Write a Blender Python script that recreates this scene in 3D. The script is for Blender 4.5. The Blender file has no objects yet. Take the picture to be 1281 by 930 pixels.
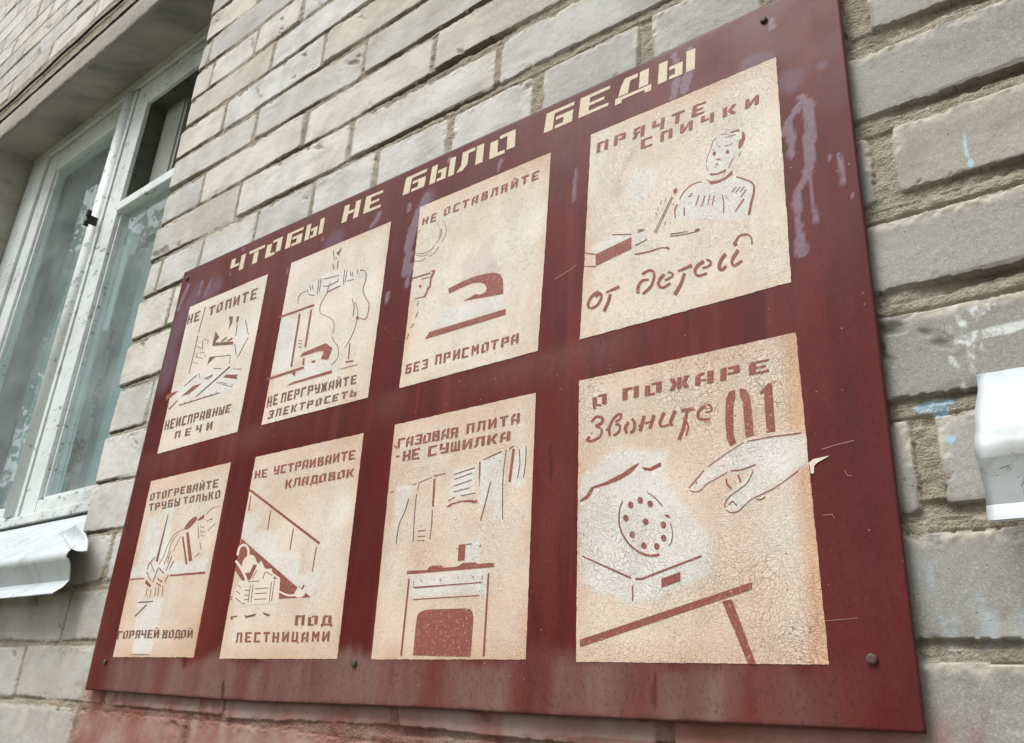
import bpy, bmesh, math, random
import numpy as np
from mathutils import Vector, Matrix
random.seed(7)
SC = bpy.context.scene
COL = SC.collection
S = 0.57            # metres per wall unit (one unit = camera distance from the wall)
Z0 = 1.5            # height of the sign's lower edge above the ground

# ------------------------------------------------------------ camera, light
cam_d = bpy.data.cameras.new("camera")
cam = bpy.data.objects.new("camera", cam_d)
COL.objects.link(cam)
rx = Vector((0.78913121, 0.61222827, 0.04948208))
dn = Vector((-0.19704849, 0.32863930, -0.92367099))
fw = Vector((-0.58175925, 0.71914724, 0.37997818))
M = Matrix((rx, -dn, -fw)).transposed().to_4x4()
M.translation = Vector((0, -S, Z0))
cam.matrix_world = M
cam_d.sensor_fit = 'HORIZONTAL'
cam_d.sensor_width = 36
cam_d.lens = 1025.66/1281*36
cam_d.shift_x = -0.0043
cam_d.shift_y = 0.0031
cam_d.clip_start = 0.02
cam_d.clip_end = 2000
SC.camera = cam

SUN_EL, SUN_AZ = 58, 205        # degrees; the sun stands in front of the wall, to the left, behind thin cloud
world = bpy.data.worlds.new("World")
SC.world = world
world.use_nodes = True
wn = world.node_tree
bg = wn.nodes['Background']
sky = wn.nodes.new('ShaderNodeTexSky')
sky.sky_type = 'NISHITA'
sky.sun_disc = False
sky.sun_elevation = math.radians(SUN_EL)
sky.sun_rotation = math.radians(SUN_AZ)
sky.air_density = 1.0
sky.dust_density = 3.0
hs = wn.nodes.new('ShaderNodeHueSaturation')
hs.inputs['Saturation'].default_value = 0.22
wn.links.new(sky.outputs[0], hs.inputs['Color'])
wn.links.new(hs.outputs[0], bg.inputs[0])
bg.inputs[1].default_value = 0.15
sun_d = bpy.data.lights.new("sun", 'SUN')
sun_d.energy = 1.5
sun_d.angle = math.radians(28)
sun_d.color = (1.0, 0.98, 0.95)
sun = bpy.data.objects.new("sun", sun_d)
COL.objects.link(sun)
az = math.radians(SUN_AZ); el = math.radians(SUN_EL)
to_sun = Vector((math.sin(az)*math.cos(el), math.cos(az)*math.cos(el), math.sin(el)))
sun.rotation_euler = to_sun.to_track_quat('Z', 'Y').to_euler()
vs = SC.view_settings
vs.view_transform = 'Standard'
vs.look = 'None'
vs.gamma = 1
vs.use_curve_mapping = False
vs.exposure = 0.78

# ------------------------------------------------------------ helpers
def fbm(x, y, scale, octaves=4, seed=0, gain=.5):
    """value noise in [-1,1], numpy arrays in, numpy array out"""
    x = np.asarray(x, float)*scale; y = np.asarray(y, float)*scale
    out = np.zeros(np.broadcast(x, y).shape); amp = 1; tot = 0
    for o in range(octaves):
        xi = np.floor(x).astype(np.int64); yi = np.floor(y).astype(np.int64)
        fx = x-xi; fy = y-yi
        fx = fx*fx*(3-2*fx); fy = fy*fy*(3-2*fy)
        def h(a, b):
            n = (a*374761393 + b*668265263 + (seed+o*17)*974634541) & 0xffffffff
            n = ((n ^ (n >> 13))*1274126177) & 0xffffffff
            n = (n ^ (n >> 16)) & 0xffffffff
            return n/2147483647.5-1
        v = (h(xi, yi)*(1-fx)+h(xi+1, yi)*fx)*(1-fy)+(h(xi, yi+1)*(1-fx)+h(xi+1, yi+1)*fx)*fy
        out = out+v*amp; tot += amp; amp *= gain; x = x*2.03+5.2; y = y*2.03+1.7
    return out/tot

def sstep(a, b, x):
    t = np.clip((x-a)/(b-a), 0, 1)
    return t*t*(3-2*t)

def link(name, me, mats=(), parent=None, loc=(0, 0, 0)):
    """link a mesh whose vertices are in world metres; origin moved to loc (or the parent's)"""
    o = bpy.data.objects.new(name, me)
    COL.objects.link(o)
    for m in mats: me.materials.append(m)
    if parent is not None:
        me.transform(Matrix.Translation(-parent_loc(parent)-Vector(loc)))
        o.location = loc
        o.parent = parent
    else:
        me.transform(Matrix.Translation(-Vector(loc)))
        o.location = loc
    return o

def parent_loc(o):
    v = Vector(o.location)
    while o.parent is not None:
        o = o.parent; v += Vector(o.location)
    return v

def mesh_np(name, V, F, attrs=None, smooth=True, mat_idx=None):
    me = bpy.data.meshes.new(name)
    V = np.asarray(V, np.float32); F = np.asarray(F, np.int32)
    k = F.shape[1]
    me.vertices.add(len(V)); me.vertices.foreach_set('co', V.ravel())
    me.loops.add(F.size); me.loops.foreach_set('vertex_index', F.ravel())
    me.polygons.add(len(F))
    me.polygons.foreach_set('loop_start', np.arange(0, F.size, k, dtype=np.int32))
    me.polygons.foreach_set('loop_total', np.full(len(F), k, np.int32))
    me.polygons.foreach_set('use_smooth', np.full(len(F), smooth, bool) if np.isscalar(smooth) else np.asarray(smooth, bool))
    for n, a in (attrs or {}).items():
        at = me.attributes.new(n, 'FLOAT', 'POINT')
        at.data.foreach_set('value', np.asarray(a, np.float32).ravel())
    me.update(calc_edges=True)
    return me

def grid_faces(nr, nc, off=0):
    i = np.arange(nr*nc).reshape(nr, nc)+off
    return np.stack([i[:-1, :-1], i[:-1, 1:], i[1:, 1:], i[1:, :-1]], -1).reshape(-1, 4)

def empty(name, label, cat, loc=(0, 0, 0), group=None):
    o = bpy.data.objects.new(name, None)
    COL.objects.link(o); o.location = loc
    o.empty_display_size = .05
    o['label'] = label; o['category'] = cat
    if group: o['group'] = group
    return o

def tag(o, label=None, cat=None, group=None, kind=None):
    if label: o['label'] = label
    if cat: o['category'] = cat
    if group: o['group'] = group
    if kind: o['kind'] = kind
    return o

class MB:
    """collects boxes / tubes / sheets into one mesh"""
    def __init__(s): s.bm = bmesh.new()
    def box(s, x0, x1, y0, y1, z0, z1, bevel=0):
        r = bmesh.ops.create_cube(s.bm, size=1)
        vs_ = r['verts']
        for v in vs_:
            v.co = Vector((x0+(v.co.x+.5)*(x1-x0), y0+(v.co.y+.5)*(y1-y0), z0+(v.co.z+.5)*(z1-z0)))
        if bevel:
            es = list({e for v in vs_ for e in v.link_edges})
            bmesh.ops.bevel(s.bm, geom=es, offset=bevel, segments=2, affect='EDGES', profile=.6)
        return s
    def tube(s, pts, rad, seg=10, caps=True):
        pts = [Vector(p) for p in pts]; rings = []
        for i, p in enumerate(pts):
            d = (pts[min(i+1, len(pts)-1)]-pts[max(i-1, 0)]).normalized()
            a = d.orthogonal().normalized() if i == 0 else (a0-d*a0.dot(d)).normalized()
            a0 = a; b = d.cross(a)
            r = rad[i] if isinstance(rad, (list, tuple)) else rad
            rings.append([s.bm.verts.new(p+(a*math.cos(2*math.pi*k/seg)+b*math.sin(2*math.pi*k/seg))*r) for k in range(seg)])
        for A, B in zip(rings, rings[1:]):
            for k in range(seg):
                f = s.bm.faces.new((A[k], A[(k+1) % seg], B[(k+1) % seg], B[k])); f.smooth = True
        if caps:
            s.bm.faces.new(rings[0][::-1]); s.bm.faces.new(rings[-1])
        return s
    def build(s, name, mats, parent=None, loc=(0, 0, 0)):
        bmesh.ops.recalc_face_normals(s.bm, faces=s.bm.faces)
        me = bpy.data.meshes.new(name); s.bm.to_mesh(me); s.bm.free()
        return link(name, me, mats if isinstance(mats, (list, tuple)) else [mats], parent, loc)

# ------------------------------------------------------------ node helpers
def srgb(r, g, b):
    def c(v):
        v /= 255
        return v/12.92 if v <= .04045 else ((v+.055)/1.055)**2.4
    return (c(r), c(g), c(b), 1)

class NT:
    def __init__(s, name, rough=.7, spec=.3):
        s.m = bpy.data.materials.new(name); s.m.use_nodes = True
        s.t = s.m.node_tree; s.b = s.t.nodes['Principled BSDF']; s.out = s.t.nodes['Material Output']
        s.b.inputs['Roughness'].default_value = rough
        s.b.inputs['Specular IOR Level'].default_value = spec
        s.co = s.t.nodes.new('ShaderNodeTexCoord').outputs['Object']
    def n(s, t, **k):
        nd = s.t.nodes.new(t)
        for a, v in k.items(): setattr(nd, a, v)
        return nd
    def put(s, sock, v):
        if hasattr(v, 'is_linked') or isinstance(v, bpy.types.NodeSocket): s.t.links.new(v, sock)
        else: sock.default_value = v
    def attr(s, name): return s.n('ShaderNodeAttribute', attribute_name=name).outputs['Fac']
    def noise(s, scale, detail=4, rough=.55, vec=None, stretch=None, dist=0):
        nd = s.n('ShaderNodeTexNoise')
        nd.inputs['Scale'].default_value = scale; nd.inputs['Detail'].default_value = detail
        nd.inputs['Roughness'].default_value = rough; nd.inputs['Distortion'].default_value = dist
        v = vec or s.co
        if stretch:
            mp = s.n('ShaderNodeMapping'); mp.inputs['Scale'].default_value = stretch
            s.t.links.new(v, mp.inputs['Vector']); v = mp.outputs[0]
        s.t.links.new(v, nd.inputs['Vector'])
        return nd.outputs['Fac']
    def vor(s, scale, feature='F1', stretch=None, rnd=1.0, out='Distance'):
        nd = s.n('ShaderNodeTexVoronoi', feature=feature)
        nd.inputs['Scale'].default_value = scale; nd.inputs['Randomness'].default_value = rnd
        v = s.co
        if stretch:
            mp = s.n('ShaderNodeMapping'); mp.inputs['Scale'].default_value = stretch
            s.t.links.new(v, mp.inputs['Vector']); v = mp.outputs[0]
        s.t.links.new(v, nd.inputs['Vector'])
        return nd.outputs[out]
    def math(s, op, a, b=0.0, c=0.0):
        nd = s.n('ShaderNodeMath', operation=op)
        for i, v in enumerate((a, b, c)): s.put(nd.inputs[i], v)
        return nd.outputs[0]
    def ramp(s, fac, lo, hi, a=0.0, b=1.0):
        nd = s.n('ShaderNodeMapRange', interpolation_type='SMOOTHSTEP')
        for i, v in enumerate((fac, lo, hi, a, b)): s.put(nd.inputs[i], v)
        return nd.outputs[0]
    def mix(s, fac, a, b, mode='MIX'):
        nd = s.n('ShaderNodeMix', data_type='RGBA', blend_type=mode)
        s.put(nd.inputs[0], fac); s.put(nd.inputs[6], a); s.put(nd.inputs[7], b)
        return nd.outputs[2]
    def bump(s, h, strength=.5, dist=.001, prev=None):
        nd = s.n('ShaderNodeBump'); nd.inputs['Strength'].default_value = strength
        nd.inputs['Distance'].default_value = dist
        s.t.links.new(h, nd.inputs['Height'])
        if prev is not None: s.t.links.new(prev, nd.inputs['Normal'])
        return nd.outputs[0]
    def done(s, color=None, rough=None, normal=None):
        if color is not None: s.put(s.b.inputs['Base Color'], color)
        if rough is not None: s.put(s.b.inputs['Roughness'], rough)
        if normal is not None: s.t.links.new(normal, s.b.inputs['Normal'])
        return s.m

# ------------------------------------------------------------ materials
def mat_wall():
    t = NT('silicate_brick', .92, .15)
    tone, hue, mort, red, lime, white, blue, recess_dark = (t.attr(a) for a in ('tone', 'hue', 'mortar', 'red_paint', 'lime', 'white_paint', 'blue_paint', 'recess_dark'))
    base = t.mix(hue, srgb(208, 202, 188), srgb(206, 207, 205))
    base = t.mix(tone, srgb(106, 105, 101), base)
    big = t.noise(14, 5, .6)
    base = t.mix(t.ramp(big, .4, .7, 0, .5), base, srgb(148, 143, 133))
    gr = t.noise(900, 3, .6)
    base = t.mix(t.ramp(gr, .45, .75, 0, .22), base, srgb(210, 207, 200))
    g2 = t.noise(620, 4, .75)
    base = t.mix(t.ramp(g2, .50, .68, 0, .55), base, t.mix(.5, base, srgb(96, 92, 86)))
    base = t.mix(t.ramp(g2, .48, .32, 0, .22), base, srgb(222, 220, 214))
    pits = t.vor(260)
    pm = t.ramp(pits, .10, .22, 1, 0)
    sel = t.ramp(t.noise(70, 2), .55, .65)
    pm = t.math('MULTIPLY', pm, sel)
    base = t.mix(t.math('MULTIPLY', pm, .7), base, srgb(96, 90, 82))
    sm = t.noise(9, 4, .6, stretch=(1, 1, 3))
    base = t.mix(t.ramp(sm, .5, .75, 0, .45), base, srgb(128, 122, 110))
    base = t.mix(t.math('MULTIPLY', lime, .5), base, srgb(206, 199, 182))
    base = t.mix(recess_dark, base, srgb(84, 77, 66))
    mo = t.mix(t.noise(160, 6, .7), srgb(128, 121, 107), srgb(192, 184, 166))
    mo = t.mix(t.ramp(t.noise(22, 4), .4, .75, 0, .55), mo, srgb(120, 108, 88))
    mo = t.mix(t.ramp(t.vor(420), .1, .3, .5, 0), mo, srgb(84, 76, 64))
    mo = t.mix(t.math('MULTIPLY', recess_dark, .7), mo, srgb(70, 62, 50))
    base = t.mix(mort, base, mo)
    rp = t.mix(t.ramp(t.noise(15, 5, .6), .35, .65), srgb(130, 82, 72), srgb(150, 114, 106))
    base = t.mix(red, base, rp)
    base = t.mix(blue, base, srgb(168, 190, 205))
    scr = t.ramp(t.noise(120, 6, .75, stretch=(1, 1, .45), dist=.6), .42, .58, .12, 1)
    base = t.mix(t.math('MULTIPLY', white, scr), base, srgb(206, 210, 210))
    g = t.math('ADD', t.math('MULTIPLY', t.noise(1100, 2, .5), .35), t.math('MULTIPLY', t.noise(90, 7, .6), 1.3))
    g = t.math('SUBTRACT', g, t.math('MULTIPLY', pm, .8))
    n1 = t.bump(g, .5, .0011)
    mh = t.math('MULTIPLY', t.math('ADD', t.noise(300, 6, .75), t.math('MULTIPLY', t.vor(520), -.5)), mort)
    n2 = t.bump(mh, .8, .003, n1)
    return t.done(base, .93, n2)

def mat_concrete():
    t = NT('lintel_concrete', .9, .15)
    a = t.noise(7, 6, .62)
    c = t.mix(a, srgb(124, 120, 112), srgb(176, 170, 158))
    c = t.mix(t.ramp(t.noise(3.2, 4), .45, .75, 0, .6), c, srgb(112, 112, 108))
    c = t.mix(t.ramp(t.noise(90, 4), .62, .75, 0, .5), c, srgb(92, 86, 76))
    return t.done(c, .9, t.bump(t.math('ADD', t.noise(120, 5), t.noise(24, 4)), .6, .003))

def mat_soffit():
    t = NT('whitewashed_plaster', .9, .15)
    c = t.mix(t.noise(5, 6, .6), srgb(148, 143, 131), srgb(186, 181, 170))
    c = t.mix(t.ramp(t.noise(2.3, 5, .6, dist=1.2), .45, .72, 0, .75), c, srgb(100, 102, 98))
    c = t.mix(t.ramp(t.noise(140, 4), .64, .74, 0, .6), c, srgb(78, 76, 68))
    return t.done(c, .9, t.bump(t.math('ADD', t.noise(160, 5), t.noise(18, 4)), .5, .002))

def mat_sheet():
    t = NT('maroon_enamel', .45, .15)
    drip, soft, dull, dark, worn = (t.attr(a) for a in ('drip', 'haze', 'patina', 'dark_run', 'worn'))
    v = t.noise(9, 4, .6, stretch=(1, 1, .16))
    fine = t.noise(60, 5, .65, stretch=(1, 1, .12))
    c = t.mix(t.ramp(v, .3, .72), srgb(80, 21, 16), srgb(99, 31, 25))
    c = t.mix(t.ramp(fine, .4, .7, 0, .7), c, srgb(66, 22, 24))
    c = t.mix(t.ramp(t.noise(3.5, 5, .6), .45, .75, 0, .55), c, srgb(92, 40, 40))
    pat = t.mix(t.noise(30, 5, .6, stretch=(1, 1, .22)), srgb(96, 66, 56), srgb(138, 110, 104))
    pat = t.mix(t.ramp(t.noise(14, 4, .6, stretch=(1, 1, .3)), .45, .7, 0, .7), pat, srgb(104, 50, 40))
    c = t.mix(dull, c, pat)
    c = t.mix(t.ramp(t.noise(7, 5, .65, stretch=(1, 1, .25)), .55, .8, 0, .4), c, srgb(118, 66, 62))
    c = t.mix(t.math('MULTIPLY', soft, .55), c, srgb(112, 92, 108))
    c = t.mix(t.math('MULTIPLY', drip, .92), c, t.mix(t.noise(200, 4), srgb(112, 90, 102), srgb(134, 114, 128)))
    c = t.mix(t.math('MULTIPLY', dark, .8), c, srgb(62, 24, 24))
    gz = t.noise(420, 5, .75, stretch=(1, 1, .6))
    c = t.mix(t.ramp(gz, .50, .68, 0, .5), c, srgb(58, 18, 17))
    c = t.mix(t.ramp(gz, .42, .28, 0, .2), c, srgb(132, 74, 66))
    br = t.noise(34, 6, .7, stretch=(1, 1, .05))
    c = t.mix(t.ramp(br, .54, .66, 0, .3), c, srgb(116, 58, 52))
    spk = t.math('MULTIPLY', t.ramp(t.vor(95), .03, .07, 1, 0), t.ramp(t.noise(9, 3), .5, .62))
    c = t.mix(t.math('MULTIPLY', spk, .8), c, srgb(190, 150, 138))
    c = t.mix(worn, c, srgb(70, 40, 34))
    r = t.math('ADD', t.ramp(t.noise(12, 5), .3, .7, .36, .52), t.math('MULTIPLY', dull, .2))
    h = t.math('ADD', t.math('MULTIPLY', drip, .7), t.math('MULTIPLY', t.noise(420, 4), .22))
    h = t.math('ADD', h, t.math('MULTIPLY', fine, .25))
    return t.done(c, r, t.bump(h, .35, .0008))

def mat_panel():
    t = NT('cream_crackled_paint', .62, .3)
    w, st, lav, sz = (t.attr(a) for a in ('white_spray', 'stain', 'mauve', 'crackle'))
    c = t.mix(t.ramp(t.noise(8, 5, .6), .3, .7), srgb(218, 205, 190), srgb(226, 218, 208))
    c = t.mix(st, c, t.mix(t.noise(26, 5), srgb(200, 152, 114), srgb(214, 180, 152)))
    c = t.mix(t.math('MULTIPLY', w, .9), c, srgb(221, 221, 216))
    c = t.mix(t.math('MULTIPLY', lav, .6), c, srgb(196, 182, 178))
    pg = t.noise(300, 5, .75)
    c = t.mix(t.ramp(pg, .52, .68, 0, .45), c, srgb(176, 146, 124))
    c = t.mix(t.ramp(t.noise(28, 6, .65, stretch=(1, 1, .3)), .52, .72, 0, .35), c, srgb(204, 176, 152))
    cells = []
    for sc in (270, 560):
        nd = t.n('ShaderNodeTexVoronoi', feature='DISTANCE_TO_EDGE')
        nd.inputs['Scale'].default_value = sc
        vm = t.n('ShaderNodeVectorMath', operation='SCALE')
        nz = t.n('ShaderNodeTexNoise'); nz.inputs['Scale'].default_value = 330
        t.t.links.new(t.co, nz.inputs['Vector'])
        t.t.links.new(nz.outputs['Color'], vm.inputs[0]); vm.inputs['Scale'].default_value = .0022
        lo = t.n('ShaderNodeTexNoise'); lo.inputs['Scale'].default_value = 22; lo.inputs['Detail'].default_value = 3
        t.t.links.new(t.co, lo.inputs['Vector'])
        ls = t.n('ShaderNodeVectorMath', operation='SCALE'); ls.inputs['Scale'].default_value = .045      # cells vary in size over the panel
        t.t.links.new(lo.outputs['Color'], ls.inputs[0])
        a0 = t.n('ShaderNodeVectorMath', operation='ADD'); t.t.links.new(t.co, a0.inputs[0]); t.t.links.new(ls.outputs[0], a0.inputs[1])
        ad = t.n('ShaderNodeVectorMath', operation='ADD')
        t.t.links.new(a0.outputs[0], ad.inputs[0]); t.t.links.new(vm.outputs[0], ad.inputs[1])
        t.t.links.new(ad.outputs[0], nd.inputs['Vector'])
        cells.append(t.ramp(nd.outputs['Distance'], 0, .085, 1, 0))
    big = t.math('MULTIPLY', cells[0], sz)
    sm = t.math('MULTIPLY', cells[1], t.ramp(t.noise(11, 3), .38, .6, .25, .8))
    thick = t.ramp(t.noise(17, 4, .6), .35, .65, .5, 1.15)
    big = t.math('MULTIPLY', big, thick)
    crack = t.math('MAXIMUM', big, t.math('MULTIPLY', sm, .75))
    c = t.mix(t.math('MULTIPLY', crack, .62), c, srgb(108, 80, 66))
    sp = t.ramp(t.noise(420, 3, .6), .64, .72, 0, .5)
    c = t.mix(sp, c, srgb(150, 120, 98))
    fl = t.math('MULTIPLY', t.ramp(t.vor(75), .04, .09, 1, 0), t.ramp(t.noise(13, 3), .56, .64))
    c = t.mix(t.math('MULTIPLY', fl, .85), c, srgb(112, 74, 62))
    flake = t.math('MULTIPLY', t.ramp(t.noise(150, 5, .7), .63, .67), t.ramp(t.math('ADD', sz, t.noise(10, 3)), 1.0, 1.35))
    c = t.mix(t.math('MULTIPLY', flake, .7), c, srgb(142, 96, 74))
    hb = t.math('SUBTRACT', t.math('MULTIPLY', t.noise(500, 4, .6), .5), crack)
    hb = t.math('ADD', hb, t.math('MULTIPLY', w, .3))
    return t.done(c, .62, t.bump(hb, .7, .0007))

def mat_ink(name, a, b, under=(216, 200, 184)):
    t = NT(name, .6, .3)
    c = t.mix(t.noise(160, 4, .6), a, b)
    c = t.mix(t.ramp(t.noise(700, 3), .62, .74, 0, .6), c, srgb(196, 150, 132))
    c = t.mix(t.ramp(t.noise(45, 4), .55, .8, 0, .25), c, srgb(176, 130, 112))
    wear = t.math('MAXIMUM', t.ramp(t.noise(420, 5, .75), .56, .66, 0, .45), t.ramp(t.noise(90, 7, .75), .62, .70, 0, .35))
    c = t.mix(wear, c, srgb(*under))      # rubbed through to the coat beneath
    return t.done(c, .6, t.bump(t.noise(520, 4), .6, .0008))

def mat_white_wood():
    t = NT('peeling_white_paint', .5, .4)
    c = t.mix(t.noise(11, 5), srgb(196, 205, 205), srgb(220, 225, 223))
    grime = t.ramp(t.noise(5, 6, .65),   .46, .72, 0, .6)
    c = t.mix(grime, c, srgb(150, 152, 146))
    p = t.math('MULTIPLY', t.ramp(t.noise(70, 6, .7, stretch=(.45, 1, 1)), .585, .62), t.ramp(t.noise(5, 3), .38, .56))
    c = t.mix(t.math('MULTIPLY', p, .8), c, srgb(112, 112, 106))
    n = t.bump(t.math('SUBTRACT', t.noise(40, 4), t.math('MULTIPLY', p, .9)), .5, .0015)
    return t.done(c, .48, n)

def mat_sill(name='white_painted_tin', old=0.):
    t = NT(name, .45, .4)
    c = t.mix(t.noise(13, 5), srgb(176, 184, 188), srgb(194, 199, 201))
    p = t.math('MULTIPLY', t.ramp(t.noise(75, 6, .72, stretch=(.6, 1, 1)), .60, .645), t.ramp(t.noise(7, 3), .48, .62))
    c = t.mix(t.math('MULTIPLY', p, .75), c, srgb(110, 116, 118))
    c = t.mix(t.ramp(t.noise(4, 5), .5, .8, 0, .45), c, srgb(176, 186, 190))
    c = t.mix(t.ramp(t.noise(24, 6, .7, stretch=(1, .4, .4)), .52, .7, 0, .5), c, srgb(140, 142, 138))
    cr = t.ramp(t.math('ABSOLUTE', t.math('SUBTRACT', t.noise(13+9*old, 6, .6, dist=.8), .5)), .0008, .0045, 1, 0)
    cr = t.math('MULTIPLY', cr, t.ramp(t.noise(7, 4), .56-.14*old, .64-.12*old))
    c = t.mix(t.ramp(t.noise(16, 5, .6), .48, .7, 0, .7*old), c, srgb(150, 150, 146))
    c = t.mix(t.ramp(t.noise(11, 3), .64, .7, 0, .8*old), c, srgb(112, 110, 134))
    c = t.mix(t.math('MULTIPLY', cr, .6), c, srgb(96, 96, 98))
    n = t.bump(t.math('SUBTRACT', t.math('MULTIPLY', t.noise(60, 5), .6), t.math('ADD', p, cr)), .4, .0008)
    return t.done(c, .42, n)

def mat_plain(name, col, col2=None, rough=.8, scale=20, spec=.3, bump=.3, stretch=None):
    t = NT(name, rough, spec)
    c = t.mix(t.noise(scale, 5, .6, stretch=stretch), col, col2 or col)
    return t.done(c, rough, t.bump(t.noise(scale*6, 4), bump, .001))

def mat_glass():
    m = bpy.data.materials.new('window_glass'); m.use_nodes = True
    t = m.node_tree; t.nodes.remove(t.nodes['Principled BSDF'])
    out = t.nodes['Material Output']
    tr = t.nodes.new('ShaderNodeBsdfTransparent'); tr.inputs[0].default_value = (.92, .97, .98, 1)
    gl = t.nodes.new('ShaderNodeBsdfGlossy'); gl.inputs['Roughness'].default_value = .015
    fr = t.nodes.new('ShaderNodeFresnel'); fr.inputs['IOR'].default_value = 1.62
    mx = t.nodes.new('ShaderNodeMixShader')
    co = t.nodes.new('ShaderNodeTexCoord'); nz = t.nodes.new('ShaderNodeTexNoise'); nz.inputs['Scale'].default_value = 6
    t.links.new(co.outputs['Object'], nz.inputs['Vector'])
    b = t.nodes.new('ShaderNodeBump'); b.inputs['Strength'].default_value = .12; b.inputs['Distance'].default_value = .01
    t.links.new(nz.outputs['Fac'], b.inputs['Height']); t.links.new(b.outputs[0], gl.inputs['Normal'])
    df = t.nodes.new('ShaderNodeBsdfDiffuse'); df.inputs[0].default_value = (.56, .64, .63, 1)
    m2 = t.nodes.new('ShaderNodeMixShader')
    n2 = t.nodes.new('ShaderNodeTexNoise'); n2.inputs['Scale'].default_value = 9; n2.inputs['Detail'].default_value = 6
    t.links.new(co.outputs['Object'], n2.inputs['Vector'])
    mr = t.nodes.new('ShaderNodeMapRange'); t.links.new(n2.outputs['Fac'], mr.inputs[0])
    mr.inputs[1].default_value = .35; mr.inputs[2].default_value = .8; mr.inputs[3].default_value = .10; mr.inputs[4].default_value = .28
    t.links.new(mr.outputs[0], m2.inputs[0]); t.links.new(tr.outputs[0], m2.inputs[1]); t.links.new(df.outputs[0], m2.inputs[2])
    ge = t.nodes.new('ShaderNodeNewGeometry'); sb = t.nodes.new('ShaderNodeMath'); sb.operation = 'SUBTRACT'; sb.inputs[0].default_value = 1
    t.links.new(ge.outputs['Backfacing'], sb.inputs[1])
    ml = t.nodes.new('ShaderNodeMath'); ml.operation = 'MULTIPLY'      # only the outer face of the pane reflects
    t.links.new(fr.outputs[0], ml.inputs[0]); t.links.new(sb.outputs[0], ml.inputs[1])
    t.links.new(ml.outputs[0], mx.inputs[0]); t.links.new(m2.outputs[0], mx.inputs[1]); t.links.new(gl.outputs[0], mx.inputs[2])
    t.links.new(mx.outputs[0], out.inputs[0])
    return m

def mat_floral():
    t = NT('floral_cotton', .9, .1)
    base = t.mix(t.noise(30, 3), srgb(226, 226, 222), srgb(240, 238, 232))
    vr = t.n('ShaderNodeTexVoronoi'); vr.inputs['Scale'].default_value = 13
    t.t.links.new(t.co, vr.inputs['Vector'])
    d = t.math('ADD', vr.outputs['Distance'], t.math('MULTIPLY', t.math('SUBTRACT', t.noise(60, 3), .5), .5))
    base = t.mix(t.math('MULTIPLY', t.ramp(d, .40, .44), t.ramp(d, .56, .5)), base, srgb(120, 136, 112))
    red = t.mix(t.ramp(t.noise(75, 3), .4, .6), srgb(176, 74, 72), srgb(200, 116, 108))
    base = t.mix(t.ramp(d, .36, .44, 1, 0), base, red)
    return t.done(base, .9)

WALL = mat_wall(); CONC = mat_concrete(); SOFF = mat_soffit(); SHEET = mat_sheet(); PANEL = mat_panel()
INK_R = mat_ink('red_brown_stencil_paint', srgb(122, 62, 53), srgb(142, 82, 71))
INK_K = mat_ink('edge_shadowed_stencil_paint', srgb(98, 66, 56), srgb(122, 88, 76))  # same red-brown paint, with the strokes' edge shadow put into its colour
CREAM = mat_ink('cream_stencil_paint', srgb(196, 182, 158), srgb(212, 200, 178), (128, 66, 56))
WOOD = mat_white_wood(); TIN = mat_sill(old=.45); TIN_OLD = mat_sill('cracked_white_painted_tin', 1.); GLASS = mat_glass(); FLORAL = mat_floral()
IRON = mat_plain('rusty_nail_iron', srgb(70, 52, 50), srgb(96, 74, 68), .6, 300)
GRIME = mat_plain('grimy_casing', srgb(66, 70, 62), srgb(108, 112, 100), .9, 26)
GREYWOOD = mat_plain('greyed_old_paint', srgb(132, 136, 130), srgb(162, 166, 160), .7, 24)
LATCH = mat_plain('blackened_latch', srgb(30, 32, 28), srgb(58, 60, 52), .7, 120)
PALE = mat_plain('pale_repaint', srgb(206, 192, 176), srgb(216, 206, 194), .65, 40)
SCRATCH = mat_plain('scratched_enamel', srgb(140, 100, 96), srgb(170, 134, 128), .6, 200)
BLACK = mat_plain('black_rubber', srgb(34, 34, 36), srgb(48, 48, 50), .6, 60)
TULLE = mat_plain('grey_green_tulle', srgb(186, 204, 206), srgb(212, 224, 225), .9, 9, .1, .2, (6, 1, .5))
ROOM = mat_plain('dim_wallpaper', srgb(96, 92, 82), srgb(116, 112, 100), .9, 6)

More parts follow.
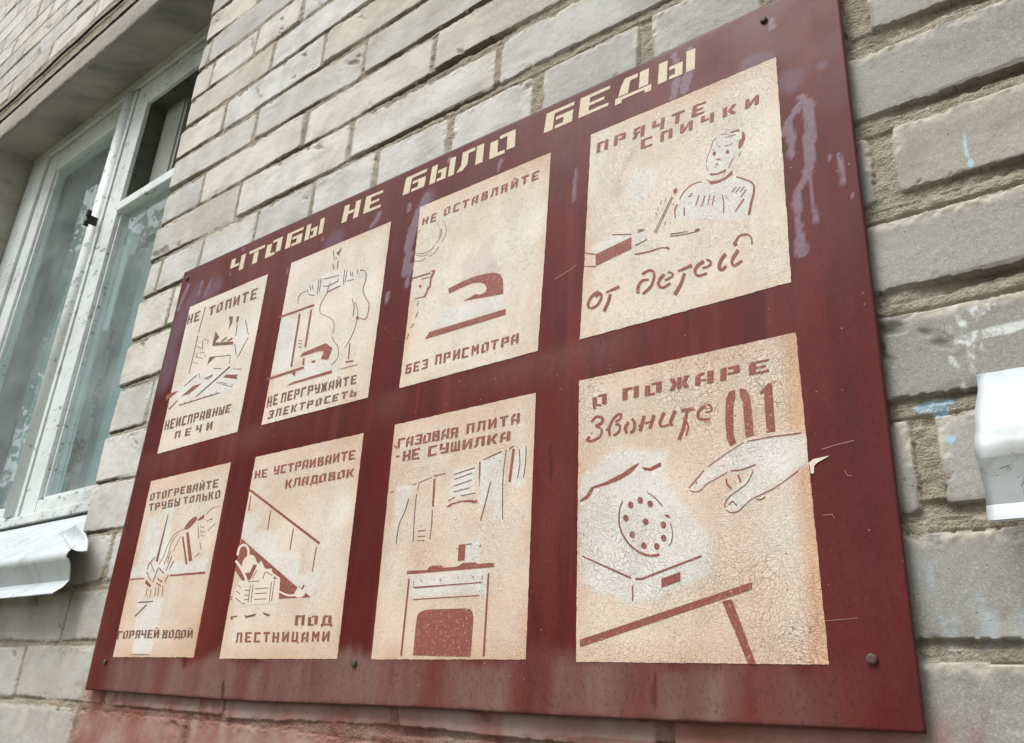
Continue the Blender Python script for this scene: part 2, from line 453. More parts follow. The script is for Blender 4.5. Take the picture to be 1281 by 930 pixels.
# ------------------------------------------------------------ the brick wall
KW = 1.009                       # brick faces lie a little behind the sign's plane
YW = .009*S
LEFT_MID = {-4: -.37, -3: -.24, -2: -.105, -1: .032, 0: .170, 1: .302, 2: .44, 3: .58, 4: .72, 5: .865, 6: 1.005, 7: 1.138, 8: 1.265, 9: 1.395, 10: 1.516, 11: 1.645, 12: 1.765, 13: 1.888, 14: 2.015, 15: 2.14, 16: 2.265, 17: 2.39, 18: 2.515, 19: 2.64}
JOINTS = {15: [-1.98, -1.52, -1.05, -.58], 14: [-1.75, -1.29, -.82, -.35], 13: [-2.169, -1.924, -1.695, -1.23, -.76, -.3], 12: [-1.809, -1.34, -.87, -.4], 11: [-2.012, -1.546, -1.08, -.61, -.14],
          10: [-1.823, -1.361, -.89, -.42, .05], 9: [-2.049, -1.570, -1.102, -.635, -.17], 8: [-1.831, -1.366, -.905, -.44, .03], 7: [-2.192, -1.965, -1.711, -1.483, -1.257, -1.026, -.795, -.557, -.33, -.04, .2],
          6: [-2.071, -1.6, -1.13, -.66, -.204, .26], 5: [-1.85, -1.38, -.91, -.44, .05], 4: [-2.07, -1.6, -1.13, -.66, -.193, .27], 3: [-1.95, -1.48, -1.0, -.53, .04], 2: [-1.84, -1.37, -.9, -.44, .06],
          1: [-2.53, -2.088, -1.62, -1.14, -.66, -.193, .27], 0: [-2.72, -2.237, -1.77, -1.3, -.83, -.36, .11], -1: [-2.42, -1.96, -1.486, -1.02, -.541, -.07], -2: [-2.53, -2.062, -1.6, -1.13, -.66, -.19], -3: [-2.3, -1.83, -1.36, -.9, -.43, .03]}
def joints_for(k):
    j = sorted(JOINTS.get(k, [(-.2 if k % 2 else .03)-.467*i for i in range(5)]))
    while j[-1] < 8: j.append(j[-1]+.467)
    while j[0] > -8: j.insert(0, j[0]-.467)
    return np.array(j)

def course_mid(k, u, upper):
    if upper: return 2.813+.142*(k-20)+0*u
    L = LEFT_MID.get(k)
    if L is None: L = .170+.1325*k if k < 0 else 2.64+.125*(k-19)
    Rr = .152+.1372*k
    return L+(Rr-L)*np.clip((u+2.0)/1.8, -.1, 1.05)

def wall_fields(u, v, upper=False):
    """u,v in sign-plane units (2D arrays) -> height (units, out of the wall +) and paint masks"""
    n1 = fbm(u, v, 9, 3, 3); n2 = fbm(u, v, 40, 3, 5); n3 = fbm(u, v, 110, 2, 9)
    right = sstep(-1.5, -.35, u)
    jh = .0072+.0075*right + (.0 if not upper else -.002)      # half height of bed joint
    jw = .0072+.0068*right
    ks = range(20, 36) if upper else range(-14, 24)
    mids = np.stack([course_mid(k, u, upper) for k in ks])
    ki = np.clip(np.argmin(np.abs(mids-v[None]), axis=0), 1, len(ks)-2)
    ii, jj = np.indices(u.shape)
    mid = mids[ki, ii, jj]
    top = .5*(mid+mids[ki+1, ii, jj]); bot = .5*(mid+mids[ki-1, ii, jj])
    kk = ki+ks[0]
    ul = np.zeros_like(u); ur = np.zeros_like(u); bid = np.zeros(u.shape, np.int64)
    for k in ks:
        m = kk == k
        if not m.any(): continue
        j = joints_for(k)
        idx = np.clip(np.searchsorted(j, u[m]), 1, len(j)-1)
        ul[m] = j[idx-1]; ur[m] = j[idx]; bid[m] = (k+40)*1000+idx
    def rnd(s_):
        x = (bid*7919+s_*104729) & 0xffffffff
        x = ((x ^ (x >> 11))*2654435761) & 0xffffffff
        x = (x ^ (x >> 15)) & 0xffffffff
        return x/4294967295.0
    # each brick sits slightly differently
    jh_t = jh*(.75+.5*rnd(1)); jh_b = jh*(.75+.7*rnd(2)); jl = jw*(.7+.6*rnd(3)); jr = jw*(.7+.6*rnd(4))
    tilt = (rnd(5)-.5)*.012*(u-.5*(ul+ur))/.23
    cx = .5*(ul+jl+ur-jr); cy = .5*(bot+jh_b+top-jh_t)+tilt
    hx = .5*(ur-jr-ul-jl); hy = .5*(top-jh_t-bot-jh_b)
    wob = .0014*n2+.0014*n3+.0022*n1
    rc = .003+.008*rnd(6)
    qx = np.abs(u-cx)-hx+rc+wob; qy = np.abs(v-cy)-hy+rc+wob*1.3
    sd = -(np.hypot(np.maximum(qx, 0), np.maximum(qy, 0))+np.minimum(np.maximum(qx, qy), 0)-rc)   # + inside
    er = .0010+.0016*rnd(7)
    chip = np.maximum(0, fbm(u, v, 26, 4, 21)-.30)*.05       # bruised arrises
    t = np.clip((sd-chip)/er, 0, 1)
    face = -er*.8*(1-np.sqrt(1-(1-t)**2))
    face = face+(rnd(8)-.5)*.004+(rnd(9)-.5)*.006*(u-cx)/.23+(rnd(10)-.5)*.004*(v-cy)/.07
    face = face+.0003*n2+.0004*fbm(u, v, 22, 3, 33)+.0004*n3
    gouge = np.maximum(0, fbm(u+.7*v, v, 13, 4, 44)-.52)
    face = face-gouge*.03
    # mortar: raked deep under the upper brick, a pressed ridge below
    rel = np.clip((v-(top-jh))/(2*jh), 0, 1)*(v > mid)+np.clip((v-bot+jh)/(2*jh), 0, 1)*(v <= mid)   # 0 joint bottom .. 1 joint top
    bed = np.minimum(np.abs(v-top), np.abs(v-bot)) < jh*1.7
    deep = np.clip(.5+1.5*fbm(u, v*.3, 5, 3, 12), .06, 1.5)
    mort = -.0026-.0018*right-.0025*fbm(u, v, 30, 4, 6)-.0022*n3
    rec = sstep(.60, .74, rel+.14*n2)*deep*bed
    mort = mort-rec*(.0065+.004*right)-.002*right*(np.abs(rel-.58) < .05)*bed
    mort = mort-.004*sstep(.16, .04, rel)*bed*right
    inside = sd > 0
    lipn = sstep(-.004-.003*right, 0, sd)
    h = np.where(inside, np.maximum(face, mort-.002), mort)
    A = {}
    A['mortar'] = np.clip(1-sstep(-.0015, .0022, sd+.0022*n3-chip*.5), 0, 1)
    shade_tone = sstep(-2.4, -.3, u-.75*np.clip(v-.3, 0, 2)+.25*fbm(u, v, 2.5, 3, 91))      # light falling off to the lower right, put into the brick tone
    shade_tone = np.maximum(shade_tone, .75*sstep(.55, .25, v+.1*n1)*sstep(-1.9, -2.1, u))  # bricks low on the left, below the sill, greyed too
    lowlight = 1.0-.62*shade_tone
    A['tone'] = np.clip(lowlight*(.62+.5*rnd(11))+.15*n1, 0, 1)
    A['hue'] = np.clip(rnd(12)+.3*n1, 0, 1)
    crumb = sstep(.018, .004, sd+.006*n2)*(v > cy)*sstep(-.15, .25, n2+.3)
    A['lime'] = np.clip(crumb*(.4+.6*right)+.5*sstep(.35, .6, fbm(u, v, 12, 4, 50)), 0, 1)*(1-A['mortar']*.3)
    h = h+crumb*inside*(.0022*n3)
    A['recess_dark'] = np.clip(rec*.75*deep+.5*sstep(.02, .10, gouge)+.5*sstep(.010, 0, sd)*(v < cy)*inside*sstep(-.2, .5, n1), 0, .95)*(.9)  # darkens raked joints, gouges and the lower brick edges
    z = np.zeros_like(u)
    for a in ('red_paint', 'white_paint', 'blue_paint'): A[a] = z.copy()
    if not upper:
        # maroon paint brushed over the bricks beneath the sign
        edge = sstep(.03, -.005, v+.01*n2)*sstep(-2.10, -2.03, u+.05*n1+.02*n3)*sstep(-.17, -.24, u+.05*n1+.03*n2-.1*v)
        A['red_paint'] = np.clip(edge*(.72+.22*rnd(13)+.28*fbm(u, v*.6, 9, 5, 61)+.2*n2), 0, .95)
        runs = sstep(.1, .55, fbm(u, v*.06, 20, 3, 63))*sstep(-.13, -.02, v)*edge
        A['red_paint'] = np.clip(A['red_paint']+.5*runs, 0, .95)
        # dabs of white and pale blue house paint right of the sign
        def blob(cu, cv, ru, rv, rot, rough=.55, sc=45):
            c, s_ = math.cos(rot), math.sin(rot)
            a = (u-cu)*c+(v-cv)*s_; b = -(u-cu)*s_+(v-cv)*c
            r = np.hypot(a/ru, b/rv)+rough*fbm(u, v, sc, 4, 71)
            return sstep(1.0, .86, r)
        scr = sstep(.05, .35, fbm(u*1.6+v*.7, v*.5-u, 70, 4, 80))
        A['white_paint'] = np.maximum.reduce([blob(-.137, .43, .016, .040, .25, .7)*scr, blob(-.148, .385, .006, .03, .3, .6)*scr, blob(-.145, .468, .03, .010, -.5, .7)*scr*.9, blob(-.105, .432, .05, .006, .05, .5)*.9, blob(-.11, .462, .03, .006, .1, .6)*scr])*inside
        A['blue_paint'] = np.maximum.reduce([blob(-.1785, .358, .024, .007, .08, .5), blob(-.174, .349, .010, .008, 0, .4), blob(-.169, .312, .007, .006, 0, .4), blob(-.098, .69, .0022, .022, -.02, .25), blob(-.0965, .665, .004, .008, 0, .3),
            .34*sstep(-.1, .6, fbm(u, v*.35, 55, 5, 90))*sstep(.07, .10, v)*sstep(.215, .18, v)*sstep(-.26, -.21, u)])
    return h, A

def edge_du(v):
    """silhouette of the jamb: each course stops at its own place, joints are raked back"""
    vv = np.asarray(v, float)
    uu = np.full_like(vv, -2.262)
    ks = list(range(-4, 22)); mids = np.stack([course_mid(k, uu, False) for k in ks])
    ki = np.clip(np.argmin(np.abs(mids-vv[None]), axis=0), 1, len(ks)-2)
    ar = np.arange(len(vv))
    mid = mids[ki, ar]; hh = .5*(mids[ki+1, ar]-mids[ki-1, ar])/2
    r = np.abs(vv-mid)/hh
    x = ((ki+3)*7919*2654435761) & 0xffff
    off = (x/65535.-.5)*.022
    return off-np.sqrt(np.clip(1-np.clip((r-.55)/.38, 0, 1)**2, 0, 1))*.016+.016*(r > .93)*1.0-.0

WV, WF, WA = [], [], {}
def add_patch(u1, v1, upper=False, jamb=False, jdepth=.40):
    U, V_ = np.meshgrid(u1, v1)
    h, A = wall_fields(U, V_, upper)
    Y = -h
    U2 = U.copy()
    if jamb:
        du = edge_du(v1)
        wgt = np.clip(1-(U-U[0, 0])/.03, 0, 1)
        U2 = U+du[:, None]*wgt
        rr = np.clip(1-(U-U[0, 0])/.014, 0, 1)
        Y = Y+.010*rr**2.2
        ext = []
        for d in (.012, .03, .07, .12, .2, .3, jdepth):
            ext.append((U2[:, :1]-0*d, Y[:, :1]*0+d+.006))
        U2 = np.hstack([e[0] for e in ext[::-1]]+[U2]); Y = np.hstack([e[1] for e in ext[::-1]]+[Y])
        Vx = np.hstack([V_[:, :1]]*len(ext)+[V_])
        A = {k: np.hstack([a[:, :1]]*len(ext)+[a]) for k, a in A.items()}
    else: Vx = V_
    off = sum(len(x) for x in WV)
    WV.append(np.stack([U2*KW*S, YW+Y*S, Z0+Vx*KW*S], -1).reshape(-1, 3))
    f_ = grid_faces(U2.shape[0], U2.shape[1], off)
    uc = U2.ravel()[f_[:, 0]-off]; vc = Vx.ravel()[f_[:, 0]-off]
    WF.append(f_[~((uc > -1.97) & (uc < -.29) & (vc > .06) & (vc < 1.02))])      # nothing is laid behind the sheet's middle
    for k, a in A.items(): WA.setdefault(k, []).append(a.ravel())

def steps(a, b, s0, s1):
    out = [a]
    while out[-1] < b:
        f = (out[-1]-a)/(b-a); out.append(out[-1]+s0+(s1-s0)*f)
    out[-1] = b
    return np.array(out)
UE = -2.262
fine_u = steps(UE, .022, .0044, .0019)
add_patch(fine_u, np.concatenate([steps(.46, 1.2, .0020, .0021), steps(1.2, 2.6, .0024, .0045)[1:]]), jamb=True)
add_patch(fine_u, steps(-.22, .46, .0019, .0020))
add_patch(steps(-3.4, UE, .009, .0055), steps(-.22, .345, .004, .004))
add_patch(steps(-4.40, -3.4, .03, .02), steps(-.22, .345, .02, .02)); add_patch(steps(-8, -4.40, .05, .03), steps(-.22, .46, .02, .02))
add_patch(steps(.022, 2.16, .03, .06), steps(-.22, .345, .02, .02)); add_patch(steps(2.16, 4.5, .03, .06), steps(-.22, .46, .02, .02))
add_patch(steps(-8, 4.5, .05, .05), steps(-2.65, -.22, .05, .03))
add_patch(steps(-5.2, UE-.02, .008, .008), steps(2.742, 4.4, .006, .007), upper=True)
add_patch(steps(-8, -5.2, .05, .03), steps(2.742, 6.5, .03, .05), upper=True)
add_patch(steps(-5.2, 4.5, .05, .05), steps(4.4, 6.5, .04, .06), upper=True)
add_patch(steps(UE-.02, 4.5, .03, .06), steps(2.6, 4.4, .02, .03), upper=True)
add_patch(steps(-8, -4.40, .05, .05), steps(.46, 2.742, .03, .03))
add_patch(steps(2.16, 4.5, .05, .05), steps(.46, 2.6, .03, .03))
# brick faces of the far jambs and of the window recess
def quad_patch(P, tone=.6):
    off = sum(len(x) for x in WV)
    WV.append(np.array(P, float)); WF.append(np.array([[off, off+1, off+2, off+3]]))
    for k in WA: WA[k].append(np.full(4, {'tone': tone, 'hue': .3}.get(k, 0.)))
def uvw(u, d, v): return (u*S, d*S, Z0+v*S)
for uj in (-4.455, .03, 2.185):
    quad_patch([uvw(uj, .016, .45), uvw(uj, .5, .45), uvw(uj, .5, 2.66), uvw(uj, .016, 2.66)])
for ua, ub in ((-4.47, -2.28), (.02, 2.2)):
    quad_patch([uvw(ua, .022, .335), uvw(ub, .022, .335), uvw(ub, .5, .50), uvw(ua, .5, .50)])
wall_root = empty('brick_wall', 'weathered pale grey silicate brick wall with raked sandy mortar joints', 'wall', (-1.2*S, YW, 0))
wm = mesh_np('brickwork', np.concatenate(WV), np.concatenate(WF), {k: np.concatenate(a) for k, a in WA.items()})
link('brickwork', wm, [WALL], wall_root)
# lintel over the left window: rough front band and underside
def lintel(ua, ub, name='lintel'):
    nu, = (int((ub-ua)/.006),)
    us = np.linspace(ua, ub, nu)
    prof = [(.5, 2.66, 0), (.24, 2.648, .4), (.16, 2.64, .6), (.09, 2.628, .8), (.045, 2.617, 1), (.018, 2.608, 1), (.006, 2.602, 1.2), (.001, 2.606, 1.2), (.0, 2.62, 1), (.002, 2.66, 1), (.001, 2.70, 1), (.003, 2.735, 1), (.008, 2.748, .6), (.011, 2.775, .2), (.03, 3.0, 0)]
    V_ = []
    for i, (d, v, a) in enumerate(prof):
        nz = fbm(us, us*0+i*.35, 18, 4, 5+i % 3)
        n2 = fbm(us, us*0+i*.5, 70, 3, 9)*(1.0 if 6 <= i <= 9 else .3)
        V_.append(np.stack([us*S, (d+.010+nz*.003*a+.002*n2)*S, Z0+(v+nz*.004*a+.0045*n2)*S], -1))
    V_ = np.array(V_)
    me = mesh_np(name, V_.reshape(-1, 3), grid_faces(len(prof), nu), smooth=True)
    o = link(name, me, [CONC, SOFF], wall_root)
    mi = np.zeros(len(me.polygons), np.int32); mi[:(nu-1)*5] = 1
    me.polygons.foreach_set('material_index', mi)
lintel(-5.3, UE*KW+.0)
lintel(.03, 2.3)

# ------------------------------------------------------------ ground and room
def plane(name, x0, x1, y0, y1, z, mat):
    b = MB(); vs_ = [b.bm.verts.new(p) for p in ((x0, y0, z), (x1, y0, z), (x1, y1, z), (x0, y1, z))]
    b.bm.faces.new(vs_)
    return b.build(name, mat)
gt = NT('yard_ground', .95, .1)
gc = gt.mix(gt.ramp(gt.noise(.5, 6), .4, .6), srgb(92, 96, 62), srgb(112, 104, 88))
GROUND = gt.done(gc, .95, gt.bump(gt.noise(8, 6), .6, .05))
tag(plane('ground', -300, 300, -400, .2, 0, GROUND), kind='structure')
pt = NT('blind_area_concrete', .9, .15)
PAVE = pt.done(pt.mix(pt.noise(6, 6), srgb(118, 114, 108), srgb(150, 146, 138)), .9, pt.bump(pt.noise(60, 5), .5, .004))
pv = MB(); pv.box(-6, 4, -.85, -.02, .004, .10, .008)
tag(pv.build('pavement', PAVE), kind='structure')
rb = MB(); bmr = rb.bm
def room_box(x0, x1):
    y0, y1, z0, z1 = .5*S, 2.6, Z0-.6, Z0+3.0*S
    v_ = [bmr.verts.new(p) for p in ((x0, y0, z0), (x1, y0, z0), (x1, y1, z0), (x0, y1, z0), (x0, y0, z1), (x1, y0, z1), (x1, y1, z1), (x0, y1, z1))]
    for f_ in ((0, 1, 2, 3), (7, 6, 5, 4), (1, 5, 6, 2), (0, 3, 7, 4), (2, 6, 7, 3)): bmr.faces.new([v_[i] for i in f_])
room_box(-4.6*S, -2.1*S); room_box(-.05*S, 2.3*S)
tag(rb.build('interior_wall', ROOM), kind='structure')

# ------------------------------------------------------------ windows
def B(mb, u0, u1, d0, d1, v0, v1, bev=.004):
    mb.box(u0*S, u1*S, d0*S, d1*S, Z0+v0*S, Z0+v1*S, bev*S if bev else 0)
def make_window(du, label):
    """du shifts the window along the wall (wall units)"""
    rt = empty('window', label, 'window', ((-3.36+du)*S, .25*S, Z0+.53*S), 'windows of the brick house')
    f = MB()
    B(f, -4.44+du, -4.245+du, .222, .30, .53, 2.66); B(f, -2.425+du, -2.28+du, .222, .30, .53, 2.66)
    B(f, -4.245+du, -2.425+du, .222, .30, 2.588, 2.652); B(f, -4.245+du, -2.425+du, .214, .30, .538, .572)
    f.build('frame', [WOOD], rt)
    # left sash
    s = MB()
    B(s, -4.238+du, -4.125+du, .236, .30, .574, 2.58); B(s, -3.44+du, -3.335+du, .236, .30, .574, 2.58)
    B(s, -4.125+du, -3.44+du, .238, .298, 2.455, 2.58); B(s, -4.125+du, -3.44+du, .238, .298, .574, .63)
    for a in ((-4.125, -4.108, .63, 2.455), (-3.457, -3.44, .63, 2.455)): B(s, a[0]+du, a[1]+du, .25, .29, a[2], a[3], .002)
    so = s.build('sash', [WOOD], rt)
    g = MB(); B(g, -4.118+du, -3.447+du, .262, .268, .60, 2.48, 0); g.build('glass_pane', [GLASS], so)
    # rounded cover bead at the meeting stile
    cb = MB()
    cb.tube([((-3.392+du)*S, .236*S, Z0+.576*S), ((-3.392+du)*S, .236*S, Z0+2.578*S)], .034*S, 20); B(cb, -3.37+du, -3.335+du, .226, .25, .576, 2.578, .003)
    so2 = cb.build('cover_bead', [WOOD], rt)
    # right sash with its transom; the small pane above is open
    s = MB()
    B(s, -3.33+du, -3.212+du, .232, .252, .574, 2.58); B(s, -3.33+du, -3.213+du, .2525, .30, .574, 1.86); B(s, -2.55+du, -2.43+du, .232, .30, .574, 2.58)
    B(s, -3.212+du, -2.55+du, .234, .252, 2.452, 2.58); B(s, -3.212+du, -2.55+du, .234, .298, .574, .627)
    B(s, -3.212+du, -2.55+du, .226, .31, 1.868, 1.912)
    B(s, -3.212+du, -3.198+du, .248, .29, .627, 1.868, .002); B(s, -3.212+du, -2.55+du, .248, .29, .627, .642, .002)
    so = s.build('sash', [WOOD], rt)
    g = MB(); B(g, -3.204+du, -2.56+du, .262, .268, .632, 1.872, 0); g.build('glass_pane', [GLASS], so)
    # deep grimy casing between outer and inner sashes
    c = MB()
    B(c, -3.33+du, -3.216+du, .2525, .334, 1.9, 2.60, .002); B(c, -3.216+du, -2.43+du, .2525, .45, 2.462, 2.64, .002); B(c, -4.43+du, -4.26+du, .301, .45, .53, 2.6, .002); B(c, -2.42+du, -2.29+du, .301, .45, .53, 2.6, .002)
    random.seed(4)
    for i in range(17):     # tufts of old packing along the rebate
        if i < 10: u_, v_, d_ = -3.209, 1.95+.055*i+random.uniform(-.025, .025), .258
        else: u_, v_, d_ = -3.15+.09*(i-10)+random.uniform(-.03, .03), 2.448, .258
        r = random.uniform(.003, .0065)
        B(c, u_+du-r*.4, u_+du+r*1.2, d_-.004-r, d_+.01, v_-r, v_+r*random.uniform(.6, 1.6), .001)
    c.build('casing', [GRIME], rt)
    # inner fortochka leaf seen through the opening
    s = MB()
    B(s, -3.198+du, -3.05+du, .320, .36, 1.80, 2.60); B(s, -3.05+du, -3.03+du, .328, .355, 1.85, 2.60, .002); B(s, -2.56+du, -2.46+du, .32, .36, 1.80, 2.60)
    B(s, -3.05+du, -2.56+du, .321, .358, 1.76, 1.82)
    s.build('inner_sash', [GREYWOOD], rt)
    l = MB()
    B(l, -3.352+du, -3.338+du, .172, .215, 1.835, 1.872, .002); B(l, -3.350+du, -3.332+du, .165, .182, 1.862, 1.89, .002); B(l, -3.356+du, -3.344+du, .168, .186, 1.82, 1.84, .002)
    l.build('latch', [LATCH], rt)
    return rt
w1 = make_window(0, 'old white painted wooden window left of the red sign, small upper pane open')
w2 = make_window(4.47, 'white painted wooden window on the right beyond the sign')

def sheet_curtain(name, u0, u1, v0, v1, d, folds, amp, mat, label, group=None):
    nu, nv = 220, 24
    us = np.linspace(u0, u1, nu); vs_ = np.linspace(v0, v1, nv)
    U, V_ = np.meshgrid(us, vs_)
    Y = d+amp*np.sin((U-u0)/(u1-u0)*folds*6.28+.5*np.sin(V_*3))+amp*.5*fbm(U*1.2, V_*.15, 9, 2, 3)
    me = mesh_np(name, np.stack([U*S, Y*S, Z0+V_*S], -1).reshape(-1, 3), grid_faces(nv, nu))
    o = link(name, me, [mat], None, (.5*(u0+u1)*S, d*S, Z0+v0*S))
    return tag(o, label, 'curtain', group)
sheet_curtain('curtain', -4.46, -3.40, .55, 2.6, .45, 11, .016, TULLE, 'grey green tulle curtain behind the left pane of the window')
sheet_curtain('curtain', -3.385, -2.5, .55, 1.80, .40, 9, .012, TULLE, 'grey green tulle curtain behind the lower right pane of the window')
sheet_curtain('curtain', .1, 2.0, .55, 2.6, .50, 14, .016, TULLE, 'grey green tulle curtain in the window beyond the right edge')
sheet_curtain('curtain', -3.36, -3.235, .55, 1.40, .362, 1, .008, FLORAL, 'narrow floral curtain with red flowers behind the lower right pane')

# ------------------------------------------------------------ sill sheets
def sill(u0, u1, seed, label, flap):
    rt = empty('window_sill', label, 'window sill', (.5*(u0+u1)*S, 0, Z0+.2*S), 'painted tin sills under the windows')
    # cross-section, split at the creases: sloping top, peeling front edge, drip groove, lip
    strips_ = [[(.218, .526), (.17, .4905), (.12, .4535), (.07, .417), (.02, .380), (-.02, .3502), (-.046, .331), (-.052, .325)],
               [(-.052, .325), (-.0575, .319), (-.060, .312), (-.060, .304), (-.057, .298)],
               [(-.057, .298), (-.050, .286), (-.041, .270), (-.033, .2555), (-.0315, .252)],
               [(-.0315, .252), (-.036, .246), (-.048, .232), (-.062, .218), (-.064, .215)]]
    if not flap:      # this one is bent more steeply and hangs flat against the wall
        strips_ = [[(.218, .545), (.12, .475), (.05, .423), (.012, .393), (-.01, .362), (-.03, .329), (-.046, .301)], [(-.046, .301), (-.054, .292), (-.058, .281), (-.056, .270)],
                   [(-.056, .270), (-.051, .254), (-.047, .236), (-.044, .222)], [(-.044, .222), (-.047, .214), (-.050, .205)]]
    nu = int((u1-u0)/.008)
    VV, FF_, off = [], [], 0
    for prof in strips_:
        P = []
        for (d, v) in prof:
            ua, ub = u0, u1
            if flap: ub = u1-.10*float(np.clip((d+.05)/.07, 0, 1))-(.028*float(np.clip((.252-v)/.037, 0, 1)) if v < .252 else 0)+(.012 if v < .30 else 0)
            else: ua = u0-.005*float(np.clip((.36-v)/.06, 0, 1))+.0011*math.sin(v*110)
            us = np.linspace(ua, ub, nu)
            nz = fbm(us, us*0+d*2.0+v, 5, 3, seed); n2 = fbm(us, us*0+d*5+v*3, 24, 4, seed+3)
            if not flap: n2 = n2*3.2*np.exp(-((v-.285)/.045)**2)+n2*.6
            a = .35 if d > .1 else 1.0
            P.append(np.stack([us*S, (d+a*.0010*nz+a*.0006*n2)*S, Z0+(v+a*.0012*nz+a*.0007*n2)*S], -1))
        P = np.array(P); n0 = P.shape[0]*nu
        bk = P.copy(); bk[..., 1] += .0009; bk[..., 2] -= .0009
        VV += [P.reshape(-1, 3), bk.reshape(-1, 3)]
        i2 = np.arange(n0).reshape(P.shape[0], nu)+off
        FF_ += [grid_faces(P.shape[0], nu, off)[:, ::-1], grid_faces(P.shape[0], nu, off+n0)]
        for c_ in (0, nu-1): FF_.append(np.stack([i2[:-1, c_], i2[1:, c_], i2[1:, c_]+n0, i2[:-1, c_]+n0], -1))
        if prof is strips_[-1]: FF_.append(np.stack([i2[-1, :-1], i2[-1, 1:], i2[-1, 1:]+n0, i2[-1, :-1]+n0], -1))
        off += 2*n0
    link('tin_sheet', mesh_np('tin_sheet', np.concatenate(VV), np.concatenate(FF_)), [TIN if flap else TIN_OLD], rt)
    if flap:
        # the end of the sheet folded up against the brick jamb
        fold = np.array([(-2.590, .078, .428), (-2.47, .040, .3985), (-2.33, -.008, .364), (-2.186, -.056, .327)])
        tip = np.array([(-2.295, -.006, .410), (-2.236, -.016, .386), (-2.163, -.028, .352), (-2.108, -.048, .315)])
        def rs(a, n):
            x = np.linspace(0, len(a)-1, n); i = np.clip(x.astype(int), 0, len(a)-2); t = (x-i)[:, None]
            g = lambda k: a[np.clip(k, 0, len(a)-1)]
            p0, p1, p2, p3 = g(i-1), g(i), g(i+1), g(i+2)
            return .5*((2*p1)+(-p0+p2)*t+(2*p0-5*p1+4*p2-p3)*t*t+(-p0+3*p1-3*p2+p3)*t**3)
        fold = rs(fold, 16); tip = rs(tip, 16)
        rows = []
        for q in np.linspace(0, 1, 9):
            r_ = fold*(1-q)+tip*q
            r_[:, 2] += -.005*math.sin(q*math.pi)            # dished between fold and tip
            rows.append(r_)
        G_ = np.array(rows)
        Pw = np.stack([G_[..., 0]*S, G_[..., 1]*S, Z0+G_[..., 2]*S+.001], -1)
        n1 = Pw.shape[0]*Pw.shape[1]
        bk = Pw+np.array([.0008, .0010, -.0010])
        V_ = np.concatenate([Pw.reshape(-1, 3), bk.reshape(-1, 3)])
        i2 = np.arange(n1).reshape(Pw.shape[:2])
        F = [grid_faces(9, 16), grid_faces(9, 16, n1)[:, ::-1]]
        for e in (i2[0], i2[-1], i2[:, 0], i2[:, -1]): F.append(np.stack([e[:-1], e[1:], e[1:]+n1, e[:-1]+n1], -1))
        FF_ = np.concatenate(F)
        link('folded_end', mesh_np('folded_end', V_, FF_, smooth=np.arange(len(FF_)) < 2*8*15), [TIN], rt)
    return rt
sill(-4.47, -2.185, 3, 'white painted tin sill under the left window with a folded up end', True)
sill(-.1315, 2.2, 11, 'cracked white painted tin sill end at the right edge of the wall', False)

# ------------------------------------------------------------ cable over the lintel
cp = []
for i in range(60):
    u = -5.4+i*.055
    cp.append((u*S, (.014-.012-.001*math.sin(i*.9))*S, Z0+(2.838+.006*math.sin(i*.23)+.002*math.sin(i*1.1))*S))
tag(MB().tube(cp, .0034, 8).build('cable', BLACK), 'thin black cable running along a mortar joint above the lintel', 'cable')

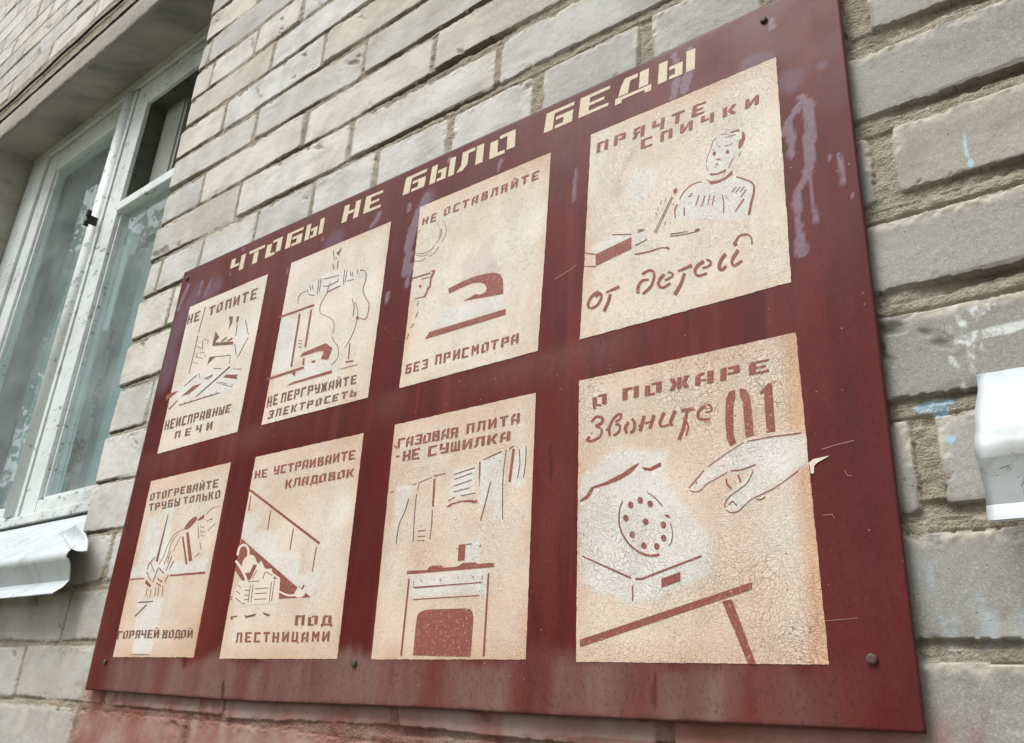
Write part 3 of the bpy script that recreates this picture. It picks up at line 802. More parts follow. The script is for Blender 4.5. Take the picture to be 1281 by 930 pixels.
# ------------------------------------------------------------ lettering and drawings of the sign, millimetres on the sheet (x along the wall, z up)
LETTERING = {
 'title': [('ЧТОБЫ',((-1019.1,605.7),(-806.7,603.4),(-807.3,578.8),(-1019.3,580.1)),0.8),('НЕ',((-764.6,606.5),(-692.7,602.7),(-693.8,577.8),(-766.9,580.3)),0.8),('БЫЛО',((-652.2,604.5),(-480.5,601.8),(-480.6,575.3),(-655.2,579.9)),0.8),('БЕДЫ',((-436.8,602.6),(-263.9,597.5),(-265.3,573.1),(-440.1,578)),0.8)],
 'A1': [('НЕ',((-1108.8,535.9),(-1076.8,536.1),(-1075.7,519.3),(-1108.7,520.3)),0.74),('ТОПИТЕ',((-1053,535.6),(-934.2,534.2),(-933.5,517),(-1051.4,520.3)),0.7),('НЕИСПРАВНЫЕ',((-1105.9,365.5),(-942.5,360.2),(-943.1,348.9),(-1104.6,349.9)),0.74),('ПЕЧИ',((-1071.7,342.1),(-978.7,342.4),(-978.5,330.6),(-1071.2,331.7)),0.52)],
 'A2': [('НЕ',((-861.3,354.6),(-840.8,354.7),(-839.4,340.1),(-860.8,340.3)),0.74),('ПЕРГРУЖАЙТЕ',((-833.3,354.5),(-695.2,350.4),(-694.5,339.5),(-832.8,341.3)),0.74),('ЭЛЕКТРОСЕТЬ',((-853.5,334.3),(-691.1,331.6),(-691.5,323.2),(-854,323.6)),0.68)],
 'A3': [('НЕ',((-613.1,532.5),(-591.2,533.1),(-591.9,521.3),(-614.1,523.6)),0.7),('ОСТАВЛЯЙТЕ',((-579.1,534.3),(-443.7,531.4),(-444.5,521),(-579.9,523.7)),0.68),('БЕЗ',((-614.6,344.6),(-581.2,344.7),(-581,333.6),(-615,333.4)),0.7),('ПРИСМОТРА',((-571.2,346.1),(-459,344.1),(-459.3,333.6),(-571.3,334.4)),0.72)],
 'A4': [('ПРЯЧТЕ',((-371.4,534.6),(-252.1,529.2),(-254.7,516.9),(-372.3,522.8)),0.62),('СПИЧКИ',((-320.6,515.9),(-202.1,511.6),(-203.3,501.9),(-321,505.1)),0.6)],
 'B1': [('ОТОГРЕВАЙТЕ',((-1101.4,256.2),(-937.3,256.9),(-936.1,245.9),(-1100.1,246.1)),0.74),('ТРУБЫ',((-1099.3,241.3),(-1022,241.1),(-1020.8,230.6),(-1096.7,230.9)),0.74),('ТОЛЬКО',((-1012.5,241),(-927.9,241.2),(-925.4,230.4),(-1010.6,231.6)),0.74),('ГОРЯЧЕЙ',((-1106,72.4),(-1004.3,72.8),(-1002.9,62.9),(-1105.3,62.2)),0.8),('ВОДОЙ',((-995.5,72.2),(-929.6,71.4),(-927.8,62.4),(-994.1,62.3)),0.8)],
 'B2': [('НЕ',((-860.1,257),(-835.1,256.8),(-833.9,246.4),(-858.9,247)),0.74),('УСТРАИВАИТЕ',((-822.1,257.2),(-679.1,257.7),(-678.8,247.1),(-821.4,246.9)),0.78),('КЛАДОВОК',((-795.7,237.6),(-677.2,236.2),(-677.1,226.9),(-795,227)),0.78),('ПОД',((-740.6,82.8),(-683,81.9),(-681.8,72.3),(-739.9,72.6)),0.72),('ЛЕСТНИЦАМИ',((-841,66.9),(-682,66),(-681.6,56.3),(-839.2,56.1)),0.68)],
 'B3': [('ГАЗОВАЯ',((-613.6,259.4),(-528.8,259.1),(-529.3,248.2),(-613.8,249.2)),0.82),('ПЛИТА',((-518.5,259.5),(-451.9,259.8),(-452.3,249.7),(-518.3,249.5)),0.72),('НЕ',((-604.5,244.3),(-579.6,244.3),(-579.4,232.5),(-604.2,233.5)),0.8),('СУШИЛКА',((-568.1,244.4),(-462.3,243.3),(-462.8,234.1),(-568,233.6)),0.78)],
 'B4': [('О',((-371.4,260.4),(-356.6,260.3),(-356.9,249.5),(-370.9,250.7)),1),('ПОЖАРЕ',((-341.2,261.3),(-211.1,260.1),(-211.9,249.6),(-341.5,250.6)),0.7)],
}
DRAWINGS = {
 'A1': [
  ('k','s',((-1066.4,540.2),(-1070.1,497.4)),((-1064.1,539.3),(-1067.8,496.5))),
  ('k','s',((-1069.5,492.1),(-1071.2,431.5)),((-1067.2,491.3),(-1069,430.7))),
  ('k','s',((-950.9,487.6),(-935.7,460)),((-949.1,487.4),(-933.9,459.8))),
  ('k','s',((-934.9,457.3),(-951.9,430.3)),((-933,456.3),(-950,429.4))),
  ('k','s',((-966.1,454.4),(-955.7,434.3)),((-964.3,454.2),(-953.9,434.1))),
  ('k','s',((-965.3,466.2),(-967.2,484.7)),((-967.3,466.8),(-969.2,485.4))),
  ('k','s',((-1023,446.1),(-969.4,437),(-969.5,424.8)),((-1023.6,447.5),(-969.1,438.1),(-967.5,424.2))),
  ('k','s',((-992.3,401.2),(-950.9,385.9),(-949.6,390.5)),((-992.1,402.2),(-951.1,387),(-951.6,391.2))),
  ('k','s',((-1022,413.2),(-1003.7,415.2)),((-1023.4,414.6),(-1005,416.6))),
  ('k','s',((-1025.1,414.3),(-1014.7,410.4),(-1005.6,413.4)),((-1024.8,415.4),(-1015.8,412),(-1007.1,414.6))),
  ('k','s',((-1074.7,412.2),(-1045,424.1)),((-1076.5,413.4),(-1046.8,425.4))),
  ('k','s',((-1075.1,396.6),(-1050.6,406.1)),((-1076.9,397.9),(-1052.3,407.4))),
  ('k','s',((-1114.7,393.6),(-1104.1,381),(-1083.6,392.3)),((-1112.7,393.5),(-1106.3,383.7),(-1085.5,393.5))),
  ('k','s',((-1063,472.8),(-1047,464.8)),((-1062.5,473.6),(-1046.5,465.6))),
  ('k','s',((-1053.2,481.7),(-1048.3,465.1)),((-1051.4,481.2),(-1046.6,464.6))),
  ('k','s',((-1049.8,481.6),(-1036.6,476),(-1037.6,471.1)),((-1049.6,482.5),(-1035.1,476.4),(-1035.9,470.4))),
  ('k','s',((-1063,456.1),(-1040.3,448)),((-1063,457.1),(-1040.2,449))),
  ('k','s',((-1052.7,461.2),(-1037.9,456.3)),((-1052.7,462.1),(-1038,457.2))),
  ('k','s',((-1061.7,463.2),(-1059,454.5)),((-1059.9,462.8),(-1057.3,454))),
  ('k','s',((-1066.2,448),(-1052.3,442.7)),((-1066.1,448.9),(-1052.2,443.6))),
  ('k','s',((-1036.3,453.1),(-1036.9,450.3)),((-1034.6,452.4),(-1035.2,449.6))),
  ('k','s',((-1005.5,425.1),(-985.1,420)),((-1005.7,426.1),(-985.4,421))),
  ('k','s',((-956.9,413.9),(-935.5,408.7)),((-957.2,414.8),(-935.7,409.7))),
  ('k','s',((-982.6,400),(-964,393.2)),((-982.5,400.8),(-963.9,394))),
  ('k','s',((-1043.3,426.5),(-1037.3,416.8)),((-1041.7,426.4),(-1035.7,416.7))),
  ('k','s',((-1063.9,383),(-1064,386.5)),((-1065.7,383.5),(-1065.8,387))),
  ('k','s',((-1048.1,382.8),(-1048,385.8)),((-1049.8,383.3),(-1049.7,386.4))),
  ('k','s',((-1028.6,382.8),(-1028.4,385.6)),((-1030.3,383.4),(-1030.1,386.1))),
  ('k','s',((-1013.3,382.7),(-1013.4,386.2)),((-1015,383.2),(-1015,386.7))),
  ('k','s',((-998.2,382.5),(-998.1,385.5)),((-999.8,383),(-999.7,386))),
  ('k','s',((-985.2,382.5),(-985.6,387.2)),((-986.8,383),(-987.2,387.6))),
  ('k','s',((-1078.3,382.7),(-976.5,382.5)),((-1079.6,384.3),(-977.6,384))),
  ('k','p',((-966.8,420.2),(-962.7,418.6),(-1031.8,389.8),(-1039.9,388.6))),
  ('k','p',((-994.6,504.2),(-983.7,501.8),(-982.3,491.1),(-988.4,481.7),(-988.4,492.7))),
  ('k','p',((-973.4,498.6),(-967.5,497.5),(-969,485.2),(-972.6,491))),
  ('k','p',((-1022,487.7),(-1008.4,475.2),(-1016.5,468.3),(-969.4,458.4),(-969.2,454),(-1023,464.5))),
  ('k','p',((-1002.8,466.2),(-990.7,470.8),(-986.4,469.3),(-996.8,465))),
  ('r','p',((-987.6,463.3),(-975.5,466.3),(-971.9,463.1),(-980.3,461.5))),
  ('k','p',((-1023.9,446.2),(-1007.8,444),(-1025.1,435.9))),
  ('r','p',((-970.5,408.7),(-939.8,402.2),(-944.4,399.8),(-938.4,395.1),(-976.2,405.8))),
  ('r','p',((-1051.9,408),(-1029.5,407.7),(-1058,397.3),(-1072.1,397.7))),
  ('r','p',((-1117.6,409),(-1088.1,408.1),(-1117.5,398),(-1122.1,404.5))),
 ],
 'A2': [
  ('k','s',((-776.4,542.1),(-771.5,527.2)),((-774.8,541.7),(-769.9,526.9))),
  ('k','s',((-760,541.4),(-764.4,531.3),(-766.8,536.3)),((-758.4,540.4),(-763,530),(-768.2,536.3))),
  ('k','s',((-763,523.2),(-762.4,510.9)),((-761.3,522.6),(-760.8,510.2))),
  ('k','s',((-797.1,506.1),(-795.5,483.9)),((-795.4,505.4),(-793.8,483.3))),
  ('k','s',((-792.4,506.1),(-792,485.8)),((-790.7,505.5),(-790.3,485.1))),
  ('k','s',((-786.7,502.3),(-755.6,498.6),(-757,491.6),(-774.9,489.8),(-784.9,492.8)),((-787.4,503.6),(-755.6,499.8),(-755.4,490.2),(-774.1,488.5),(-784.6,491.6))),
  ('k','s',((-747,505.2),(-745.8,483.6)),((-745.4,504.6),(-744.2,483))),
  ('k','s',((-742,502.3),(-742.4,485.5)),((-740.4,501.6),(-740.9,484.8))),
  ('k','s',((-735.7,498.7),(-732.5,491.2)),((-734.2,498.5),(-731,491))),
  ('k','s',((-730.6,496.4),(-730.1,490.1)),((-729,495.9),(-728.6,489.6))),
  ('k','s',((-722.7,497.6),(-720.4,490.4)),((-721.2,497.2),(-718.9,490.1))),
  ('k','s',((-737.7,484.8),(-724.7,483.7)),((-738.4,486.1),(-725.4,485))),
  ('k','s',((-819,496.7),(-814.8,490.6)),((-817.5,496.8),(-813.3,490.6))),
  ('k','s',((-814.4,501.4),(-811,493.4)),((-812.8,501.1),(-809.4,493.1))),
  ('k','s',((-809.1,500.7),(-806.2,493.2)),((-807.4,500.4),(-804.6,492.9))),
  ('k','s',((-813.4,487.5),(-800.4,482.4)),((-813.4,488.7),(-800.4,483.5))),
  ('k','s',((-773.9,479.7),(-749.8,481.7)),((-775.3,481.7),(-751.2,483.6))),
  ('k','p',((-773.3,522.9),(-767.8,514.5),(-769.4,511.2))),
  ('k','s',((-831,479.5),(-831.5,480.4),(-832.2,481.6),(-833,483),(-833.6,484.5),(-833.8,485.9),(-833.6,487.4),(-833.2,489.2),(-832.6,490.9),(-831.7,492.4),(-830.4,493.5),(-828.4,494.1),(-825.8,494.4),(-823,494.4),(-820.4,494.4),(-818.6,494.4)),((-832.3,479.6),(-832.8,480.5),(-833.5,481.7),(-834.3,483.2),(-835,484.8),(-835.2,486.4),(-835,488.1),(-834.6,489.9),(-834,491.7),(-833,493.3),(-831.6,494.5),(-829.4,495.2),(-826.6,495.4),(-823.7,495.5),(-821.1,495.4),(-819.4,495.5))),
  ('k','s',((-772.3,494.4),(-772.8,492.2),(-773.6,489),(-774.5,485.4),(-775.5,481.8),(-776.7,478.6),(-778.2,476),(-780,473.7),(-781.9,471.4),(-783.5,469.1),(-784.6,466.7),(-785.1,464),(-785.2,461.2),(-785,458.4),(-784.2,455.7),(-782.8,453.2),(-780.4,451),(-777.2,449.1),(-773.8,447.5),(-770.4,445.9),(-767.3,444.2),(-764.4,442.3),(-761.5,440.4),(-758.7,438.5),(-756.3,436.6),(-754.4,434.6),(-753,432.7),(-752,430.5),(-751.4,428.4),(-750.9,426.3),(-750.6,424.4),(-750.5,422.7),(-750.7,421.1),(-751.1,419.5),(-751.4,418.2),(-751.7,417.3)),((-771,493.7),(-771.5,491.5),(-772.3,488.4),(-773.2,484.7),(-774.2,481.1),(-775.4,477.9),(-776.9,475.3),(-778.8,472.9),(-780.7,470.6),(-782.2,468.4),(-783.2,466),(-783.7,463.4),(-783.9,460.7),(-783.7,458),(-783,455.5),(-781.7,453.4),(-779.7,451.5),(-776.9,449.9),(-773.6,448.3),(-770.1,446.6),(-766.9,444.8),(-764,442.9),(-761,441),(-758.1,439),(-755.5,437),(-753.4,434.8),(-751.9,432.6),(-750.8,430.4),(-750.1,428.1),(-749.7,426),(-749.3,424.1),(-749.2,422.3),(-749.5,420.5),(-749.8,419),(-750.2,417.7),(-750.4,416.8))),
  ('k','s',((-752.9,414.1),(-752,412.8),(-750.9,411),(-749.6,408.8),(-748,406.6),(-746.5,404.5),(-744.7,402.7),(-742.6,401.1),(-740.7,399.6),(-739,397.9),(-737.6,395.9),(-736.4,393.2),(-735.3,390.1),(-734.6,386.8),(-734.3,383.7),(-734.7,381.2),(-736.1,379.1),(-738.5,377.3),(-741.2,375.7),(-743.8,374.4),(-745.5,373.4)),((-751.8,414.1),(-750.9,412.8),(-749.8,411),(-748.5,408.8),(-747,406.7),(-745.5,404.7),(-743.9,403.1),(-742,401.6),(-739.9,400),(-738,398.1),(-736.5,395.9),(-735.2,393.1),(-734.2,389.9),(-733.4,386.5),(-733.1,383.3),(-733.5,380.6),(-735,378.4),(-737.5,376.5),(-740.3,374.9),(-742.8,373.6),(-744.5,372.6))),
  ('k','s',((-717.6,450.5),(-716.3,448.4),(-714.4,445.6),(-712.4,442.3),(-710.6,438.7),(-709.5,435.1),(-709.1,431.2),(-709.2,426.9),(-709.6,422.5),(-710.2,418.2),(-711,414.5),(-711.9,411.2),(-713.1,408.1),(-714.4,405.4),(-715.8,402.8),(-717.1,400.4),(-718.6,398.1),(-720.2,396),(-721.8,394),(-723.2,392.4),(-724.1,391.2)),((-716.5,450.6),(-715.3,448.5),(-713.4,445.6),(-711.3,442.2),(-709.5,438.5),(-708.3,434.8),(-707.9,430.8),(-708,426.4),(-708.4,422),(-709.1,417.7),(-709.8,413.9),(-710.7,410.6),(-711.9,407.5),(-713.2,404.7),(-714.6,402.2),(-716,399.8),(-717.5,397.4),(-719.1,395.3),(-720.7,393.3),(-722.1,391.7),(-723,390.5))),
  ('k','s',((-725.9,363.3),(-721,363.2),(-714,363.1),(-706.3,363),(-699.4,362.9),(-694.8,362.8)),((-726.3,364.2),(-721.5,364.1),(-714.5,364),(-706.8,363.9),(-699.8,363.7),(-695.2,363.6))),
  ('k','s',((-716.1,494.2),(-714.6,493.6),(-712.5,492.8),(-710.3,491.9),(-708.3,490.8),(-706.8,489.6),(-705.7,488),(-704.8,486.2),(-704.1,484.1),(-703.6,481.8),(-703.4,479.3),(-703.7,476.5),(-704.5,473.4),(-705.4,470.1),(-706,466.8),(-706,463.6),(-705.1,460.7),(-703.6,457.9),(-701.8,455.2),(-699.9,452.7),(-698.3,450.4),(-696.8,448.2),(-695.2,446.3),(-693.7,444.5),(-692.4,442.7),(-691.5,440.7),(-691,438.2),(-690.6,435.4),(-690.6,432.5),(-690.7,429.8),(-691,427.6),(-691.4,425.8),(-692,424.1),(-692.8,422.9),(-693.7,422),(-694.7,421.6),(-696,421.9),(-698,422.7),(-700.1,424),(-702.1,425.2),(-703.5,426)),((-716.1,495.3),(-714.7,494.7),(-712.6,494),(-710.1,493),(-707.7,491.6),(-705.7,490),(-704.4,488.1),(-703.3,486),(-702.6,483.7),(-702.1,481.3),(-701.8,478.7),(-702.1,475.8),(-702.9,472.6),(-703.8,469.3),(-704.4,466.1),(-704.4,463.2),(-703.6,460.5),(-702.2,457.9),(-700.5,455.4),(-698.7,452.9),(-697,450.6),(-695.6,448.5),(-694,446.6),(-692.4,444.7),(-691.1,442.7),(-690,440.4),(-689.4,437.8),(-689.1,434.9),(-689,431.9),(-689.2,429.2),(-689.5,426.9),(-689.9,425),(-690.5,423.3),(-691.4,421.9),(-692.4,420.9),(-693.9,420.4),(-696,420.7),(-698.3,421.8),(-700.6,423.1),(-702.6,424.4),(-704,425.2))),
  ('k','s',((-724.2,456.4),(-723.3,454.8),(-722,452.4),(-720.6,449.7),(-719.3,446.8),(-718.4,444.1),(-717.9,441.3),(-717.7,438.2),(-717.7,435.2),(-717.7,432.5),(-717.7,430.7)),((-722.8,456.4),(-721.9,454.7),(-720.6,452.3),(-719.1,449.5),(-717.8,446.6),(-716.8,443.8),(-716.4,440.8),(-716.1,437.7),(-716.1,434.6),(-716.1,432),(-716.1,430.1))),
  ('r','p',((-705.2,426),(-705.3,425.1),(-705.8,424.4),(-706.6,424.2),(-707.7,424.3),(-708.8,424.7),(-709.9,425.5),(-710.7,426.5),(-711.1,427.5),(-711,428.4),(-710.5,429.1),(-709.7,429.4),(-708.6,429.2),(-707.4,428.8),(-706.4,428),(-705.6,427))),
  ('r','p',((-765.4,527.4),(-765.4,527),(-765.6,526.7),(-766.1,526.6),(-766.7,526.7),(-767.4,527),(-768,527.4),(-768.4,527.9),(-768.6,528.4),(-768.6,528.9),(-768.3,529.2),(-767.8,529.3),(-767.2,529.2),(-766.6,528.9),(-766,528.4),(-765.6,527.9))),
  ('r','s',((-716.6,395),(-715.2,374.1)),((-714.4,394.3),(-713,373.5))),
  ('r','s',((-717.5,369.8),(-704.6,368.9)),((-718.5,372),(-705.6,371.1))),
  ('r','s',((-868.5,468.3),(-796.2,467)),((-870.8,471.6),(-798.2,470.2))),
  ('r','s',((-827,464),(-825.7,388.3)),((-823.1,462.6),(-821.9,387.1))),
  ('r','s',((-803.7,463.5),(-803.5,410.5)),((-799.9,462),(-799.7,409.2))),
  ('k','s',((-817.2,422.7),(-809.9,420.1)),((-817.2,423.8),(-809.9,421.2))),
  ('k','s',((-817.1,418.5),(-810.2,416)),((-817,419.6),(-810.1,417.1))),
  ('k','s',((-816.6,413.4),(-809.8,411.3)),((-816.7,414.5),(-809.9,412.4))),
  ('r','s',((-869.5,379),(-795.9,379.6)),((-872,382.6),(-798.1,383.1))),
  ('r','p',((-820.8,378.7),(-812.2,378.7),(-813.2,372.8))),
  ('r','s',((-801.9,395.2),(-801.6,385.7)),((-798.2,394),(-797.9,384.6))),
  ('r','s',((-783.2,384.4),(-775.6,383.8)),((-784.6,387.3),(-776.9,386.7))),
  ('r','p',((-805.8,402.7),(-761,406.1),(-746.7,395.6),(-752.3,381.9),(-765.9,385.5),(-762.4,395.3),(-772.3,398.1),(-808.6,397.9))),
  ('r','p',((-816.4,365.2),(-741.8,365.9),(-741,361.9),(-825.6,362.6))),
 ],
 'A3': [
  ('k','s',((-581.1,518.6),(-580.1,516.7),(-578.6,514.1),(-577,511),(-575.6,508),(-574.6,505.4),(-574.2,503.2),(-574,501.2),(-574.1,499.3),(-574.4,497.5),(-574.8,495.9),(-575.5,494.4),(-576.4,493),(-577.5,491.7),(-578.5,490.6),(-579.1,489.9)),((-580.4,518.6),(-579.4,516.8),(-577.9,514.1),(-576.3,511),(-574.8,507.9),(-573.8,505.2),(-573.4,503),(-573.2,500.8),(-573.3,498.9),(-573.6,497.1),(-574,495.4),(-574.7,493.8),(-575.7,492.4),(-576.8,491.1),(-577.7,490),(-578.4,489.2))),
  ('k','s',((-590.1,518.5),(-589.1,516.8),(-587.6,514.5),(-585.9,511.8),(-584.5,509),(-583.6,506.4),(-583.3,503.8),(-583.4,501),(-583.7,498.2),(-584.2,495.8),(-584.7,493.8),(-585.3,492.6),(-586,491.8),(-586.8,491.4),(-587.5,491.1),(-588.1,490.8)),((-589.4,518.6),(-588.4,516.9),(-586.9,514.6),(-585.2,511.8),(-583.7,508.9),(-582.8,506.2),(-582.5,503.5),(-582.6,500.6),(-582.9,497.8),(-583.4,495.3),(-583.9,493.3),(-584.5,492),(-585.3,491.2),(-586.2,490.6),(-586.9,490.3),(-587.4,490.1))),
  ('k','s',((-582,508.1),(-581.8,506.9),(-581.6,505.3),(-581.3,503.4),(-581.1,501.6),(-581.1,500.2),(-581.4,499),(-581.8,497.9),(-582.3,496.9),(-582.8,496.1),(-583.1,495.5)),((-581.2,507.8),(-581,506.6),(-580.7,505),(-580.5,503.2),(-580.3,501.3),(-580.3,499.8),(-580.5,498.5),(-581,497.3),(-581.5,496.3),(-582,495.5),(-582.3,494.9))),
  ('k','s',((-623.2,491),(-622.3,490.2),(-621.1,489),(-619.5,487.6),(-617.7,486.3),(-615.7,485.2),(-613.4,484.3),(-610.9,483.6),(-608.3,482.9),(-605.7,482.5),(-603.3,482.3),(-601,482.3),(-598.8,482.6),(-596.6,483.1),(-594.7,483.8),(-593.1,484.4),(-591.9,485.2),(-591.1,486.2),(-590.5,487.3),(-590.1,488.2),(-589.7,488.8)),((-622.8,491.4),(-621.8,490.6),(-620.6,489.4),(-619.1,488.1),(-617.4,486.8),(-615.6,485.8),(-613.5,485),(-611.1,484.3),(-608.5,483.7),(-606,483.2),(-603.7,483),(-601.5,483.1),(-599.3,483.4),(-597.2,483.9),(-595.3,484.5),(-593.8,485.1),(-592.7,485.9),(-591.9,486.8),(-591.3,487.8),(-590.9,488.7),(-590.5,489.4))),
  ('k','s',((-582.8,484.2),(-583.6,483.3),(-584.8,482),(-586.2,480.6),(-587.7,479.2),(-589.1,478.2),(-590.7,477.5),(-592.5,477),(-594.3,476.6),(-595.9,476.3),(-597,476.1)),((-582,483.6),(-582.9,482.7),(-584,481.4),(-585.4,480),(-587,478.6),(-588.5,477.5),(-590.1,476.8),(-592,476.2),(-593.8,475.8),(-595.3,475.5),(-596.4,475.3))),
  ('k','s',((-622.8,478.7),(-621.2,477.9),(-619,476.7),(-616.4,475.4),(-613.8,474.3),(-611.4,473.6),(-609.2,473.5),(-607.1,473.8),(-605.1,474.3),(-603.5,474.8),(-602.3,475.1)),((-622.6,479.4),(-621.1,478.6),(-618.8,477.4),(-616.3,476.1),(-613.8,475),(-611.6,474.4),(-609.6,474.2),(-607.6,474.5),(-605.7,475),(-604,475.5),(-602.9,475.8))),
  ('k','s',((-621.3,511.6),(-621.1,512.1),(-620.7,512.9),(-620.2,513.8),(-619.7,514.6),(-619.2,515.3),(-618.5,515.8),(-617.7,516.3),(-616.8,516.7),(-616,517.1),(-615.5,517.3)),((-622.2,512.2),(-621.9,512.7),(-621.6,513.5),(-621.1,514.4),(-620.6,515.2),(-620,516),(-619.2,516.6),(-618.4,517),(-617.5,517.5),(-616.7,517.8),(-616.2,518.1))),
  ('k','s',((-619.5,484.2),(-618,483.5),(-615.8,482.5),(-613.3,481.4),(-610.7,480.3),(-608.3,479.5),(-605.9,479.1),(-603.4,478.9),(-601.1,478.8),(-599.1,478.8),(-597.7,478.7)),((-619.4,484.9),(-617.9,484.2),(-615.8,483.2),(-613.3,482),(-610.7,481),(-608.4,480.3),(-606.2,479.8),(-603.8,479.6),(-601.5,479.6),(-599.5,479.5),(-598.1,479.5))),
  ('k','s',((-622.8,453.3),(-591.6,451.7)),((-623.8,455.4),(-592.6,453.8))),
  ('k','s',((-605.4,448.1),(-592.5,447.1)),((-605.9,449.2),(-593,448.3))),
  ('r','p',((-592.2,455.5),(-584.8,454.9),(-585.1,451.2),(-589,444.1),(-589.3,433.8),(-592.6,431.6),(-596,423.3),(-612.8,425),(-612.2,426.2),(-598.8,425.1),(-595.3,431.4),(-596.1,433.7),(-591.8,435.5),(-591.9,447),(-588.8,452.4))),
  ('r','p',((-604.4,439.2),(-604.5,438.5),(-604.8,438),(-605.3,437.8),(-606,437.8),(-606.8,438.2),(-607.4,438.8),(-607.9,439.5),(-608.2,440.3),(-608.1,441),(-607.8,441.6),(-607.2,441.8),(-606.6,441.8),(-605.8,441.4),(-605.2,440.8),(-604.7,440))),
  ('k','s',((-607.2,420.4),(-608.4,415.6)),((-605.9,419.8),(-607,414.9))),
  ('k','s',((-606,407.8),(-609,401.5)),((-604.8,407.1),(-607.7,400.8))),
  ('k','s',((-611,394),(-615,390)),((-609.8,393.1),(-613.9,389.1))),
  ('k','s',((-616.7,383.2),(-619.6,376.5)),((-615.4,382.5),(-618.3,375.8))),
  ('r','p',((-562.1,423.8),(-544,426.5),(-525.5,428),(-507.2,426.3),(-495.8,423.8),(-488.4,419.2),(-484.7,412.7),(-482.8,395),(-538.1,402),(-527.9,404),(-521.2,405.6),(-514.2,403),(-507.6,404),(-505.7,408.3),(-509.5,414.3),(-515.4,417.6),(-527.1,420.5),(-543.3,419.3),(-559.7,417.4))),
  ('r','p',((-584.1,376.9),(-478.3,376.5),(-477.8,369.7),(-590,369.5))),
 ],
 'A4': [
  ('k','s',((-248.7,478.4),(-248.5,478.9),(-248.2,479.6),(-247.9,480.5),(-247.5,481.3),(-247.1,481.8),(-246.6,482.3),(-245.9,482.6),(-245.2,482.9),(-244.6,483.2),(-244.1,483.3)),((-249.3,478.9),(-249.1,479.4),(-248.8,480.1),(-248.4,481),(-248,481.8),(-247.6,482.5),(-247,482.9),(-246.2,483.3),(-245.5,483.6),(-244.9,483.9),(-244.4,484))),
  ('k','s',((-239.7,485.2),(-238.8,485),(-237.5,484.6),(-236.1,484.1),(-234.8,483.7),(-233.9,483.4)),((-239.8,485.9),(-238.9,485.6),(-237.6,485.2),(-236.1,484.8),(-234.8,484.4),(-233.9,484.1))),
  ('k','s',((-235.5,480),(-234.1,479.8),(-231.9,479.6),(-229.6,479.4),(-227.5,479.2),(-226.1,479.1)),((-235.6,480.7),(-234.2,480.5),(-232.1,480.3),(-229.7,480.1),(-227.6,479.9),(-226.2,479.8))),
  ('k','s',((-248.5,478.2),(-249,477.3),(-249.6,476),(-250.4,474.4),(-251.2,472.9),(-251.8,471.5),(-252.4,470.3),(-253,469.1),(-253.5,467.9),(-254,466.8),(-254.3,465.8),(-254.6,464.8),(-254.7,463.8),(-254.8,463),(-254.8,462.2),(-254.8,461.7)),((-248,477.7),(-248.5,476.8),(-249.1,475.5),(-249.9,474),(-250.6,472.4),(-251.3,471),(-251.9,469.8),(-252.4,468.6),(-253,467.5),(-253.4,466.4),(-253.8,465.4),(-254,464.4),(-254.1,463.5),(-254.2,462.7),(-254.2,462),(-254.2,461.5))),
  ('k','s',((-255.1,459),(-255.1,458.4),(-255.1,457.6),(-255,456.7),(-255,455.7),(-254.8,454.9),(-254.4,454.1),(-254,453.4),(-253.6,452.7),(-253.2,452.2),(-252.9,451.8)),((-254.5,458.8),(-254.5,458.2),(-254.5,457.4),(-254.4,456.5),(-254.4,455.6),(-254.2,454.9),(-254,454.3),(-253.6,453.7),(-253.2,453.1),(-252.8,452.6),(-252.5,452.2))),
  ('k','s',((-244.4,476.4),(-244.2,476),(-243.9,475.4),(-243.5,474.8),(-243.1,474.1),(-242.7,473.5),(-242.2,473.1),(-241.7,472.7),(-241.2,472.4),(-240.7,472.2),(-240.4,472)),((-243.9,476.6),(-243.7,476.2),(-243.4,475.7),(-243.1,475),(-242.7,474.4),(-242.4,474),(-242,473.6),(-241.5,473.3),(-241,473),(-240.6,472.8),(-240.3,472.6))),
  ('k','s',((-236,470.6),(-234.9,470.6),(-233.5,470.8),(-231.8,470.9),(-230.4,471),(-229.4,471)),((-236.2,471.3),(-235.2,471.4),(-233.7,471.4),(-232,471.6),(-230.6,471.7),(-229.6,471.7))),
  ('k','s',((-247.1,452.4),(-246.8,452.4),(-246.4,452.4),(-245.9,452.4),(-245.5,452.4),(-245.2,452.4)),((-247.3,453.1),(-247,453.1),(-246.6,453.1),(-246.1,453.1),(-245.7,453.1),(-245.4,453.1))),
  ('k','s',((-222.5,460.2),(-222.8,459.4),(-223.3,458.2),(-223.8,456.8),(-224.3,455.7),(-224.6,454.9)),((-222,459.7),(-222.3,458.9),(-222.8,457.7),(-223.3,456.4),(-223.8,455.2),(-224.1,454.4))),
  ('k','s',((-229.1,456),(-229.7,455.3),(-230.5,454.4),(-231.4,453.2),(-232.3,452.1),(-233,451.1),(-233.5,450.1),(-233.9,449.1),(-234.2,448.2),(-234.5,447.4),(-234.7,446.8)),((-228.7,455.5),(-229.2,454.8),(-230,453.8),(-231,452.7),(-231.8,451.6),(-232.5,450.6),(-233,449.6),(-233.4,448.7),(-233.7,447.8),(-234,447),(-234.1,446.4))),
  ('r','p',((-231.3,484.3),(-223,483.6),(-221.7,481.6),(-230.3,483))),
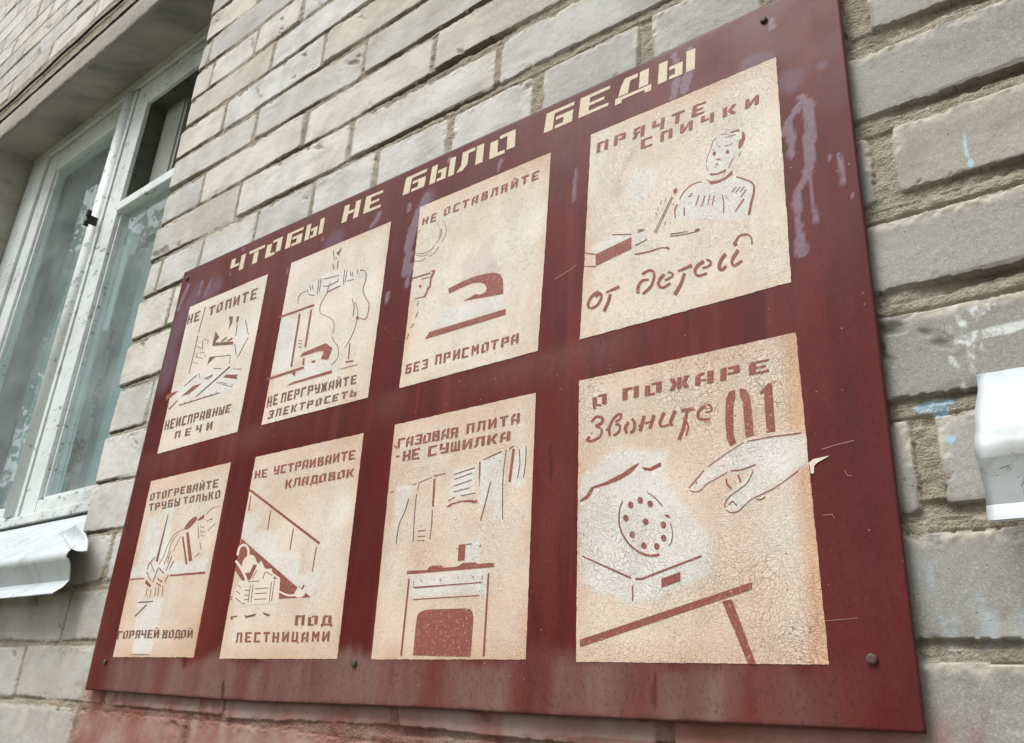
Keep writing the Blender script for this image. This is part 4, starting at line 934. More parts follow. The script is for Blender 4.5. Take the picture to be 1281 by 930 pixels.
  ('r','p',((-219.7,479.9),(-219.2,479.6),(-218.6,478.6),(-218.1,477.1),(-217.8,475.7),(-217.6,474.4),(-217.6,473),(-217.7,471.5),(-218.1,470),(-218.9,468.3),(-220,466.4),(-221.1,464.7),(-222,463.5),(-222.8,462.9),(-223.4,462.7),(-223.9,462.9),(-224.2,463.6),(-224.2,465),(-224.1,467),(-223.9,469.1),(-223.5,470.7),(-222.9,471.5),(-222.2,471.8),(-221.4,472.1),(-220.8,472.9),(-220.4,474.5),(-220.2,476.8),(-220,478.8))),
  ('r','p',((-245.3,466.6),(-245.7,466),(-246.3,465.7),(-247,465.7),(-247.6,466),(-248.1,466.6),(-248.4,467.4),(-248.5,468.3),(-248.3,469.1),(-247.8,469.8),(-247.3,470.1),(-246.6,470.1),(-246,469.7),(-245.5,469.1),(-245.2,468.3),(-245.1,467.4))),
  ('r','p',((-233.1,462.7),(-233.4,462.2),(-234,461.9),(-234.6,462),(-235.2,462.3),(-235.7,462.9),(-236,463.7),(-236.1,464.5),(-236,465.2),(-235.6,465.7),(-235,465.9),(-234.4,465.9),(-233.8,465.5),(-233.3,464.9),(-233,464.2),(-232.9,463.4))),
  ('r','p',((-245.3,461.9),(-241.3,459.8),(-241.8,458.7),(-244.6,459.9))),
  ('r','p',((-246.6,455.5),(-244.1,456.7),(-243.4,455.3),(-245.6,454.9))),
  ('k','s',((-248.3,473),(-246.9,470.4)),((-247.8,473.2),(-246.4,470.6))),
  ('k','s',((-235.4,465.4),(-233.8,467.1)),((-235.8,466),(-234.3,467.7))),
  ('r','p',((-252.5,449.1),(-245.3,446.2),(-236.6,447),(-237.2,445),(-243.9,444.5),(-251.2,446.3))),
  ('r','p',((-256.4,444.9),(-251.4,440.4),(-245.6,438.6),(-237.7,439),(-232.8,442.7),(-231,442.8),(-231.2,439.3),(-237.8,436.6),(-245.8,435.8),(-252.3,437.5),(-252.6,439.8))),
  ('r','s',((-281.7,432.8),(-281.3,433.6),(-280.7,434.7),(-280,436),(-279.2,437.2),(-278.2,438.3),(-277,439.4),(-275.7,440.5),(-274.3,441.5),(-272.8,442.3),(-271.3,443),(-269.6,443.4),(-267.9,443.6),(-266.1,443.6),(-264.4,443.6),(-263.1,443.5),(-262.1,443.3),(-261.4,443.1),(-260.8,442.8),(-260.4,442.5),(-260,442.2)),((-282.5,433.5),(-282.1,434.3),(-281.5,435.4),(-280.8,436.7),(-279.9,438),(-278.9,439.2),(-277.7,440.3),(-276.4,441.4),(-274.9,442.4),(-273.3,443.3),(-271.8,444),(-270,444.4),(-268.2,444.6),(-266.3,444.6),(-264.6,444.6),(-263.3,444.5),(-262.2,444.3),(-261.3,444),(-260.7,443.7),(-260.2,443.4),(-259.8,443.2))),
  ('r','s',((-228.1,434.9),(-227,434.1),(-225.6,433),(-223.9,431.7),(-222.2,430.4),(-220.8,429.1),(-219.4,428),(-218.1,426.9),(-216.9,425.8),(-215.9,424.7),(-215.1,423.7),(-214.6,422.8),(-214.2,421.9),(-213.9,421),(-213.8,420.1),(-213.7,419),(-213.8,417.8),(-213.9,416.4),(-214.1,415),(-214.4,413.5),(-214.8,411.9),(-215.3,410.3),(-215.8,408.6),(-216.5,406.7),(-217.1,404.9),(-217.7,403),(-218.2,401),(-218.7,398.9),(-219.2,396.9),(-219.7,395.1),(-220,393.9)),((-227.7,435.8),(-226.7,435.1),(-225.2,434),(-223.5,432.7),(-221.8,431.4),(-220.3,430.2),(-218.9,429.1),(-217.6,428),(-216.3,426.9),(-215.1,425.8),(-214.2,424.6),(-213.4,423.4),(-212.9,422.3),(-212.5,421.1),(-212.2,419.9),(-212.1,418.6),(-212.1,417.2),(-212.2,415.7),(-212.4,414.1),(-212.7,412.5),(-213.1,410.9),(-213.5,409.1),(-214,407.3),(-214.6,405.5),(-215.2,403.6),(-215.7,401.8),(-216.2,399.8),(-216.7,397.7),(-217.1,395.7),(-217.5,393.9),(-217.8,392.6))),
  ('r','s',((-285,429.1),(-285.4,428.5),(-285.9,427.7),(-286.6,426.7),(-287.1,425.5),(-287.5,424.1),(-287.7,422.3),(-287.7,420.2),(-287.6,418.1),(-287.5,416.2),(-287.4,414.9)),((-284.1,428.2),(-284.4,427.6),(-285,426.8),(-285.6,425.9),(-286.1,424.8),(-286.5,423.5),(-286.6,421.9),(-286.6,419.9),(-286.5,417.8),(-286.4,415.9),(-286.4,414.6))),
  ('r','s',((-278.4,423.1),(-278.8,414.6)),((-277.2,422.6),(-277.6,414.2))),
  ('k','s',((-273.4,432.6),(-269.9,431.6)),((-273.4,433.6),(-270,432.6))),
  ('k','s',((-271.8,434.3),(-268.8,433.7)),((-271.9,435.4),(-268.9,434.7))),
  ('r','s',((-263.4,430.6),(-267.2,421.2)),((-262.6,430),(-266.3,420.5))),
  ('r','s',((-258,428),(-261.6,418.1)),((-257.2,427.4),(-260.8,417.5))),
  ('r','s',((-253.6,426.8),(-255.8,416.8)),((-252.8,426.3),(-255,416.4))),
  ('r','s',((-249.4,424.6),(-251.5,415.2)),((-248.5,424.2),(-250.7,414.7))),
  ('r','s',((-241.9,422),(-241.7,420.8),(-241.5,419.1),(-241.2,417),(-241,415),(-240.9,413),(-241,411.1),(-241.1,409),(-241.3,406.9),(-241.5,405.2),(-241.7,403.9)),((-240.9,421.9),(-240.8,420.7),(-240.5,418.9),(-240.2,416.9),(-240,414.7),(-239.9,412.7),(-240,410.7),(-240.2,408.6),(-240.4,406.5),(-240.6,404.8),(-240.7,403.5))),
  ('k','s',((-238.9,420),(-237,415.8)),((-238.4,420.2),(-236.5,416))),
  ('k','s',((-232.7,420.8),(-228.2,424.6)),((-233.1,421.4),(-228.7,425.2))),
  ('k','s',((-229,419.3),(-224.8,423.2)),((-229.4,420),(-225.3,423.9))),
  ('k','s',((-225.1,418.6),(-220.7,422.1)),((-225.5,419.2),(-221.2,422.7))),
  ('k','s',((-224.7,413),(-219.5,418.8)),((-225.2,413.6),(-220,419.4))),
  ('r','s',((-222.8,411),(-230.8,401.7)),((-221.9,409.8),(-230.2,401))),
  ('r','p',((-284.5,442.2),(-285.1,441.4),(-285.9,441),(-286.7,441),(-287.4,441.4),(-288,442.1),(-288.2,443.1),(-288.2,444.2),(-287.8,445.2),(-287.2,446),(-286.4,446.5),(-285.6,446.5),(-284.8,446.1),(-284.3,445.3),(-284,444.3),(-284.1,443.2))),
  ('k','s',((-290,440),(-308.4,407.8)),((-289.4,439.5),(-307.8,407.4))),
  ('k','s',((-288.9,438.2),(-306.8,406.5)),((-288.4,437.8),(-306.3,406))),
  ('k','s',((-296,439.7),(-297.1,436)),((-295.4,439.3),(-296.5,435.6))),
  ('k','s',((-300.7,439),(-301.6,434.6)),((-300.1,438.6),(-301,434.3))),
  ('k','s',((-304,433.5),(-304.4,429.4)),((-303.4,433.2),(-303.8,429.2))),
  ('k','s',((-306.9,428.5),(-305.7,425.2),(-304.3,424.1)),((-306.4,428.6),(-305.2,425.4),(-304.1,424.6))),
  ('k','s',((-298.6,424.9),(-299.5,421.9)),((-298,424.5),(-298.9,421.5))),
  ('k','s',((-287.4,430.8),(-289.5,430.3)),((-287.1,430.2),(-289.2,429.6))),
  ('r','s',((-297.4,415.3),(-297.7,411.6)),((-296.5,415),(-296.8,411.3))),
  ('k','s',((-292.6,399.7),(-275.3,396.6)),((-292.7,400.6),(-275.4,397.4))),
  ('k','s',((-292.7,397.5),(-290.9,397.2),(-288.3,396.6),(-285.4,396),(-282.4,395.5),(-279.8,395),(-277.5,394.7),(-275.2,394.4),(-273,394.1),(-271.1,393.9),(-269.4,393.8),(-268.1,393.8),(-267,393.9),(-266.1,394.1),(-265.4,394.2),(-264.9,394.3)),((-292.8,398.3),(-291,398),(-288.4,397.4),(-285.5,396.9),(-282.5,396.3),(-279.9,395.8),(-277.6,395.5),(-275.3,395.2),(-273.2,394.9),(-271.2,394.7),(-269.6,394.6),(-268.3,394.6),(-267.2,394.7),(-266.4,394.9),(-265.7,395),(-265.2,395.1))),
  ('r','p',((-263.7,395.2),(-263.8,394.6),(-264.2,394.2),(-264.9,393.8),(-265.8,393.6),(-266.8,393.7),(-267.7,394),(-268.4,394.5),(-268.7,395),(-268.7,395.6),(-268.3,396.1),(-267.6,396.4),(-266.6,396.6),(-265.6,396.5),(-264.8,396.2),(-264.1,395.8))),
  ('r','s',((-328.5,390.5),(-326.8,390.3),(-324.3,389.9),(-321.3,389.5),(-318.3,389.1),(-315.4,388.8),(-312.5,388.7),(-309.4,388.7),(-306.4,388.7),(-303.6,388.7),(-301.3,388.6),(-299.6,388.2),(-298.2,387.8),(-297,387.3),(-296.1,386.8),(-295.4,386.5)),((-328.8,392.1),(-327,391.8),(-324.5,391.3),(-321.6,390.9),(-318.5,390.4),(-315.7,390.1),(-312.8,390),(-309.7,390),(-306.7,390),(-303.9,389.9),(-301.5,389.7),(-299.6,389.4),(-298.1,388.8),(-296.8,388.2),(-295.9,387.8),(-295.2,387.4))),
  ('r','p',((-293.2,385.2),(-293.5,384.9),(-294,384.9),(-294.7,385.1),(-295.4,385.5),(-296.1,386.1),(-296.6,386.7),(-296.9,387.4),(-296.8,387.9),(-296.5,388.2),(-296,388.2),(-295.3,388),(-294.6,387.6),(-293.9,387),(-293.4,386.4),(-293.1,385.7))),
  ('k','s',((-328,400),(-315.4,402.3)),((-328.5,401),(-315.9,403.3))),
  ('k','s',((-325.7,416),(-318.4,413.5)),((-325.7,417),(-318.4,414.5))),
  ('k','s',((-325.5,413.2),(-319.8,413.5)),((-325.9,414.2),(-320.2,414.6))),
  ('r','p',((-371.4,405.2),(-332.1,410.9),(-332.2,398.6),(-370.9,392.5))),
  ('r','s',((-352.9,420.3),(-332.1,413.6)),((-352.9,421.3),(-332.1,414.6))),
  ('r','s',((-383.1,410.2),(-371.5,404.9)),((-383,411.2),(-371.4,405.9))),
  ('r','s',((-383.6,395.9),(-370.9,391.4)),((-383.6,396.8),(-370.9,392.4))),
  ('r','s',((-368.1,366.1),(-369.1,365.7),(-370.7,365.1),(-372.4,364.4),(-374.2,363.6),(-375.8,362.5),(-377,361.2),(-378.1,359.8),(-379,358.2),(-379.7,356.6),(-380.1,355.1),(-380.1,353.5),(-379.6,351.9),(-379,350.6),(-378.5,349.6),(-378.2,349)),((-366.3,363.1),(-367.3,362.7),(-368.9,362.2),(-370.5,361.5),(-372.1,360.8),(-373.4,359.9),(-374.4,358.9),(-375.3,357.6),(-376.1,356.2),(-376.7,354.9),(-377,353.8),(-377,353),(-376.8,352.2),(-376.4,351.2),(-375.8,350.3),(-375.5,349.6))),
  ('r','s',((-369.3,357.9),(-368.6,358.4),(-367.5,359.1),(-366.4,359.8),(-365.5,360.2),(-365.5,360.2),(-366,360.6),(-365.8,360.2),(-365.5,359.4),(-365.4,358.4),(-365.5,357.4),(-365.9,356.3),(-366.6,354.9),(-367.6,353.5),(-368.6,352.2),(-369.6,351.3),(-370.7,350.8),(-372.1,350.4),(-373.6,350.2),(-375,350),(-376,349.9)),((-371.5,360.6),(-370.8,361.1),(-369.7,361.8),(-368.5,362.6),(-367.1,363.2),(-365.5,363.3),(-363.8,361.9),(-363.1,360.5),(-362.7,359),(-362.6,357.5),(-362.8,356),(-363.3,354.5),(-364.2,353),(-365.2,351.5),(-366.4,350.1),(-367.7,349),(-369.2,348.3),(-370.9,347.8),(-372.6,347.6),(-374,347.5),(-375,347.4))),
  ('r','s',((-358.5,359.6),(-356.3,359.8),(-353,360.1),(-349.4,360.5),(-346.1,360.8),(-343.9,361)),((-359.4,361.8),(-357.3,362.2),(-354.1,362.8),(-350.6,363.4),(-347.4,364),(-345.3,364.4))),
  ('r','s',((-355.6,358.6),(-356,357.3),(-356.6,355.5),(-357.4,353.4),(-358.1,351.3),(-358.8,349.6),(-359.6,348),(-360.5,346.5),(-361.4,345),(-362.3,343.8),(-362.8,342.9)),((-352.7,356.9),(-353.1,355.6),(-353.6,353.8),(-354.3,351.6),(-355,349.5),(-355.7,347.6),(-356.6,345.9),(-357.5,344.2),(-358.4,342.7),(-359.1,341.4),(-359.6,340.5))),
  ('r','s',((-320.6,366.9),(-319.7,367.2),(-318.5,367.7),(-317.2,368.2),(-315.8,368.6),(-314.8,368.7),(-313.8,368.6),(-312.8,368.4),(-311.8,368),(-311.2,367.5),(-310.8,367.1),(-310.5,366.4),(-310.3,365.3),(-310.2,364),(-310.2,362.6),(-310.4,361.2),(-310.8,359.7),(-311.4,358.1),(-312.2,356.5),(-313.1,355),(-314.1,353.8),(-315.4,352.7),(-317.1,351.7),(-318.8,350.8),(-320.4,350),(-321.5,349.4)),((-321.9,369.2),(-321,369.5),(-319.8,370),(-318.4,370.6),(-316.9,371),(-315.4,371.2),(-314,371.1),(-312.7,370.8),(-311.3,370.2),(-310,369.4),(-308.9,368.1),(-308.2,366.6),(-307.8,365),(-307.7,363.4),(-307.7,361.6),(-308,360),(-308.4,358.3),(-309.1,356.5),(-309.9,354.8),(-310.9,353.1),(-312,351.6),(-313.5,350.3),(-315.3,349.2),(-317.2,348.2),(-318.7,347.4),(-319.8,346.8))),
  ('r','s',((-314.6,362),(-315.5,362.2),(-317,362.6),(-318.6,362.9),(-320.4,363),(-322,362.8),(-323.3,362),(-324.4,361),(-325.4,359.8),(-326.2,358.5),(-326.8,357.1),(-327.2,355.6),(-327.3,354),(-327.2,352.4),(-327.2,351.2),(-327.1,350.3)),((-314.4,359.9),(-315.3,360),(-316.7,360.2),(-318.2,360.4),(-319.6,360.4),(-320.6,360.2),(-321.4,359.6),(-322.2,358.8),(-322.9,357.7),(-323.4,356.5),(-323.8,355.4),(-324,354.4),(-324,353.1),(-323.9,351.7),(-323.7,350.5),(-323.6,349.6))),
  ('r','s',((-298.2,354.1),(-297.2,354.3),(-295.6,354.6),(-293.9,354.9),(-292.2,355.3),(-291,355.8),(-290.2,356.6),(-289.8,357.5),(-289.8,358.5),(-290,359.5),(-290.6,360.4),(-291.4,361.3),(-292.5,362.1),(-293.7,362.7),(-294.6,363.2),(-295.3,363.6)),((-299,356.2),(-298,356.4),(-296.4,356.6),(-294.7,357),(-293.2,357.3),(-292.2,357.7),(-291.9,358.1),(-291.7,358.4),(-291.7,358.8),(-291.8,359.1),(-291.9,359.4),(-292.3,359.8),(-293.1,360.4),(-294.2,361),(-295.1,361.5),(-295.8,361.9))),
  ('r','s',((-299.9,362.7),(-300.6,362.2),(-301.7,361.5),(-302.9,360.6),(-304.1,359.6),(-305,358.6),(-305.6,357.4),(-306,356.2),(-306.2,355),(-306.2,353.6),(-305.9,352.3),(-305.3,351),(-304.4,349.8),(-303.3,348.7),(-302,347.8),(-300.4,347.3),(-298.7,347.4),(-296.9,347.8),(-295.2,348.5),(-293.7,349),(-292.6,349.4)),((-297.7,359.7),(-298.5,359.2),(-299.6,358.6),(-300.8,357.8),(-301.8,357),(-302.5,356.3),(-302.9,355.6),(-303.2,354.7),(-303.4,353.9),(-303.4,353.2),(-303.3,352.6),(-303,352),(-302.6,351.3),(-302,350.6),(-301.4,350.2),(-300.7,349.9),(-299.6,349.9),(-298.1,350.3),(-296.4,350.8),(-294.9,351.4),(-293.8,351.7))),
  ('r','s',((-285.4,359.2),(-283.3,359.3),(-280.2,359.6),(-276.8,359.8),(-273.7,360),(-271.6,360.1)),((-286,361.1),(-284,361.5),(-281,362.1),(-277.7,362.7),(-274.7,363.2),(-272.7,363.7))),
  ('r','s',((-280.6,357.5),(-281.1,356.2),(-281.8,354.2),(-282.7,352.1),(-283.7,349.9),(-284.6,348),(-285.8,346.2),(-287.2,344.3),(-288.6,342.5),(-289.9,340.9),(-290.8,339.8)),((-278.2,356),(-278.7,354.6),(-279.3,352.6),(-280,350.4),(-280.9,348),(-281.9,345.8),(-283,343.8),(-284.4,341.7),(-285.7,339.8),(-286.9,338.2),(-287.7,337))),
  ('r','s',((-262.4,355.1),(-261.3,355.1),(-259.8,355.1),(-258,355.2),(-256.4,355.4),(-255.1,355.8),(-254.3,356.6),(-253.9,357.6),(-253.8,358.7),(-253.9,359.8),(-254.3,360.9),(-255.2,361.9),(-256.2,362.6),(-257.2,363.1),(-258.1,363.6),(-258.6,363.9)),((-262.8,356.9),(-261.8,357),(-260.3,357),(-258.6,357.1),(-257.1,357.3),(-256.2,357.6),(-255.9,358),(-255.7,358.5),(-255.7,359.1),(-255.8,359.7),(-255.9,360),(-256.1,360.2),(-256.8,360.7),(-257.6,361.1),(-258.5,361.5),(-259.1,361.8))),
  ('r','s',((-261.8,364.1),(-262.7,363.7),(-264,363.2),(-265.6,362.6),(-267.1,361.9),(-268.4,361),(-269.3,359.9),(-270,358.7),(-270.6,357.4),(-270.9,356.1),(-270.9,354.7),(-270.6,353.4),(-270,352),(-269.2,350.7),(-268.1,349.6),(-266.7,348.8),(-265,348.5),(-263.1,348.5),(-261.2,348.7),(-259.6,348.9),(-258.5,349)),((-260.1,360.6),(-261.1,360.3),(-262.4,359.9),(-263.9,359.4),(-265.3,358.8),(-266.2,358.2),(-266.9,357.6),(-267.5,356.7),(-268,355.8),(-268.2,354.9),(-268.3,354.2),(-268.2,353.6),(-268,352.8),(-267.6,352),(-267.1,351.5),(-266.5,351),(-265.3,350.8),(-263.7,350.7),(-261.8,350.8),(-260.1,350.9),(-259,351))),
  ('r','s',((-242.4,364.4),(-243.1,363.6),(-244.2,362.6),(-245.4,361.2),(-246.6,359.8),(-247.5,358.5),(-248.1,357.1),(-248.6,355.7),(-248.8,354.3),(-249,353),(-248.9,351.7),(-248.6,350.5),(-248,349.3),(-247.1,348.4),(-246.1,347.8),(-244.9,347.5),(-243.8,347.8),(-242.7,348.5),(-241.7,349.2),(-240.9,349.8),(-240.3,350.2)),((-240,361.5),(-240.7,360.8),(-241.8,359.7),(-243,358.5),(-244.1,357.3),(-244.8,356.2),(-245.3,355.2),(-245.7,354.1),(-246,353),(-246.1,352.1),(-246.1,351.4),(-246,351.1),(-245.9,350.8),(-245.8,350.6),(-245.7,350.5),(-245.6,350.5),(-245.1,350.6),(-244.3,351),(-243.4,351.6),(-242.5,352.2),(-241.9,352.6))),
  ('r','s',((-231.1,364.3),(-231.7,363.6),(-232.6,362.6),(-233.6,361.4),(-234.6,360.1),(-235.4,359),(-236,357.9),(-236.5,356.8),(-237,355.7),(-237.3,354.5),(-237.4,353.3),(-237.3,352.1),(-236.9,350.9),(-236.2,349.7),(-235.2,348.6),(-233.8,348.1),(-232.3,348.4),(-230.6,349),(-229,349.7),(-227.5,350.4),(-226.5,350.9)),((-228.7,361.5),(-229.3,360.8),(-230.2,359.9),(-231.2,358.8),(-232.2,357.6),(-232.9,356.7),(-233.5,355.7),(-234.1,354.8),(-234.5,354),(-234.7,353.2),(-234.8,352.7),(-234.8,352.1),(-234.6,351.5),(-234.5,351.1),(-234.3,350.9),(-234.1,350.8),(-233.2,350.9),(-231.7,351.3),(-230.1,352),(-228.6,352.6),(-227.5,353))),
  ('r','s',((-217.6,363.8),(-217.5,364.7),(-217.3,366),(-217.2,367.4),(-217.2,369),(-217.4,370.5),(-218,371.8),(-218.7,373.1),(-219.6,374.3),(-220.6,375.3),(-221.8,376.1),(-223.1,376.7),(-224.6,377),(-226.2,377.2),(-227.6,377.1),(-229,376.8),(-230.1,375.9),(-231.1,374.7),(-231.8,373.4),(-232.5,372.3),(-232.9,371.6)),((-218.6,364.2),(-218.6,365.1),(-218.4,366.4),(-218.3,367.8),(-218.4,369.2),(-218.6,370.3),(-219,371.3),(-219.6,372.3),(-220.4,373.3),(-221.2,374),(-222.1,374.6),(-223.2,375),(-224.5,375.3),(-225.8,375.4),(-227,375.3),(-228,375),(-228.8,374.3),(-229.6,373.3),(-230.3,372.1),(-230.8,370.9),(-231.3,370.1))),
  ('r','p',((-230.5,369.3),(-230.7,368.5),(-231.1,368),(-231.8,367.7),(-232.5,367.8),(-233.3,368.2),(-233.9,368.9),(-234.3,369.7),(-234.4,370.6),(-234.2,371.4),(-233.7,371.9),(-233.1,372.2),(-232.3,372.1),(-231.6,371.6),(-231,371),(-230.6,370.1))),
 ],
 'B1': [
  ('k','p',((-1044.2,221.3),(-1042.1,220.9),(-1043.4,157.9),(-1049.3,159.9))),
  ('r','p',((-995.5,197.9),(-994.6,199.6),(-992.8,202),(-990.5,204.4),(-988.1,206.5),(-985.3,208.1),(-982.1,209.5),(-979,210.6),(-976.4,211.3),(-974.2,211.4),(-972.3,211.2),(-970.8,210.6),(-970,209.8),(-969.7,208.7),(-970,207.4),(-970.9,205.8),(-972.4,204.2),(-974.9,202.3),(-978.3,200.3),(-981.8,198.3),(-984.6,196.9),(-986.6,196.3),(-988,196),(-989.1,196.1),(-990.4,196.3),(-992,196.4),(-993.7,196.5),(-995.1,196.9))),
  ('r','p',((-997.1,187.5),(-993.2,187.7),(-970.5,150.9),(-974.4,150.3))),
  ('r','p',((-989,192.3),(-983,192.3),(-961,155.1),(-968.3,153.6))),
  ('k','s',((-964.8,198.5),(-956.9,182.2)),((-963.2,198.4),(-955.3,182.1))),
  ('k','s',((-952.8,177),(-947,167.7)),((-951.2,177),(-945.5,167.7))),
  ('k','s',((-948.7,163.4),(-958.5,158.8)),((-947.4,162.6),(-957.2,158))),
  ('r','p',((-968.8,206.4),(-954.9,212.5),(-953.2,207.4),(-964,205.1))),
  ('k','s',((-948.7,212.5),(-947.1,213.4),(-944.8,214.8),(-942.2,216.4),(-939.3,217.8),(-936.7,218.7),(-933.8,219.1),(-930.7,219.2),(-927.5,219.1),(-924.8,218.9),(-922.9,218.9)),((-949.7,213.1),(-948.1,214),(-945.8,215.4),(-943.1,217),(-940.2,218.4),(-937.4,219.3),(-934.4,219.8),(-931.1,219.9),(-927.9,219.8),(-925.1,219.6),(-923.2,219.6))),
  ('k','s',((-945.4,202.2),(-943.6,202.7),(-940.9,203.4),(-937.9,204.2),(-935.3,204.9),(-933.8,205.2),(-934.8,205.7),(-934.6,205.3),(-935.4,204.8),(-936.2,204.2),(-936.7,203.9)),((-946.2,202.9),(-944.4,203.4),(-941.6,204.1),(-938.7,204.9),(-936,205.5),(-934.3,205.9),(-932.4,205.2),(-933.5,204.8),(-934.4,204.2),(-935.2,203.7),(-935.7,203.4))),
  ('k','s',((-959.4,198.7),(-958.8,198.2),(-957.9,197.4),(-956.8,196.5),(-955.6,195.7),(-954.4,195.1),(-953,195),(-951.8,195.2),(-950.6,195.5),(-949.7,195.8),(-949,196)),((-958.4,198.9),(-957.8,198.4),(-956.9,197.6),(-955.9,196.8),(-954.9,196.1),(-954.2,195.8),(-953.5,195.7),(-952.5,195.8),(-951.4,196.1),(-950.5,196.4),(-949.8,196.6))),
  ('k','s',((-957.3,192.8),(-956.8,192.3),(-955.9,191.5),(-954.9,190.7),(-953.8,189.9),(-952.4,189.4),(-950.9,189.2),(-949.3,189.4),(-947.8,189.6),(-946.5,189.8),(-945.6,190)),((-956.4,193),(-955.8,192.5),(-955,191.8),(-954.1,191),(-953.1,190.3),(-952.3,190),(-951.3,189.9),(-949.9,190),(-948.5,190.2),(-947.2,190.5),(-946.3,190.6))),
  ('k','s',((-954.2,187.6),(-953.7,187.1),(-953.1,186.4),(-952.4,185.6),(-951.4,184.9),(-950.1,184.3),(-948.6,184.1),(-947,184.1),(-945.4,184.2),(-943.9,184.3),(-943,184.4)),((-953.1,187.7),(-952.7,187.3),(-952.1,186.6),(-951.4,185.8),(-950.6,185.2),(-949.9,184.9),(-948.9,184.8),(-947.4,184.8),(-945.9,184.8),(-944.5,185),(-943.5,185))),
  ('k','s',((-938.2,189.4),(-937.2,190.1),(-936,191.2),(-934.5,192.3),(-932.9,193.5),(-931.4,194.5),(-929.9,195.3),(-928.2,196.1),(-926.6,196.8),(-925.2,197.4),(-924.2,197.8)),((-939.2,189.9),(-938.3,190.6),(-937,191.7),(-935.5,192.8),(-933.9,194),(-932.4,195),(-930.8,195.9),(-929.1,196.7),(-927.5,197.4),(-926.1,198),(-925.1,198.4))),
  ('k','s',((-997.1,197.5),(-999.8,196.9),(-1003.8,196.2),(-1008.4,195.2),(-1013,194),(-1016.7,192.4),(-1019.5,190.3),(-1022,187.8),(-1024,185.1),(-1025.8,182.3),(-1027.4,179.6),(-1028.6,176.9),(-1029.4,174.2),(-1030,171.5),(-1030.7,168.9),(-1031.7,166.4),(-1033.2,163.9),(-1035,161.3),(-1036.9,158.9),(-1038.6,156.8),(-1039.8,155.3)),((-996.3,196.8),(-999.1,196.2),(-1003.1,195.5),(-1007.6,194.6),(-1012,193.3),(-1015.6,191.8),(-1018.4,189.8),(-1020.7,187.3),(-1022.8,184.6),(-1024.6,181.9),(-1026.2,179.2),(-1027.3,176.6),(-1028.1,173.9),(-1028.7,171.2),(-1029.4,168.6),(-1030.4,166.1),(-1031.9,163.5),(-1033.8,160.9),(-1035.7,158.4),(-1037.4,156.4),(-1038.5,154.9))),
  ('k','s',((-1000.4,189.2),(-1001.1,187.9),(-1002.2,186.1),(-1003.4,183.9),(-1004.7,181.7),(-1005.9,179.6),(-1007.1,177.6),(-1008.4,175.3),(-1009.6,173.2),(-1010.7,171.4),(-1011.5,170)),((-999.2,188.8),(-999.9,187.5),(-1001,185.7),(-1002.2,183.5),(-1003.5,181.3),(-1004.7,179.2),(-1005.9,177.2),(-1007.2,175),(-1008.4,172.8),(-1009.5,171),(-1010.2,169.7))),
  ('k','s',((-1007.6,192.4),(-1009.2,191.2),(-1011.7,189.5),(-1014.5,187.5),(-1017.1,185.1),(-1019.2,182.3),(-1020.5,179),(-1021.3,175.2),(-1021.9,171.2),(-1022.4,167.4),(-1023,164.2),(-1023.9,161.5),(-1024.8,159.2),(-1025.7,157.3),(-1026.5,155.7),(-1027,154.5)),((-1006.4,191.9),(-1008.1,190.6),(-1010.6,189),(-1013.3,187),(-1015.9,184.6),(-1017.9,181.9),(-1019.2,178.7),(-1020,174.9),(-1020.6,170.9),(-1021.1,167.1),(-1021.8,163.9),(-1022.6,161.2),(-1023.5,158.9),(-1024.4,156.9),(-1025.2,155.3),(-1025.7,154.1))),
  ('k','s',((-1017.8,170.4),(-1018.1,168.2),(-1018.5,164.9),(-1019,161.2),(-1019.5,157.9),(-1019.8,155.6)),((-1016.5,170.2),(-1016.8,167.9),(-1017.2,164.6),(-1017.7,160.9),(-1018.2,157.6),(-1018.5,155.4))),
  ('k','s',((-1061.8,158),(-1047.1,145.4)),((-1060.2,158.3),(-1045.5,145.7))),
  ('k','s',((-1064.7,149.8),(-1064.2,156.3),(-1051.8,164.8)),((-1066.7,150.1),(-1066.2,157),(-1053.5,165.6))),
  ('k','s',((-1066.8,146.5),(-1052,134)),((-1065.1,146.8),(-1050.4,134.3))),
  ('k','s',((-1038.8,151.9),(-1046.7,132.5)),((-1036.8,151.4),(-1044.7,132))),
  ('k','s',((-1023.5,164.7),(-1019,161.1)),((-1022,165),(-1017.5,161.4))),
  ('k','s',((-1012.3,163.5),(-1019.3,145.8)),((-1010.4,163),(-1017.4,145.4))),
  ('k','s',((-1010.8,139.7),(-1016.9,131.9)),((-1009,139.1),(-1015.1,131.3))),
  ('r','p',((-1062.6,136.4),(-1047.2,128.2),(-1049.4,125.8),(-1064.8,132.3))),
  ('r','s',((-1036,148.6),(-1023.1,141.8)),((-1034.3,149.5),(-1021.4,142.6))),
  ('r','s',((-1036.4,130.4),(-1023.7,125.7)),((-1035.2,131.5),(-1022.5,126.8))),
  ('r','s',((-1035.6,136.1),(-1022.6,130.6)),((-1034.2,137.2),(-1021.2,131.6))),
  ('r','s',((-1005.8,157.5),(-1011.8,147)),((-1003.1,156.6),(-1010.6,146.6))),
  ('r','s',((-1111.9,138.4),(-1067.6,137.6)),((-1112.8,140),(-1068.4,139.1))),
  ('r','s',((-1006.1,137.8),(-926.3,136.6)),((-1007.1,139.7),(-927.6,139.3))),
  ('k','s',((-1056.5,126.2),(-1055.5,114.7)),((-1055.2,126),(-1054.2,114.5))),
  ('k','s',((-1046.2,124.1),(-1045.2,112.6)),((-1044.8,123.9),(-1043.9,112.5))),
  ('k','s',((-1035.7,125.2),(-1033.2,113.8)),((-1034.4,125.1),(-1031.9,113.7))),
  ('k','s',((-1028.1,125.7),(-1026.3,113.5)),((-1026.8,125.6),(-1025,113.4))),
